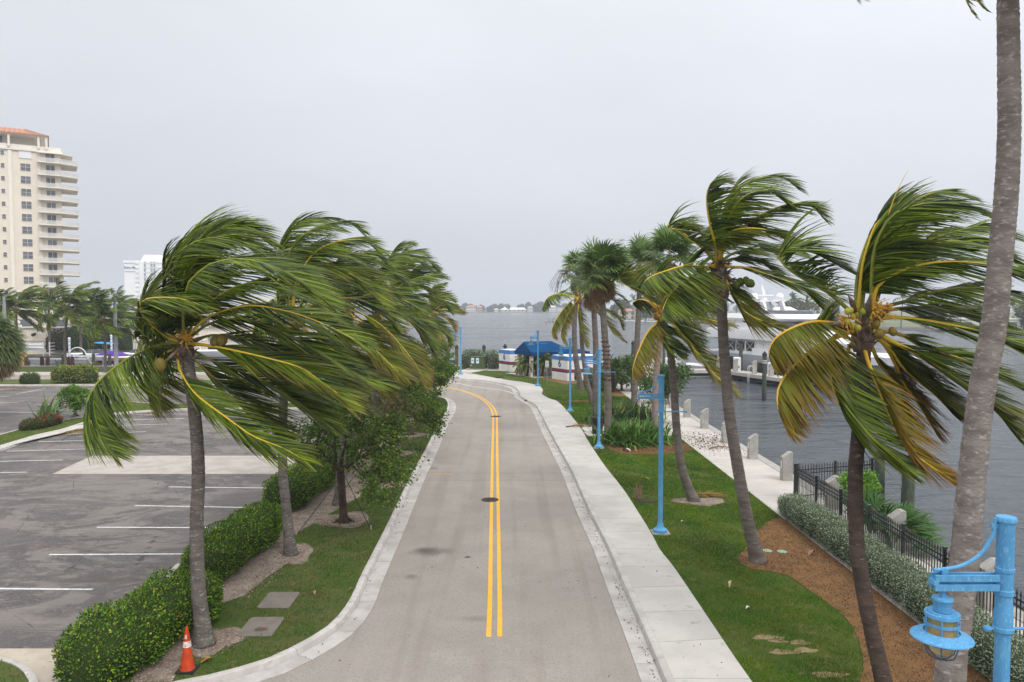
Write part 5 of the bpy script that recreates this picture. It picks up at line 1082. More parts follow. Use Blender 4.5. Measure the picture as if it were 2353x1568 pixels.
for (x,y,l) in ((1376,1030,'blue lamp post beside the trash bin, lantern in front of the palm trunks'),(1310,946,'blue lamp post standing before the right block of the toilet building'),(1236,888,'blue lamp post in front of the canopy at the sidewalk bulge'),(1059,861,'farthest blue lamp post, alone against the open water')):
    p=G(x,y,LZ); lamp_post('lamp_post',(p.x,p.y,LZ),l,rz=.0)
# street lights at the far left
def street_light(x,Y,h,hx,label,base=.05):
    X=(x-1176.5)/1740*Y; o=E('street_light',(X,Y,base),label,'street light','tall grey street lights at the left'); 
    MB().lathe([(.15,0),(.11,.4),(.095,h*.7),(.07,h)],10).build('pole',m_steel,o,world=False,smooth='all')
    MB().tube(cr([(0,0,h-.5),(hx*.3,0,h+.25),(hx*.7,0,h+.55),(hx,0,h+.55)],10),.05,6).build('arm',m_steel,o,world=False,smooth='all')
    MB().lathe([(0,.1),(.13,.08),(.16,0),(.13,-.06),(0,-.09)],10).build('lamp_head',m_stucco,o,world=False,smooth='all').location=(hx,0,h+.5); o.children[-1].scale=(2.4,1,1); return o
street_light(265,83,8.3,-1.9,'street light between the marina palms, arm reaching left'); street_light(11,84,8.6,1.6,'street light near the left edge, arm reaching right')
# ================================================================ TOILET BLOCK
ua=math.atan2(-.879,.477); BO=Vector((-1.5,87.6,LZ)); tb=E('toilet_block',BO,'white toilet building with blue top band, numerals 6 and a blue canvas canopy','building',rz=ua)
BB=lambda q,n,m,p=tb,s=False: q.build(n,m,p,world=False,smooth=s)
# local x along the front (far left to near right), local y towards the back; front faces -y ... rotated
sgn=1
def wallbox(x0,x1,y0,y1,h,name='wall'):
    w_=BB(MB().box(((x0+x1)/2,(y0+y1)/2,h/2),(x1-x0,y1-y0,h)),name,m_stucco); e=.012
    return w_
def bands(x0,x1,y0,y1,top=True,h=2.42):
    e=.015; c=((x0+x1)/2,(y0+y1)/2); d=(x1-x0,y1-y0)
    if top: BB(MB().box((c[0],c[1],h-.2),(d[0]+2*e,d[1]+2*e,.42)),'blue_band',m_band); BB(MB().box((c[0],c[1],h+.02),(d[0]-.1,d[1]-.1,.06)),'roof_slab',m_stucco)
    BB(MB().box((c[0],c[1],.98),(d[0]+2*e,d[1]+2*e,.34)),'navy_band',m_navy); BB(MB().box((c[0],c[1],.99),(d[0]+4*e,d[1]+4*e,.13)),'red_band',m_red)
for (x0,x1,y0,y1,t) in ((0,2.65,0,1.7,True),(.9,3.9,1.72,4.6,False),(11.7,14.65,0,3.9,True),(8.6,11.68,1.9,4.6,False)):
    wallbox(x0,x1,y0,y1,2.42); bands(x0,x1,y0,y1,t)
wallbox(3.92,8.58,3.6,4.6,2.42); bands(3.92,8.58,3.6,4.6,False)
BB(MB().box((7.2,1.2,.035),(6.4,5.0,.03)),'porch_floor',m_prom)
for x in (6.6,9.15):
    BB(MB().box((x,-.95,1.2),(.30,.30,2.4)),'column',m_stucco); 
    q=MB()
    for sx in (-1,1):
        for sy in (-1,1): q.box((x+sx*.152,-.95+sy*.152,1.2),(.035,.035,2.36))
    BB(q,'column_edge',m_red)
BB(MB().box((14.655,2.1,1.75),(.05,.62,.62)),'vent_frame',m_creamw)
v_=None
for k in range(6): BB(MB().box((14.70,2.1,1.52+k*.092),(.05,.58,.05)),'vent_slat',m_creamw)
BB(MB().box((5.2,3.58,1.05),(.9,.05,2.1)),'door',m_steel); BB(MB().box((7.6,3.58,1.05),(.9,.05,2.1)),'door',m_steel)
# canvas canopy: steep gabled centre with shallow skirts along the long axis
def canopy():
    def hip(x0,x1,y0,y1,z0,z1,ra,rb,val):
        (ax,ay),(bx,by)=ra,rb
        return MB().add([(x0,y0,z0),(x1,y0,z0),(x1,y1,z0),(x0,y1,z0),(ax,ay,z1),(bx,by,z1),(x0,y0,z0-val),(x1,y0,z0-val),(x1,y1,z0-val),(x0,y1,z0-val)],
          [(0,1,4),(1,2,5,4),(2,3,5),(3,0,4,5),(6,7,1,0),(7,8,2,1),(8,9,3,2),(9,6,0,3)] if ax==bx else [(0,1,5,4),(1,2,5),(2,3,4,5),(3,0,4),(6,7,1,0),(7,8,2,1),(8,9,3,2),(9,6,0,3)])
    BB(hip(6.0,9.6,-1.25,4.0,2.62,3.66,(7.8,-1.1),(7.8,2.3),.36),'canopy',m_canvas)
    BB(hip(1.6,5.98,1.75,4.7,2.66,3.05,(2.4,3.2),(5.95,3.2),.24),'canopy_wing',m_canvas)
    BB(hip(9.62,11.66,1.0,4.7,2.66,3.12,(9.65,2.8),(11.0,2.8),.3),'canopy_wing',m_canvas)
canopy()
def text_mesh(s,size,m,name,parent,loc,rot,ext=.01,bold=.0):
    cu=bpy.data.curves.new(name,'FONT'); cu.body=s; cu.size=size; cu.extrude=ext; cu.offset=bold; cu.align_x='CENTER'; cu.align_y='CENTER'; cu.resolution_u=4
    t=bpy.data.objects.new('tmp',cu); C.objects.link(t); bpy.context.view_layer.update(); me=bpy.data.meshes.new_from_object(t.evaluated_get(bpy.context.evaluated_depsgraph_get())); bpy.data.objects.remove(t)
    me.materials.clear(); me.materials.append(m); o=bpy.data.objects.new(name,me); C.objects.link(o); o.location=loc; o.rotation_euler=rot
    if parent: o.parent=parent
    return o
for x in (1.32,13.2):
    t=text_mesh('6',1.05,m_six,'numeral',tb,(x,-.012,1.66),(PI/2,0,0),ext=.012,bold=.022)
# sign post
p=G(1257,884,LZ); sg_=E('parking_sign',(p.x,p.y,LZ),'small white sign with red lettering on a thin grey post','sign',rz=-.1)
MB().box((0,0,1.1),(.05,.05,2.2)).build('post',m_steel,sg_,world=False); pl=MB().box((0,-.04,1.95),(.32,.02,.62)).build('sign_plate',m_stick,sg_,world=False)
MB().box((0,-.052,1.72),(.20,.006,.035)).build('arrow',m_navy,sg_,world=False)
for k,s in enumerate(('NO','PARKING','ANY','TIME')): text_mesh(s,.085 if s!='PARKING' else .07,m_red,'lettering',sg_,(0,-.052,2.15-.105*k),(PI/2,0,0),ext=.002)
# utility box
p=G(1098,850,LZ); ub=E('utility_box',(p.x,p.y+.3,LZ),'dark green utility box with two blue and white notices','utility box',rz=-.25)
MB().box((0,0,.06),(2.6,1.5,.12)).build('concrete_pad',m_post,ub,world=False)
MB().box((0,0,.82),(1.75,1.1,1.38),top=.98).box((0,0,1.53),(1.80,1.16,.06)).build('cabinet',m_tgreen,ub,world=False)
for x,r0_ in ((-.48,.06),(.12,-.02)):
    s=MB().box((0,0,0),(.34,.012,.62)).build('notice',m_stick,ub,world=False); s.location=(x,-.565,1.08); s.rotation_euler=(0,r0_,0)
    MB().lathe([(0,.0),(.12,.0),(.12,.01),(0,.01)],12).box((.03,.03,.005),(.08,.2,.012)).build('notice_emblem',m_stickb,s,world=False).rotation_euler=(PI/2,0,0); s.children[0].location=(0,-.008,.02)
MB().box((-.66,-.56,.52),(.16,.01,.12)).build('warning_label',m_yel,ub,world=False)
# bench
p=G(1012,846,LZ); bn=E('bench',(p.x,p.y,LZ),'dark green bench facing the water, half hidden by leaves','bench',rz=-.05)
for k in range(4): MB().box((0,-.25+.13*k,.48),(3.4,.11,.05)).build('seat_slat',m_bench,bn,world=False)
for k in range(3): MB().box((0,.32,.62+.13*k),(3.4,.05,.11)).build('backrest_slat',m_bench,bn,world=False)
for x in (-1.65,1.65): MB().box((x,0,.3),(.12,.7,.6)).box((x,.3,.7),(.12,.12,.4)).build('end_frame',m_bench,bn,world=False)
# ================================================================ SEA WALL POSTS
def wall_post(x,y,label,h=1.2,w=.42,d=.34,z=LZ+.02,name='concrete_post',grp='slanted concrete posts along the sea wall',rod=True):
    o=E(name,(x,y,z),label,'concrete post',grp); a,b=w/2,d/2; c=.018
    V=[(-a,-b,0),(a,-b,0),(a,-b,h),(a-.11,-b,h),(-a,-b,h-.22)]; q=MB(); q.loft([[(vx,vy*k,vz) for vx,vy,vz in V] for k in (1,-1)][::-1]); q.build('post_body',m_post,o,world=False)
    MB().box((-a-.006,0,h*.55),(.012,.1,.3)).build('reflector',m_wplas,o,world=False)
    if rod: MB().box((a+.02,0,h*.48),(.035,.06,h*.98)).build('steel_rod',m_fence,o,world=False)
    return o
PY=[(18.2,'sea wall post nearest the camera, at the right edge'),(22.7,'sea wall post behind the low fan palm'),(27.3,'sea wall post seen through the black fence corner'),(31.9,'sea wall post just beyond the fence end'),(36.4,'second sea wall post beyond the fence end'),(41,'sea wall post half hidden by the tall leaning palm'),(45.6,'sea wall post right of the lamp banner rod'),(50.2,'sea wall post behind the curved palm trunk'),(54.8,'sea wall post between the curved and pale trunks'),(59.4,'last sea wall post before the gate')]
for y,l in PY: wall_post(11.66,y,l,rod=y<24)
# ================================================================ PILINGS
def piling(x,y,top,label,r=.17,m=None,grp='capped timber pilings',cap=True,rope=False):
    o=E('piling',(x,y,WZ),label,'piling',grp); h=top-WZ
    MB().lathe([(r*1.08,-1),(r*1.05,.3),(r,h*.5),(r*.95,h)],12).build('timber',m or m_pile,o,world=False,smooth='all')
    MB().lathe([(r*1.06,0),(r*1.05,.75),(0,.75)],12).build('tide_stain',m_cap,o,world=False,smooth='all')
    if cap: MB().lathe([(r*1.15,h-.12),(r*1.18,h),(.02,h+.28)],12).build('cap',m_cap,o,world=False)
    if rope: MB().lathe([(r*1.02,h-.9),(r*1.22,h-.85),(r*1.1,h-.7),(r*1.25,h-.62),(r*1.02,h-.55)],10).build('rope_coil',m_post,o,world=False)
    return o
piling(23.4,70,3.1,'lone piling standing in open water near the yacht dock',.2,rope=True); piling(14.35,29.3,1.72,'thick piling behind the black fence, left of the pair',.2); piling(15.0,28.4,1.62,'thick piling behind the black fence, right of the pair',.23)
piling(-7.0,95.6,2.45,'dark piling rising beside the farthest blue lamp post',.22); piling(-3.6,97.2,2.35,'piling top showing behind the silvery hedge',.22); piling(-.9,98,2.4,'piling top showing above the left toilet block wall',.22)
piling(14.4,90,3.2,'piling beside the leaning reddish palm trunk',.2); piling(17.6,90,2.9,'piling behind the pale pinkish palm trunk',.2); piling(27.7,91.5,3.3,'piling against the yacht hull near its stern windows',.22); piling(31.6,84.5,3.2,'piling between the yacht and dock, right of the round fenders',.22)
piling(20.3,101,3.0,'small distant piling left of the yacht stern',.2)
# ================================================================ DOCKS
def dock(name,a,b,wd,label,top=-.15,th=.65):
    a,b=Vector((*a,0)),Vector((*b,0)); d=(b-a); L=d.length; o=E(name,(a.x,a.y,top),label,'dock','concrete docks in the yacht basin',rz=math.atan2(d.y,d.x)); n=max(1,int(L/3))
    for k in range(n): MB().box(((k+.5)*L/n,0,-th*.3),(L/n-.03,wd,th*.6)).build('deck_slab',m_prom,o,world=False)
    MB().box((L/2,0,-th*.85),(L,wd*.8,th*.6)).build('under_beam',m_rubber,o,world=False); return o
dock('dock',(12.3,91.2),(26.3,92.6),2.0,'long low dock running from the sea wall towards the yacht'); dock('dock',(26.0,92.2),(30.2,79.2),2.0,'finger dock alongside the white yacht'); dock('dock',(19.5,96),(23.2,107),1.6,'farther finger dock left of the yacht stern'); dock('dock',(13.2,78),(18.5,97),1.5,'narrow dock beyond the gate, lined with slanted posts')
pg='slanted concrete posts on the docks'
for k,(x,y,l) in enumerate(((25.2,92.0,'first dock post at the yacht stern end'),(26.4,89.2,'second dock post along the yacht'),(27.6,86.0,'third dock post along the yacht, before the white locker'),(28.5,83.0,'fourth dock post along the yacht'),(29.5,80.0,'last dock post at the near end of the yacht dock'))): wall_post(x,y,l,h=1.55,w=.5,d=.35,z=-.15,grp=pg)
for k,(x,y,l) in enumerate(((13.0,82,'nearest left post on the narrow dock'),(14.0,86,'second left post on the narrow dock'),(15.6,81.5,'nearest right post on the narrow dock'),(16.5,85.5,'second right post on the narrow dock'),(17.5,90,'third right post on the narrow dock'),(15.1,90.5,'third left post on the narrow dock'),(21.0,99,'post on the farther finger dock, left one'),(22.3,98,'post on the farther finger dock, right one'))): wall_post(x,y,l,h=1.5,w=.5,d=.35,z=-.15,grp=pg)
def pedestal(x,y,label,h=1.25,w=.5,z=-.15):
    o=E('power_pedestal',(x,y,z),label,'dock pedestal','white pedestals on the docks'); MB().box((0,0,h/2),(w,w*.8,h)).build('cabinet',m_wplas,o,world=False); MB().box((0,0,h+.06),(w*1.12,w*.92,.12),top=.7).build('cap',m_wplas,o,world=False); MB().box((-.0,-w*.41,h*.3),(w*.6,.02,h*.2)).build('socket_panel',m_steel,o,world=False)
pedestal(26.9,90.3,'tallest white pedestal by the yacht stern windows',1.5,.75); pedestal(28.9,84.4,'white pedestal beside the lone dark piling',1.3,.55); pedestal(18.9,91.6,'left of the two white pedestals on the long dock',1.35,.6); pedestal(19.9,91.8,'right of the two white pedestals on the long dock',1.3,.55); pedestal(21.6,101,'white pedestal on the farther finger dock'); pedestal(14.6,83,'squat white box among the narrow dock posts',1.0,.9); pedestal(17.4,93,'white pedestal at the end of the narrow dock')
ld=E('dock_ladder',(27.0,85.9,-.15),'white swim ladder curving over the dock edge','ladder')
for s in (-.25,.25): MB().tube(cr([(.4,s,0),(.4,s,.75),(.15,s,.9),(-.1,s,.75),(-.1,s,-1.3)],16),.03,6).build('rail',m_wplas,ld,world=False,smooth='all')
for k in range(4): MB().tube([(-.1,-.25,-.2-.3*k),(-.1,.25,-.2-.3*k)],.025,5).build('rung',m_wplas,ld,world=False)
# ================================================================ YACHT
yh=math.atan2(-28,10.5); ya=E('motor_yacht',(28.9,101.0,WZ),'large white motor yacht with grey hull and radar arch, moored at the dock','yacht',rz=yh)
YB=lambda q,n,m=m_white,s=True,p=ya: q.build(n,m,p,world=False,smooth=s)
def plan(L0,L1,bw,z,nose=.45,n=10,rake=0,tail=.9):
    P=[]; l=L1-L0
    for i in range(n+1):
        f=i/n; x=L0+l*f; w_=bw*(tail+(1-tail)*min(1,f*4)) if f<1-nose else bw*max(.02,max(0.,math.cos((f-(1-nose))/nose*PI/2))**.75); P.append((x,w_,z))
    return [(x,y,z) for x,y,z in P]+[(x,-y,z) for x,y,z in P[::-1]]
YB(MB().loft([plan(0,27.5,2.6,-.6,.5),plan(0,28.5,3.1,.1,.5),plan(0,29.8,3.45,1.6,.45),plan(0,31.3,3.6,2.9,.42)]),'hull',m_greyh)
YB(MB().loft([plan(-.02,28.6,3.14,-.1,.5),plan(-.02,28.7,3.2,.16,.5)]),'boot_stripe',m_navy)
YB(MB().loft([plan(9,31.5,3.62,2.9,.42),plan(9,31.9,3.6,3.7,.42),plan(9,31.8,3.45,3.72,.42)]),'bulwark')
YB(MB().box((.2,0,2.95),(2.5,6.4,.2)),'aft_deck')
YB(MB().loft([plan(2.5,22,2.9,2.9,.35),plan(2.6,21.6,2.85,4.7,.35)]),'main_deckhouse')
YB(MB().loft([plan(.3,23,3.2,4.55,.35,tail=.8),plan(-.8,23.6,3.5,4.75,.35,tail=.8),plan(-1.0,22.6,3.55,5.6,.35,tail=.8),plan(-.6,22,3.5,5.95,.35,tail=.8)]),'upper_deck')
YB(MB().loft([plan(4.2,18.5,2.6,5.95,.4),plan(4.6,16.6,2.45,7.15,.4)]),'upper_deckhouse')
YB(MB().loft([plan(5.2,18.6,2.62,6.25,.4),plan(5.3,17.2,2.54,6.95,.4)]),'upper_windows',m_dglass)
YB(MB().loft([plan(2.4,17.6,2.9,7.1,.4),plan(1.8,18.4,3.0,7.3,.4),plan(2.6,17.4,2.7,7.85,.4)]),'flybridge_roof')
YB(MB().loft([plan(6.2,15.5,2.2,7.85,.4),plan(6.2,16.0,2.3,8.25,.4),plan(6.3,15.8,2.2,8.26,.4)]),'wind_screen',mat('smoke_glass',(.22,.23,.27),(.26,.27,.3),sc=1,rough=.15))
for s in (-1,1):
    for k,(x0,wx) in enumerate(((4.2,1.6),(6.1,1.6),(8.0,1.6))):
        w_=YB(MB().box((x0+.2,s*2.89,3.85),(1.5,.06,1.15)),'saloon_window',m_dglass,False)
        MB().bar((x0-.5,s*2.94,3.32),(x0+.9,s*2.94,4.38),.04).bar((x0-.5,s*2.94,4.38),(x0+.9,s*2.94,3.32),.04).build('tape_cross',m_stick,w_,world=False)
    YB(MB().box((2.95,s*2.87,3.75),(.35,.06,1.0)),'saloon_window',m_dglass,False)
    for x in (9.5,12.5,18,21): YB(MB().box((x,s*3.33,1.7),(.7,.25,.32)),'port_light',m_dglass,False)
    for x in (6.2,8.6): YB(MB().loft([[(x+dx,s*yy,z) for dx,z in ((0,7.9),(.9,7.9),(.2,9.3),(-.5,9.3))] for yy in (1.3,1.6)]),'arch_leg',m_white,False)
    YB(MB().lathe([(0,-.1),(.42,0),(.5,.35),(.42,.68),(.2,.86),(0,.9)],14,(7.0 if s<0 else 8.2,s*1.45,9.5)),'radar_dome')
    q=MB()
    for k in range(14): q.tube([(10+k*1.4,s*3.5*(1 if k<8 else math.cos((k-8)/6*PI/2.2)),3.7),(10+k*1.4,s*3.5*(1 if k<8 else math.cos((k-8)/6*PI/2.2)),4.3)],.025,4)
    q.tube([(10+k*1.4,s*3.5*(1 if k<8 else math.cos((k-8)/6*PI/2.2)),4.3) for k in range(14)],.03,4); YB(q,'guard_rail',m_steel)
YB(MB().box((7.2,0,9.38),(2.3,4.6,.16)),'arch_platform',m_white,False)
YB(MB().tube([(7.2,0,9.4),(6.9,0,10.4),(6.6,0,11.3)],[.3,.2,.1],8).box((7.4,0,10.1),(.3,2.2,.12)).tube([(6.6,0,11.3),(6.5,0,12.4)],.03,4),'mast')
YB(MB().box((9.6,0,9.5),(.25,1.8,.16)),'radar_bar')
for k,(x,z) in enumerate(((11.2,.95),(14.6,1.0),(19,.9))):
    o=tag(MB().lathe([(0,-.85),(.6,-.7),(.85,0),(.6,.7),(0,.85)],14).build('round_fender',m_rubber,smooth='all'),('left','middle','right')[k]+' of the black round fenders hanging on the yacht side','fender','black fenders on the yacht'); m4=ya.matrix_basis
    c=Matrix.Translation(ya.location)@Matrix.Rotation(yh,4,'Z')@Vector((x,-3.95,z+.35)); o.location=c
for k,(x,y,l,mm) in enumerate(((3.0,-4.6,'covered navy outboard bundle on the left dinghy at the yacht stern',m_dblue),(6.6,-4.7,'black outboard bundle with a white disc beside the yacht',m_rubber))):
    c=Matrix.Translation(ya.location)@Matrix.Rotation(yh,4,'Z')@Vector((x,y,1.6)); o=E('covered_outboard',c,l,'outboard motor','covered outboards at the yacht side')
    MB().lathe([(0,-.7),(.35,-.6),(.5,0),(.62,.5),(.5,.95),(0,1.05)],12).build('cover',mm,o,world=False,smooth='all'); MB().box((0,0,-1.0),(.35,.5,1.0)).build('motor_leg',m_rubber,o,world=False)
    if k: MB().lathe([(0,-.05),(.28,-.03),(.28,.03),(0,.05)],12).build('disc',m_wplas,o,world=False).location=(-.35,-.45,.7); o.children[-1].rotation_euler=(PI/2,0,-.6)
# small open boat at the stern
def small_boat(name,loc,rz,L,label,hm,cat='boat',cover=None,cabin=False,top=None,grp=None,w=None):
    o=E(name,loc,label,cat,grp,rz=rz); w=w or L*.16
    def pl(z,bw,a,b): return plan(a,b,bw,z,.6,10)
    MB().loft([pl(-.2,w*.6,0,L*.9),pl(.25,w*.85,0,L*.95),pl(.75,w,0,L)]).build('hull',hm,o,world=False,smooth=True)
    MB().loft([pl(.75,w*1.02,0,L*1.005),pl(.85,w*1.02,0,L*1.005),pl(.95,w*.85,.1,L*.97)]).build('deck',m_white,o,world=False,smooth=True)
    if cabin: MB().loft([pl(.9,w*.6,L*.25,L*.75),pl(1.5,w*.45,L*.3,L*.6)]).build('windscreen',m_dglass,o,world=False,smooth=True)
    if cover: MB().loft([[(L*.30,-w*.9,.9),(L*.30,w*.9,.9),(L*.32,0,1.1)],[(L*.5,-w*.9,.92),(L*.5,w*.9,.92),(L*.5,0,1.75)],[(L*.75,-w*.5,.92),(L*.75,w*.5,.92),(L*.75,0,1.15)]]).build('boat_cover',cover,o,world=False)
    if top:
        MB().loft([[(L*.2,-w*.8,2.3),(L*.2,w*.8,2.3),(L*.2,w*.8,2.36),(L*.2,-w*.8,2.36)],[(L*.5,-w*.8,2.5),(L*.5,w*.8,2.5),(L*.5,w*.8,2.56),(L*.5,-w*.8,2.56)]]).build('bimini_top',top,o,world=False)
        q=MB()
        for x in (.22,.48):
            for s in (-1,1): q.tube([(L*x,s*w*.75,.9),(L*x,s*w*.78,2.4)],.03,4)
        q.build('bimini_frame',m_steel,o,world=False)
    return o
small_boat('tender_boat',(24.2,104.5,WZ),yh,6.5,'white open tender floating behind the yacht stern',m_white,cabin=False)
# ================================================================ BLACK FENCES
def fence(label,a,b,h=1.28,post=2.0,step=.125,rings=True,name='iron_fence',zt=LZ+.02,grp='black iron fences by the water'):
    a,b=Vector(a),Vector(b); d=b-a; L=d.length; o=E(name,(a.x,a.y,zt),label,'fence',grp,rz=math.atan2(d.y,d.x))
    for z in (h-.12,h-.27,.15): MB().box((L/2,0,z),(L,.035,.035)).build('rail',m_fence,o,world=False)
    n=max(1,round(L/post)); pst=None; pk=None
    for k in range(n+1):
        if pst is None: pst=MB().box((0,0,(h+.1)/2),(.075,.075,h+.1)).box((0,0,h+.115),(.1,.1,.03)).build('post',m_fence,o,world=False); pst.location=(0,0,0)
        else: inst(pst,'post',o,(k*L/n,0,0))
    m=int(L/step)
    for k in range(1,m):
        x=k*L/m
        if min(abs(x-j*L/n) for j in range(n+1))<.06: continue
        if pk is None: pk=MB().box((0,0,(h-.02)/2+.02),(.02,.02,h-.04)).lathe([(.008,h-.02),(.028,h+.01),(.012,h+.05),(.001,h+.11)],5).box((0,0,h-.02),(.045,.045,.018)).build('picket',m_fence,o,world=False); pk.location=(x,0,0)
        else: inst(pk,'picket',o,(x,0,0))
    if rings:
        q=MB()
        for k in range(m):
            x=(k+.5)*L/m; q.tube([(x+.05*math.cos(t*PI/4),0,h-.195+.05*math.sin(t*PI/4)) for t in range(9)],.007,4,cap=False)
        q.build('rail_rings',m_fence,o,world=False,kind='stuff')
    return o
fence('long black iron fence running behind the silvery hedge',(10.75,28.5),(10.75,8.6)); fence('short black iron fence across the sea wall end, meeting the big pilings',(10.85,28.55),(14.2,29.6)); fence('black iron gate closing the far end of the promenade',(8.75,65.2),(11.9,65.4),h=1.5,post=1.6,rings=False); fence('black fence left of the gate, half hidden by silvery bushes',(6.9,72.5),(8.65,65.3),h=1.5,rings=False)
# ================================================================ TRAFFIC CONE, BIN, LITTER
p=G(431,1541,LZ); cn=E('traffic_cone',(p.x,p.y,LZ),'worn orange traffic cone with a white band at the kerb','traffic cone')
MB().box((0,0,.022),(.36,.36,.044)).build('base',m_rubber,cn,world=False)
MB().lathe([(.150,.04),(.142,.06),(.132,.08),(.024,.90),(.018,.915),(.012,.90)],24).build('cone_body',m_cone,cn,world=False,smooth='all')
MB().lathe([(.0845,.50),(.0705,.62)],24).build('white_band',m_refl,cn,world=False,smooth='all')
MB().lathe([(.0605,.66),(.0455,.78)],24).add([],[]).build('worn_band',m_cone,cn,world=False,smooth='all')
q=MB()
for k in range(5):
    a=-1.9+.14*k; r_0=.0585; q.add([((r_0+.003)*math.cos(a),(r_0+.003)*math.sin(a),.675),((r_0+.003)*math.cos(a+.15),(r_0+.003)*math.sin(a+.15),.68),(.052*math.cos(a+.15),.052*math.sin(a+.15),.76-.02*(k%2)),(.052*math.cos(a),.052*math.sin(a),.755)],[(0,1,2,3)])
q.build('band_remnant',m_refl,cn,world=False)
p=G(1402,1010,LZ); bn=E('trash_bin',(4.95,43.6,LZ+.03),'black cylindrical trash bin beside the third lamp post','trash bin'); MB().lathe([(.0,0),(.26,0),(.29,.05),(.30,.85),(.32,.88),(.32,.93),(.27,.95),(.2,.97),(0,.98)],20).build('bin_body',m_rubber,bn,world=False,smooth=True)
q=MB()
for k in range(20): a=k*PI/10; q.box((.305*math.cos(a),.305*math.sin(a),.46),(.014,.03,.74),a)
q.build('bin_rib',m_fence,bn,world=False)
def flat_leaf(x,y,name,label,cat,m,L=.22,w=.10,rz=0,z=LZ+.03,curl=.05):
    c=G(x,y,z); q=MB(); V=[]
    for k in range(7):
        f=k/6; ww=w/2*math.sin(PI*min(1,f*.9+.08)); V.append((L*(f-.5),ww,curl*math.sin(PI*f)+.01)); V.append((L*(f-.5),-ww,curl*math.sin(PI*f)*1.3+.015))
    for k in range(6): q.add([],[]); 
    q.v=V; q.f=[(2*k,2*k+1,2*k+3,2*k+2) for k in range(6)]; n=len(V); q.v+= [(a,b,c_-.008) for a,b,c_ in V]; q.f+=[(n+2*k+2,n+2*k+3,n+2*k+1,n+2*k) for k in range(6)]
    o=q.build(name,m); o.location=c; o.rotation_euler.z=rz; return tag(o,label,cat)
m_dry=mat('dry_leaf',(.30,.19,.13),(.20,.11,.07),sc=20,rough=.9); m_scrap=mat('white_scrap',(.78,.78,.76),sc=20,rough=.7); m_yscrap=mat('yellow_scrap',(.75,.62,.06),sc=20,rough=.7)
flat_leaf(601,1446,'dry_leaf','curled pale dry leaf lying on the nearer concrete lid','leaf',m_dry,.30,.13,.2,LZ+.05); flat_leaf(477,1518,'fallen_husk','yellow and brown palm husk beside the orange cone','husk',mat('husk_yellow',(.38,.26,.04),(.2,.05,.02),sc=9),.3,.14,.9); flat_leaf(680,1408,'dry_leaf','brown leaf in the grass above the nearer concrete lid','leaf',m_dry,.18,.07,.5)
flat_leaf(722,1364,'dry_leaf','brown leaf in the verge right of the farther lid','leaf',m_dry,.2,.08,2.); flat_leaf(848,1282,'dry_leaf','dry leaf lying across the left kerb','leaf',m_dry,.34,.05,.1,LZ+.05); flat_leaf(808,1356,'dry_leaf','dry leaf hanging on the left kerb edge','leaf',m_dry,.25,.09,.7,LZ+.04)
flat_leaf(940,1081,'paper_scrap','white scrap of paper on the left verge','litter',m_scrap,.35,.2,.1); flat_leaf(1568,1200,'paper_scrap','small white scrap on the lawn right of the lantern-less lamp','litter',m_scrap,.11,.08,.3); flat_leaf(1719,1399,'plastic_scrap','pale bluish plastic scrap on the near lawn','litter',m_scrap,.12,.1,.3); flat_leaf(1677,1348,'dry_leaf','pale twisted leaf standing in the near lawn','leaf',mat('straw',(.6,.48,.25),sc=20),.18,.08,1.2,curl=.12)
flat_leaf(1482,1100,'yellow_strip','yellow plastic strip on the lawn','litter',m_yscrap,.62,.07,-.9); flat_leaf(1440,1037,'palm_sheath','white curled palm sheath on the mulch by the sword leaves','litter',mat('pale_sheath',(.6,.56,.48),sc=10),.5,.26,-.7,curl=.12); flat_leaf(1865,1274,'palm_stub','brown palm stub lying under the silvery hedge','leaf',m_dry,.42,.14,.8,curl=.1)
flat_leaf(1075,1281,'asphalt_scrap','small dark scrap on the road near the yellow lines','litter',m_rubber,.22,.06,.1,.01,.01); flat_leaf(998,1076,'leafy_twig','small green leafy twig at the left gutter','leaf',mat('twig_green',(.06,.12,.02),sc=9),.34,.12,.2,.02)
for x,l in ((1763,'left of two round green valve lids in the mulch'),(1797,'right of two round green valve lids in the mulch')):
    c=G(x,1268 if x<1770 else 1270,LZ); tag(MB().lathe([(.15,0),(.15,.035),(.13,.045),(0,.045)],16,c).build('valve_lid',mat('valve_green',(.28,.36,.24),sc=9,rough=.7)),l,'valve lid','green valve lids')
c=G(1466,1148,LZ); st_=E('dry_palm_stump',c,'dry straw-coloured palm stump beside the drain grate','stump'); q=MB(); rd=random.Random(4)
for k in range(40): a=rd.uniform(0,6.3); rr=rd.uniform(.02,.12); b=c+Vector((rr*math.cos(a),rr*math.sin(a),0)); q.tube([b,b+Vector((rr*.6*math.cos(a),rr*.6*math.sin(a),rd.uniform(.3,.62)))],[.02,.004],4)
q.build('straw',mat('straw_brown',(.32,.23,.14),(.2,.13,.08),sc=14,rough=1),st_)
c=G(1482,1152,LZ); gr_=E('drain_grate',c,'rusty square drain grate sunk in the lawn','drain'); MB().box(c+Vector((0,0,.012)),(.72,.5,.03)).build('grate_frame',m_iron,gr_)
for k in range(8): MB().box(c+Vector((-.3+.086*k,0,.032)),(.03,.46,.014)).build('grate_bar',m_iron,gr_)
# storm inlet at the sidewalk bulge
c=G(1218,924,.0); MB().box((c.x+.1,c.y+.1,.045),(.5,1.5,.075),rz=.45).build('storm_inlet',m_rubber,kind='structure')
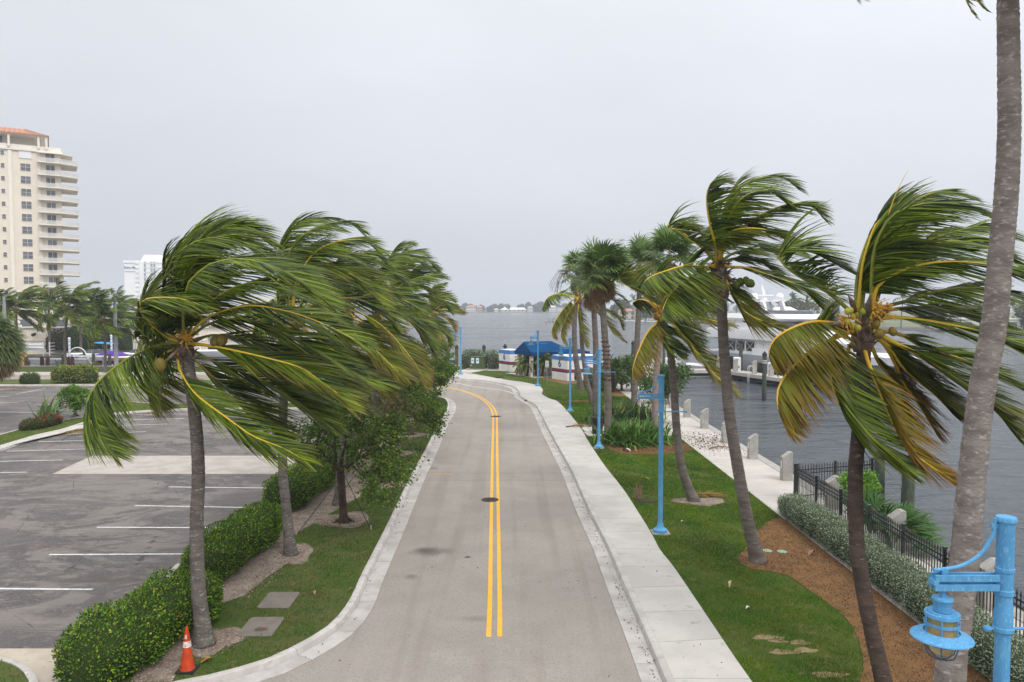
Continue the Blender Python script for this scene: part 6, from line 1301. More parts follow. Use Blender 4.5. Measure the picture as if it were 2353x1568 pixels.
# fallen fronds and twigs
def fallen(x,y,L,rz,label,tone=.95,z=LZ+.05,ll=.3):
    c=G(x,y,z); o=E('fallen_frond',c,label,'palm frond'); d=Vector((math.cos(rz),math.sin(rz),0)); pts=[c-d*L/2,c-d*L*.2+Vector((0,0,.08)),c+d*L*.15+Vector((0,.04,.06)),c+d*L/2]
    add_frond(o,pts,L=ll,n=24,tone=tone,seed=int(x),sub=False,wind=.1,grav=.12,w=.04,segs=3,name='leaflets',wv=(1,0,0)); MB().tube(pts,[.04,.03,.02,.01],5).build('midrib',m_thatch,o)
fallen(1340,980,2.2,.2,'dead dark frond on the grass near the sword-leaved clumps'); fallen(1335,925,3.4,.1,'long dead frond under the palms near the toilet block'); fallen(1625,1140,1.6,.1,'dry frond at the foot of the curved palm'); fallen(170,994,1.6,.9,'dead frond draped over the median kerb',ll=.5); fallen(348,1042-90,1.0,.2,'dark clump of dead leaves at the median kerb tip'); fallen(30,893,3.0,.0,'grey dead frond heap at the far left kerb',ll=.5); fallen(165,1049-122,.9,.1,'flat dead frond lying in the far parking area'); fallen(1655,1030,1.2,.2,'thin curled twig on the promenade',ll=.1)
# leaf litter on kerbs, promenade and road
q=MB(); r_=np.random.default_rng(12)
def scatter(P,cs,s,z): n=len(P); q.raw(*leaf_quads(np.concatenate([P,np.full((n,1),z)],1),np.tile([0,0,.12],(n,1)),s,pal(n,r_,cs,[1/len(cs)]*len(cs)),3,w=.5))
gl_=offset(RBd,-.32) ; k=(gl_[:,1]>12)&(gl_[:,1]<70); gg=gl_[k]; i=r_.integers(0,len(gg),900); scatter(gg[i]+r_.normal(size=(900,2))*[.07,.3],[(.16,.08,.05),(.09,.06,.045),(.22,.15,.10)],.05,.02)
gl_=offset(LBd,.30); k=(gl_[:,1]>14)&(gl_[:,1]<60); gg=gl_[k]; i=r_.integers(0,len(gg),110); scatter(gg[i]+r_.normal(size=(110,2))*[.06,.3],[(.16,.08,.05),(.09,.06,.045)],.06,.02)
P=np.stack([r_.uniform(-4,3.2,260),r_.uniform(14,60,260)],1); scatter(P,[(.06,.05,.045),(.14,.09,.06)],.05,.006)
P=np.stack([r_.normal(size=900)*.9+10.6,r_.normal(size=900)*1.6+41],1); P=P[(P[:,0]>9.5)&(P[:,0]<11.9)]; scatter(P,[(.09,.06,.04),(.16,.10,.06)],.10,LZ+.03)
P=np.stack([r_.uniform(-8.5,-3.8,500),r_.uniform(15,45,500)],1); P=P[in_poly(P,lawnL)]; scatter(P,[(.22,.12,.07),(.34,.2,.12),(.15,.09,.05)],.075,LZ+.05)
P=np.stack([r_.uniform(3.5,9.4,260),r_.uniform(14,45,260)],1); scatter(P,[(.30,.20,.10),(.22,.12,.07)],.05,LZ+.05)
q.build('leaf_litter',m_leaf,kind='stuff')
# ================================================================ LEFT BACKGROUND: MARINA, WALL, TOWER, HOTEL
MB().prism([(-420,128),(-33,131),(-30,150),(-60,620),(-900,620),(-900,128)],WZ-1.5,-.9).build('far_bank',mat('bank_ground',(.12,.12,.08),(.2,.17,.13),sc=.3,rough=1),kind='structure')
wl=E('waterfront_wall',(-130,134,-.9),'long cream waterfront wall with pilasters and ball finials','wall')
MB().box((-92,134,1.4),(76,.6,4.7)).build('wall_panel',m_cream,wl); MB().box((-92,133.9,3.85),(76.4,1.0,.22)).build('coping',m_creamw,wl); MB().box((-92,133.65,1.55),(76,.12,.16)).build('string_course',m_creamw,wl)
for k in range(8):
    x=-128+k*10.2; MB().box((x,133.6,1.7),(.9,.8,5.2)).build('pilaster',m_creamw,wl); MB().lathe([(0,-.4),(.32,-.25),(.42,0),(.32,.28),(0,.4)],10,(x,133.6,4.7)).build('ball_finial',m_creamw,wl,smooth='all')
for x in (-80.5,-84): MB().tube([(x,133.3,2.7),(x,132.6,2.5)],[.25,.3],8).build('drain_spout',m_rubber,wl)
pb=E('terrace_building',(-84,140,0),'low cream building with a pale blue awning behind the wall','building'); MB().box((-88,146,3.2),(30,9,6.0)).build('wall',m_cream,pb); MB().box((-88,146,6.3),(30.6,9.6,.3)).build('roof_slab',m_creamw,pb)
for k in range(4): MB().box((-98+k*6.6,141.45,4.2),(3.2,.1,1.8)).build('window',m_wglass,pb)
MB().add([(-82,141.4,6.6),(-73,141.4,6.6),(-73,139.2,5.4),(-82,139.2,5.4),(-82,139.2,5.1),(-73,139.2,5.1)],[(0,1,2,3),(3,2,5,4)]).build('awning',mat('pale_blue_awning',(.42,.52,.60),sc=2),pb)
nb=E('low_white_building',(-48,150,0),'low white building with terraces behind the light-poled palms','building'); MB().box((-50,152,3.6),(26,8,7)).box((-46,150,8.2),(14,6,2.2)).build('wall',m_creamw,nb)
for k in range(3): MB().box((-50,147.6,1.8+k*2.1),(26.4,.7,.35)).build('terrace_slab',m_stucco,nb)
for k in range(7): MB().box((-60+k*3.4,147.9,4.8),(1.8,.1,1.1)).build('window',m_wglass,nb)
for (x,y0,h,l) in ((158,101,3.1,'blue and white striped mooring pole left of the boats'),(255,108,3.2,'blue and white striped mooring pole behind the boat canopy')):
    X=(x-1176.5)/1740*y0; o=E('striped_pole',(X,y0,WZ),l,'mooring pole','striped mooring poles in the marina'); MB().lathe([(.14,0),(.14,h+1.2)],12).lathe([(.12,0),(.17,.1),(.12,.28),(0,.3)],12,(0,0,h+1.2)).build('pole_shaft',m_wplas,o,world=False,smooth=True)
    q=MB()
    for t in range(5):
        P=[(.125*math.cos(a),.125*math.sin(a),1.8+t*.5+a*.05) for a in [j*PI/5 for j in range(11)]]; q.tube(P,.05,4)
    q.build('blue_spiral',m_bimini,o,world=False,smooth=True)
def mdock(label,x0,x1,Y,top,h=.9,m=m_wplas,n=None,name='boat_lift_cover',grp='white ribbed boat lift beams'):
    X0,X1=(x0-1176.5)/1740*Y,(x1-1176.5)/1740*Y; o=E(name,((X0+X1)/2,Y,top),label,'boat lift',grp); L=X1-X0
    for k in range(4): MB().box((0,-.2+.25*k,-.1-.2*k),(L,.22,.15)).build('beam',m,o,world=False)
    for s in (-1,1): MB().box((s*L*.46,0,-1.0),(.15,.5,1.6)).build('leg',m_steel,o,world=False)
mdock('left white ribbed lift beam at the red-brown pilings',60,130,98,.85); mdock('middle white ribbed lift beam behind the second palm',132,203,98,.85); mdock('white ribbed lift beam left of the purple boat',171,239,100.5,1.05)
for k,(x,y,l) in enumerate(((58,97,'leftmost red-brown piling'),(94,97,'second red-brown piling from the left'),(107,97,'third red-brown piling from the left'),(154,97,'red-brown piling right of the leaning palm'),(164,97,'red-brown piling beside the white arch'))): piling((x-1176.5)/1740*y,y,1.05,l+' in the marina',0.24,m_pileb,'red-brown marina pilings',cap=False)
for k,(x,y,l) in enumerate(((143,95.5,'dark marina piling right in front of the lift beams'),(213,99,'greenish marina piling before the yellow boat bow'),(250,98,'pale green piling right of the third marina palm'),(192,104,'grey-green piling beside the black tyre'))): piling((x-1176.5)/1740*y,y,1.35,l,.2,None,'green marina pilings',cap=False)
small_boat('speedboat',(-50.0,105.5,WZ+.9),PI+.03,10.6,'yellow and purple speedboat under a purple cover, bow to the left... moored in the marina'.replace(', bow to the left... moored',' moored'),m_yhull,cover=m_purple,cabin=False,w=1.5,grp='boats in the left marina')
q=MB().loft([plan(1.5,7.6,1.30,-.1,.3),plan(1.5,8.2,1.52,.38,.3)]); o=bpy.data.objects['speedboat']; q.build('purple_flash',m_pur2,o,world=False,smooth=True)
small_boat('cabin_boat',(-57,111.5,WZ+.9),PI-.05,9,'white cabin boat with a bright blue canopy behind the purple boat',m_white,cabin=True,top=m_bimini,w=1.8,grp='boats in the left marina')
small_boat('cabin_boat',(-51.5,111,WZ+1.0),PI,6.5,'white boat with purple arch right of the yellow one',m_white,cabin=True,top=m_purple,w=1.7,grp='boats in the left marina')
small_boat('sail_boat',(-58,128,WZ+.4),.1,11,'white sailing boat by the bank with its mast before the white hotel',m_white,w=1.6,grp='boats in the left marina')
MB().tube([(5,0,.8),(5.0,0,9),(4.6,0,15.5)],[.1,.09,.05],6).build('mast',m_wplas,bpy.data.objects['sail_boat'],world=False)
for k,(x,Y,h,l) in enumerate(((188,210,13,'left of two thin far sailing masts'),(198,215,11,'right of two thin far sailing masts'))):
    X=(x-1176.5)/1740*Y; o=E('sail_mast',(X,Y,-.5),l,'mast','thin masts far behind'); MB().tube([(0,0,0),(0,0,h)],[.12,.06],5).build('pole',m_wplas,o,world=False); MB().box((0,0,h*.75),(1.6,.06,.06)).build('spreader',m_wplas,o,world=False)
# kayaks and rack
kr=E('kayak_rack',(-74,120,-.4),'white metal rack with empty arms by the wall','rack'); 
for x in (-74.4,-73.4): MB().box((x,120,.8),(.1,.1,2.2)).build('upright',m_wplas,kr)
for k in range(4): MB().box((-74.4,119.6,.2+.5*k),(.1,.8,.08)).bar((-73.4,120,.2+.5*k),(-72.2,119.4,.3+.5*k),.07).build('arm',m_wplas,kr)
for k in range(2): o=small_boat('dinghy',(-77.4,119,.75+k*.5),0,3.6,('lower','upper')[k]+' white upturned dinghy at the left of the marina',m_white,w=.6,grp='upturned white dinghies'); o.scale=(1,1,.42)
an=E('white_arch',(-56.9,99,-.2),'white tubular arch of a boat gangway','gangway'); MB().tube([(-56.9+1.15*math.cos(t),99,1.0+1.15*math.sin(t)) for t in [PI*j/12 for j in range(13)]],.07,6).build('arch_tube',m_wplas,an,smooth='all')
for x in (-58.0,-57.2,-55.3): MB().box((x,98.6,.3),(.12,.12,1.9)).build('upright',m_wplas,an)
MB().box((-55.5,98,-.9),(6,.8,.1)).build('gangway_deck',m_wplas,an)
dk=E('marina_dock',(-80,100,-.75),'low red-brown timber dock at the left','dock'); MB().box((-66,98.3,-.95),(16,1.4,.22)).build('deck_board',m_pileb,dk)
for k in range(2): MB().box((-66,97.7+.9*k,-1.1),(16,.12,.2)).build('side_beam',m_pileb,dk)
tag(MB().lathe([(.25,-.14),(.36,-.15),(.42,0),(.42,.16),(.25,.14),(.25,-.14)],16).build('tyre',m_rubber,smooth=True),'black tyre fender hanging in the marina','tyre'); t=bpy.data.objects['tyre']; t.location=(-58.8,103.2,.6); t.rotation_euler=(PI/2,0,.2)
o=E('yellow_buoy_cart',(-65.4,101.5,-.6),'yellow box-like float at the left of the marina','float'); MB().box((-66,101.5,.5),(1.4,1,1.6),top=.8).build('float_body',m_yhull,o); MB().box((-66,101.0,1.4),(.5,.3,.3)).build('handle',m_steel,o)
# far-left palms
def mpalm(label,x,yb,xh,yh,L,seed,n=26,Yb=None,tw=.16,cx=None,grp='coconut palms along the marina road',fel=(-.55,1.25),tone0=.25):
    b=G(x,yb,LZ) if Yb is None else Vector(((x-1176.5)/1740*Yb,Yb,LZ)); hub=D(xh,yh,b.y-.3); o=E('coconut_palm',b,label,'palm tree',grp); mid=D((x*.45+xh*.55)+(cx or 0),(yh*.5+(784 if yb is None else yb)*.5) if yb else yh+40,b.y)
    if Yb: mid=(b+hub)/2
    trunk(o,[b,mid,hub],tw*1.1,tw*.85,m_trunk,seed=seed,ringh=.2,n=8); r=np.random.default_rng(seed); boots(o,hub,r=.26,seed=seed)
    for i in range(n):
        az=r.uniform(0,2*PI); el=fel[0]+(fel[1]-fel[0])*((i+.5)/n); add_frond(o,auto_pts(hub,az,el,L*r.uniform(.85,1.1),wk=.34,grav=.13),L=1.15,n=34,w=.12,tone=float(np.clip(.10-.3*el+.08*r.normal(),0,.45)),seed=seed*40+i,sub=False,segs=4)
    spray(o,hub+Vector((-.2,-.3,0)),8,.5,seed); return o
mpalm('marina palm nearest the left edge, straight dark trunk',45,845,36,712,4.6,71,n=30); mpalm('marina palm with curved trunk before the dark red shrub',151,848,158,706,4.6,72,n=30,cx=-6); mpalm('marina palm with dark straight trunk left of the street light',243,857,240,735,4.4,73,n=30)
mpalm('marina palm behind the green shrub, pale thin trunk',184,None,186,712,3.6,74,n=24,Yb=118,tw=.2); mpalm('palm crown in front of the tower balconies',112,None,112,700,4.5,75,n=24,Yb=128,tw=.2); mpalm('palm with stout trunk base right of the street light, crown lost among fronds',372,868,378,745,4.0,76,n=24); mpalm('hazy round palm before the white hotel',272,None,274,700,4.0,77,n=24,Yb=150,tw=.2,grp='hazier palms behind the marina')
mpalm('dark palm at the far left edge behind the nearest street light',8,None,12,705,4.5,78,n=24,Yb=122,tw=.2,grp='hazier palms behind the marina'); mpalm('short palm between marina shrubs and the wall',205,None,208,735,3.4,79,n=22,Yb=126,tw=.2,grp='hazier palms behind the marina')
# ---- tower
to=E('apartment_tower',(-121.7,180,0),'tall cream apartment tower with stacked balconies and an orange roof','building',rz=math.atan2(.525,.851))
m_railp=mat('pale_glass_rail',(.72,.70,.66),(.66,.645,.62),sc=2,rough=.3)
for n_ in m_railp.node_tree.nodes:
    if n_.type=='BSDF_PRINCIPLED': n_.inputs['Alpha'].default_value=.55
TB=lambda q,n,m,p=to,s=False: q.build(n,m,p,world=False,smooth=s)
XW=13.3; TB(MB().box(((XW-34)/2,11,22.4),(XW+34,22,44.8)),'wall',m_cream)
TB(MB().box(((XW-34)/2,11,45.0),(XW+34.8,22.8,.5)),'cornice',m_creamw); TB(MB().box(((XW-34)/2,11,45.7),(XW+34.2,22.2,.9)),'parapet',m_creamw)
TB(MB().box((-13,11,47.1),(42,16,3.2)),'penthouse_wall',m_cream)
q=MB(); a,b,c,d=-36,11.0,-1.2,23; q.add([(a,c,48.7),(b,c,48.7),(b,d,48.7),(a,d,48.7),(a,c+5,50.6),(b-5,c+5,50.6),(b-5,d-5,50.6),(a,d-5,50.6),(a,c,48.45),(b,c,48.45),(b,d,48.45),(a,d,48.45)],[(0,1,5,4),(1,2,6,5),(2,3,7,6),(4,5,6,7),(8,9,1,0),(9,10,2,1),(10,11,3,2),(11,8,0,3),(3,0,4,7)]); rf=TB(q,'tile_roof',m_tile); TB(MB().box(((a+b)/2,(c+d)/2,48.40),(b-a-.3,d-c-.3,.14)),'soffit',m_creamw)
q=MB()
for k in range(46): q.tube([(a+1+k,c-.02,48.75),(min(a+1+k,b-5),c+5,50.65)],.07,4)
q.build('tile_ridges',m_tile,rf,world=False,kind='stuff')
for x in (-30,-22,-14,-5.5,2.8,8.8,10.4): TB(MB().box((x,-.6,47.1),(.45,.45,3.2)),'roof_column',m_creamw)
for x in (-20,-8.5,-.7): TB(MB().box((x,2.9,47.2),(4.2,.15,2.2)),'penthouse_window',m_wglass)
for x in (-24.6,-18.6,-9.0,2.9,8.7): TB(MB().box((x,-.12,22.3),(.75,.28,44.6)),'pilaster',m_creamw)
wS=wB=wD=sl=rl=None
rd=random.Random(3)
for k in range(14):
    z=43.9-3.0*k
    if z<2: break
    for x in (-1.0,-12,-15.5,-21.5,-.0+6,):
        if k==0 and x==6:
            w_=TB(MB().box((6,-.1,z),(2.5,.12,1.9)),'storm_shutter',m_wplas); continue
        if wB is None:
            fr=MB().box((0,-.04,0),(2.15,.12,1.75)).build('window',m_creamw,to,world=False); 
            for dx in (-.52,.52):
                for dz in (-.43,.43): MB().box((dx,-.115,dz),(.96,.05,.78)).build('pane',m_wglass,fr,world=False)
            wB=fr; fr.location=(x,0,z)
        else: c_=copy_tree(wB,to); c_.location=(x,0,z)
    for x in (1.45,-6.2):
        if wS is None:
            fr=MB().box((0,-.04,0),(.85,.12,1.1)).build('window',m_creamw,to,world=False); MB().box((0,-.115,.25),(.7,.05,.46)).build('pane',m_wglass,fr,world=False); MB().box((0,-.115,-.26),(.7,.05,.46)).build('pane',m_wglass,fr,world=False); wS=fr; fr.location=(x,0,z)
        else: c_=copy_tree(wS,to); c_.location=(x,0,z)
    door=rd.random()<.55
    fr=MB().box((0,-.04,0),(2.0,.1,2.3 if door else 1.6)).build('balcony_door' if door else 'balcony_window',m_creamw,to,world=False); fr.location=(11.1,0,z-.2 if door else z+.1)
    for dx in (-.48,.48): MB().box((dx,-.105,0),(.86,.04,2.15 if door else 1.4)).build('pane',m_dglass if door else m_wglass,fr,world=False)
    zz=z-1.62
    bl=TB(MB().prism([(8.4,-1.6),(13.2,-1.6),(16.9,.6),(16.9,9),(13.25,9),(13.25,.05),(8.4,.05)],zz-.12,zz+.12),'balcony',m_creamw)
    MB().box((10.8,-1.55,zz+.56),(4.8,.05,.78)).bar((13.2,-1.55,zz+.56),(16.85,.6,zz+.56),.05,.78).box((16.85,4.8,zz+.56),(.05,8.3,.78)).box((8.45,-.75,zz+.56),(.05,1.5,.78)).build('rail_panel',m_railp,bl,world=False)
    MB().box((10.8,-1.55,zz+1.02),(4.9,.08,.07)).bar((13.2,-1.55,zz+1.02),(16.85,.6,zz+1.02),.08,.07).box((16.85,4.8,zz+1.02),(.08,8.3,.07)).build('handrail',m_rail,bl,world=False)
TB(MB().prism([(8.4,-1.2),(13.2,-1.2),(15.9,.8),(15.9,9),(13.25,9),(13.25,.05),(8.4,.05)],44.5,44.7),'roof_eave',m_creamw)
hr=E('distant_tower',(-181,262,0),'sliver of a pale grey high-rise at the left edge','building'); MB().box((-191.5,268,38.5),(12,12,77)).build('wall',mat('grey_render',(.42,.42,.43),sc=.2),hr)
for k in range(22): MB().box((-191.5,261.9,6+3.2*k),(12.1,.3,.4)).build('floor_band',m_hotel,hr)
# ---- hotel
ho=E('white_hotel',(-240,500,0),'distant white hotel slab with dark vertical window strips','building')
HB=lambda q,n,m=m_hotel: q.build(n,m,ho)
def hx(x): return (x-1176.5)/1740*500
HB(MB().box(((hx(290)+hx(322))/2,506,18),(hx(322)-hx(290),14,36.6)),'wing'); HB(MB().box(((hx(289)+hx(322))/2,506,37.0),(hx(323)-hx(288.5),15,1.6)),'wing_parapet')
HB(MB().box(((hx(319)+hx(377))/2,509,18),(hx(375)-hx(322.6),16,38.4)),'main_block'); HB(MB().box(((hx(376)+hx(402))/2,512,18),(hx(400)-hx(375.5),14,37.4)),'wing')
q=MB(); x0,x1=hx(324),hx(371); q.loft([[(x0,501,37.2),(x1,501,37.2),(x1,516,37.2),(x0,516,37.2)],[(x0+2,502,41.7),(x1-2.6,502,41.7),(x1-2.6,515,41.7),(x0+2,515,41.7)]]); HB(q,'roof_block')
m_hw=mat('hotel_window',(.30,.32,.38),(.36,.38,.43),sc=.5,rough=.4)
for x in (334,349.5,356,382,386.5): 
    st_=HB(MB().box((hx(x),(500.9 if x<376 else 504.9),18.5),(1.25,.2,37)),'window_strip',m_hw)
for x in (334,349.5,356): 
    for k in range(12): HB(MB().box((hx(x),500.75,3+3.0*k),(1.35,.2,.5)),'spandrel')
for k in range(12): HB(MB().box((hx(342),500.7,3.+3.0*k),(4.0,.16,.14)),'floor_line',m_hw); HB(MB().box((hx(366),500.7,3.+3.0*k),(4.0,.16,.14)),'floor_line',m_hw); HB(MB().box((hx(320.5),498.6,3.2+3.0*k),(1.9,1.0,1.3)),'balcony')
HB(MB().box(((hx(291)+hx(318))/2,498.8,30.6),(7.6,.2,.25)),'floor_line',m_hw)
text_mesh('Bahia Mar',2.1,mat('sign_blue',(.28,.33,.52),sc=3),'sign_lettering',ho,(hx(304.5)+240,498.8-500,33.2),(PI/2,0,0),ext=.1,bold=.03)
# ================================================================ FAR SHORES
def mass(name,segs,n,leaf,seed,cs,z0=WZ,dep=30):
    """segs: (x0,x1,Y,h) lumps of trees"""
    r=np.random.default_rng(seed); q=MB()
    for (X0,X1,Y,h) in segs:
        m=max(40,int(n*(X1-X0)*h/100)); nt=max(1,int((X1-X0)/(h*.55))); cx=r.uniform(X0,X1,nt); ch=h*r.uniform(.6,1.05,nt); cy=Y+r.uniform(0,dep,nt); cw=h*r.uniform(.28,.48,nt); i=r.integers(0,nt,m); a=unit(r.normal(size=(m,3))); rr=r.uniform(.5,1,m)[:,None]
        P=np.stack([cx[i],cy[i],z0+ch[i]*.55],1)+a*rr*np.stack([cw[i],cw[i],ch[i]*.47],1); P[:,2]=np.maximum(P[:,2],z0+.3); q.raw(*leaf_quads(P,a,leaf,pal(m,r,cs,[1/len(cs)]*len(cs)),seed,w=.8))
    return q.build(name,m_far,kind='stuff')
FG=[(.045,.075,.03),(.065,.10,.04),(.035,.055,.025),(.085,.11,.05)]
MB().prism([(-520,1163),(620,1163),(900,1500),(-900,1500)],WZ-1,WZ+.7).build('far_shore',mat('shore_ground',(.10,.13,.06),(.16,.15,.11),sc=.02,rough=1),kind='structure')
mass('far_shore_trees',[(-120,-84,1172,12),(-86,-68,1180,15),(-60,-40,1190,13),(-44,-15,1175,13),(-22,-10,1168,8),(-18,25,1200,12),(-8,0,1166,6),(20,60,1185,17),(15,24,1167,8),(36,56,1172,11),(60,130,1190,14),(-330,-110,1185,14),(130,420,1190,15),(-100,-10,1205,12),(18,70,1200,15),(70,130,1205,15),(-84,-76,1168,7),(-46,-27,1166,9),(30,37,1165,8),(46,58,1166,9)],900,1.5,1,FG,z0=WZ+.4)
def villa(label,x0,x1,Y,h,wm,rm,name='villa',z=WZ+.7,win=4,fl=2,flat=False,grp='villas on the far shore'):
    o=E(name,((x0+x1)/2,Y,z),label,'house',grp); L=x1-x0; MB().box((0,5,h*.36),(L,10,h*.72)).build('wall',wm,o,world=False)
    if flat: MB().box((0,5,h*.76),(L+.8,10.8,h*.09)).build('roof',rm,o,world=False)
    else: MB().loft([[(-L/2-.6,-.6,h*.72),(L/2+.6,-.6,h*.72),(L/2+.6,10.6,h*.72),(-L/2-.6,10.6,h*.72)],[(-L/2+L*.25,4,h),(L/2-L*.25,4,h),(L/2-L*.25,6,h),(-L/2+L*.25,6,h)]]).build('roof',rm,o,world=False)
    for f in range(fl):
        for k in range(win): MB().box((-L/2+(k+.5)*L/win,-.04,h*.72*(f+.5)/fl),(L/win*.5,.12,h*.72/fl*.5)).build('window',m_wglass,o,world=False)
    return o
villa('broad beige villa across the water, left of the pink one',-70.5,-56,1166,10.5,m_cream,m_tile,win=5); villa('pinkish villa with a terracotta roof across the water',-54.5,-46,1167,9.5,mat('pink_render',(.52,.34,.26),sc=.3),m_tile,win=3); villa('small terracotta roofed house left of the beige villa',-81,-76,1168,6.5,m_cream,m_tile,win=2)
villa('low white house left of the large white-roofed one',-27.5,-21,1166,5,m_stucco,m_stucco,win=3,fl=1); villa('small grey-white two-storey house right of the large white roof',24,32,1166,8.5,m_stucco,m_greyh,win=3); villa('white arcaded villa farthest right on the far shore',57,68,1166,10,m_stucco,m_creamw,win=4); villa('flat white villa wing beside the arcaded one',69,78,1167,8,m_stucco,m_stucco,win=3,flat=True)
wr=E('white_roof_house',(2,1168,WZ+.7),'long low house with a bright white roof and peaked end across the water','house','villas on the far shore'); MB().box((2,1174,1.2),(40,9,3.4)).build('wall',m_cream,wr)
MB().loft([[(-20,1168,2.6),(-4,1168,2.6),(-4,1181,2.6),(-20,1181,2.6)],[(-12.6,1173,5.6),(-9.4,1173,5.6),(-9.4,1175,5.6),(-12.6,1175,5.6)],[(-11.2,1174,8.4),(-10.8,1174,8.4),(-10.8,1174.4,8.4),(-11.2,1174.4,8.4)]]).build('peaked_roof',m_stucco,wr)
MB().loft([[(-4,1168,2.5),(22.5,1168,2.5),(22.5,1181,2.5),(-4,1181,2.5)],[(-3,1173,5.9),(18.5,1173,6.3),(18.5,1175,6.3),(-3,1175,5.9)]]).build('long_roof',m_stucco,wr)
for k in range(6): MB().box((-16+k*6.5,1169.4,1.3),(2.6,.2,1.4)).build('window',m_wglass,wr)
o=E('channel_marker',D(1254,735,350)-Vector((0,0,0)),'small red channel marker standing in the open water','channel marker'); o.location.z=WZ; o.scale=(.38,.38,.38); ORG[o.name]=Vector(o.location); MB().box((0,0,1.0),(.35,.35,4)).build('marker_post',m_cap,o,world=False); MB().add([(-.9,0,3.2),(.9,0,3.2),(0,0,5.2),(-.9,.1,3.2),(.9,.1,3.2),(0,.1,5.2)],[(0,1,2),(5,4,3),(0,3,4,1),(1,4,5,2),(2,5,3,0)]).build('red_board',mat('marker_red',(.75,.06,.04),sc=5),o,world=False)
for k,(x,l) in enumerate(((1259.5,'leftmost of the far dolphin pilings'),(1264,'second far dolphin piling'),(1269,'third far dolphin piling'),(1272,'fourth far dolphin piling'),(1276,'rightmost of the far dolphin pilings'))): piling((x-1176.5)/1740*420,420,1.2+.3*(k%2),l,.22,m_steel,'far dolphin pilings',cap=False)
# right shore
MB().prism([(58,470),(64,455),(85,438),(104,395),(128,335),(150,270),(162,238),(215,190),(420,150),(900,500),(700,1100),(130,1100)],WZ-1,-.5).build('right_shore',mat('right_shore_ground',(.11,.14,.06),(.18,.17,.12),sc=.03,rough=1),kind='structure')
sh=[(58,470),(64,455),(85,438),(104,395),(128,335),(150,270),(162,238),(215,190)]
sw2=SE('right_bulkhead'); 
for a,b in zip(sh[:-1],sh[1:]): MB().bar((a[0],a[1]-.3,WZ+.45),(b[0],b[1]-.3,WZ+.45),.5,1.3).build('bulkhead_panel',m_post,sw2)
mass('right_shore_trees',[(60,90,475,15),(80,110,455,14),(100,135,420,14),(120,150,370,13),(140,170,320,12),(158,190,285,12),(175,240,250,12),(230,330,235,12)],700,1.1,2,FG,z0=-.6,dep=18)
r=np.random.default_rng(31); variants=[]
for v in range(3):
    o=E('coconut_palm',(0,0,0),'x','palm tree','wind-bent coconut palms on the right-hand shore'); h=8.5+v*1.2
    MB().tube([(0,0,0),(.15,0,h*.5),(.5,0,h)],[.24,.2,.16],6).build('trunk',m_trunk,o,world=False); q=MB()
    for i in range(13):
        az=r.uniform(0,2*PI); el=r.uniform(-.4,1.2); P,V,T,K=frond_geo(auto_pts((.5,0,h),az,el,4.2,wk=.34,grav=.12),L=1.2,n=13,w=.26,tone=float(np.clip(.4-.4*el,0,.8)),seed=v*70+i,segs=3); q.raw(V,T,K)
    q.build('crown',m_far,o,world=False); variants.append(o)
spots=[(1418,452,'left end'),(1440,440,'above the white motor boat'),(1457,445,'behind the leaning fan palm trunk'),(1478,432,'above the white dock rail'),(1495,425,'right of the white dock rail'),(1530,405,'left of the tall palm collar'),(1576,390,'just left of the yacht masthead'),(1600,372,'left of the tall palm trunk'),(1700,345,'left of the radar dome'),(1725,335,'beside the yacht mast'),(1800,322,'right of the radar arch'),(1832,315,'over the yacht foredeck'),(1862,305,'before the cream villa'),(1902,296,'left of the nearest green-nut palm'),(2090,272,'behind the swept fronds'),(2150,262,'right of the green-nut palm'),(2230,256,'left of the closest trunk'),(2335,250,'right of the closest trunk'),(2345,238,'at the right picture edge')]
for k,(x,Y,l) in enumerate(spots):
    v=variants[k%3]; o=v if k<3 else copy_tree(v); o.location=((x-1176.5)/1740*Y,Y+6,-.5); o.rotation_euler.z=(k*1.9)%.8-.4; o.scale=(1,1,.9+.25*((k*7)%5)/5); o['label']='far wind-bent palm on the right shore, '+l
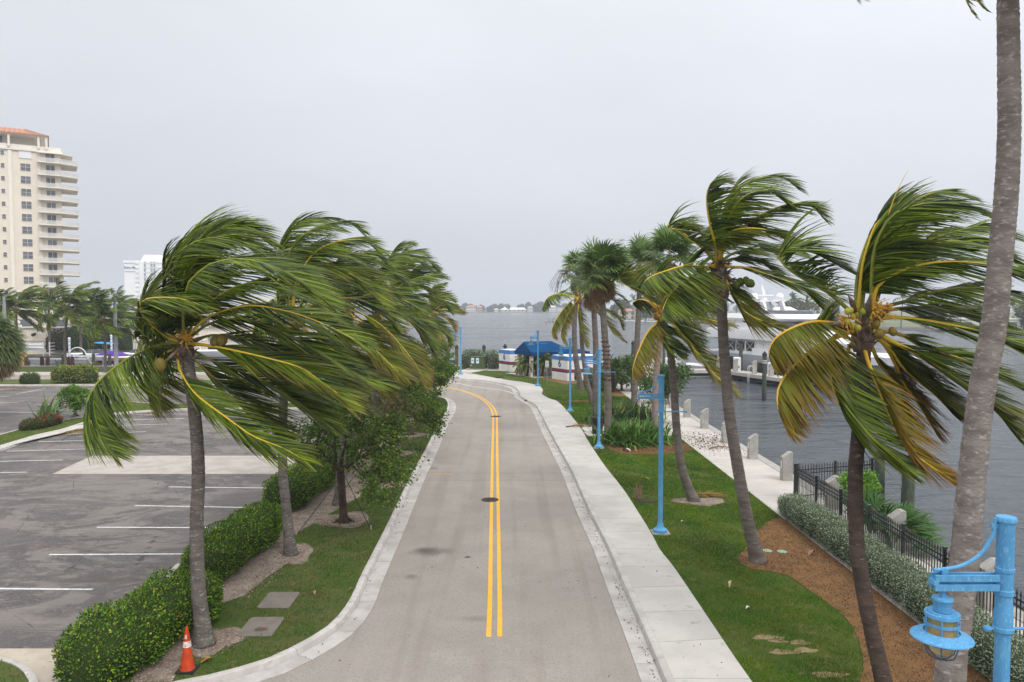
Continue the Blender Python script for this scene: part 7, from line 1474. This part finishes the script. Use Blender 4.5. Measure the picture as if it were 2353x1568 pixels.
villa('cream villa on the right shore behind the yacht bow',104,114,300,8,m_cream,m_creamw,win=3,z=-.5,grp='houses on the right shore',name='shore_house'); villa('white house with carport on the right shore near the edge',150,176,262,5,m_stucco,m_stucco,win=5,fl=1,z=-.5,flat=True,grp='houses on the right shore',name='shore_house'); villa('pale terracotta house behind the right-shore palms',66,76,468,7,m_cream,m_tile,win=3,z=-.5,grp='houses on the right shore',name='shore_house'); villa('small cream house between far palms left of the yacht',92,101,400,7,m_creamw,m_greyh,win=3,z=-.5,grp='houses on the right shore',name='shore_house')
hedge('shore_hedge','pale clipped hedge on the right shore lawn',[(151,244.5),(158,243)],1.6,1.4,z=-.5,leaf=.3,dn=30,cs=SV,ps=SVP,seed=77)
small_boat('motor_boat',((1433-1176.5)/1740*432,430,WZ),.05,6.4,'white motor boat with a hard top at the right shore dock',m_white,cabin=True,top=m_white,w=1.3,grp='far white boats'); small_boat('motor_boat',((1458-1176.5)/1740*425,424,WZ),.05,5.5,'lower white boat beside the hard-topped one',m_white,cabin=True,w=1.1,grp='far white boats')
wd_=E('white_railed_dock',(76,410,-.6),'white railed dock on the right shore left of the palms','dock'); MB().box((78,408,-.55),(11,2,.3)).build('deck',m_wplas,wd_)
for k in range(12): MB().box((72.8+k*.95,407.2,.3),(.14,.14,1.5)).build('rail_post',m_wplas,wd_)
for z in (.45,1.0): MB().box((78,407.2,z),(11,.1,.14)).build('rail',m_wplas,wd_)
# ================================================================ HAZE
hz=MB().box((0,1550,37.9),(5700,3600,81.8)); h_=bpy.data.meshes.new('haze'); h_.from_pydata(hz.v,[],hz.f); m=bpy.data.materials.new('haze_air'); m.use_nodes=True; nt=m.node_tree; nt.nodes.clear()
o_=nn(nt,'ShaderNodeOutputMaterial'); v_=nn(nt,'ShaderNodeVolumePrincipled'); v_.inputs['Color'].default_value=(.74,.78,.85,1); v_.inputs['Density'].default_value=.00046; v_.inputs['Anisotropy'].default_value=.0; nt.links.new(v_.outputs[0],o_.inputs['Volume'])
h_.materials.append(m); ho_=bpy.data.objects.new('haze',h_); C.objects.link(ho_); ho_['kind']='stuff'
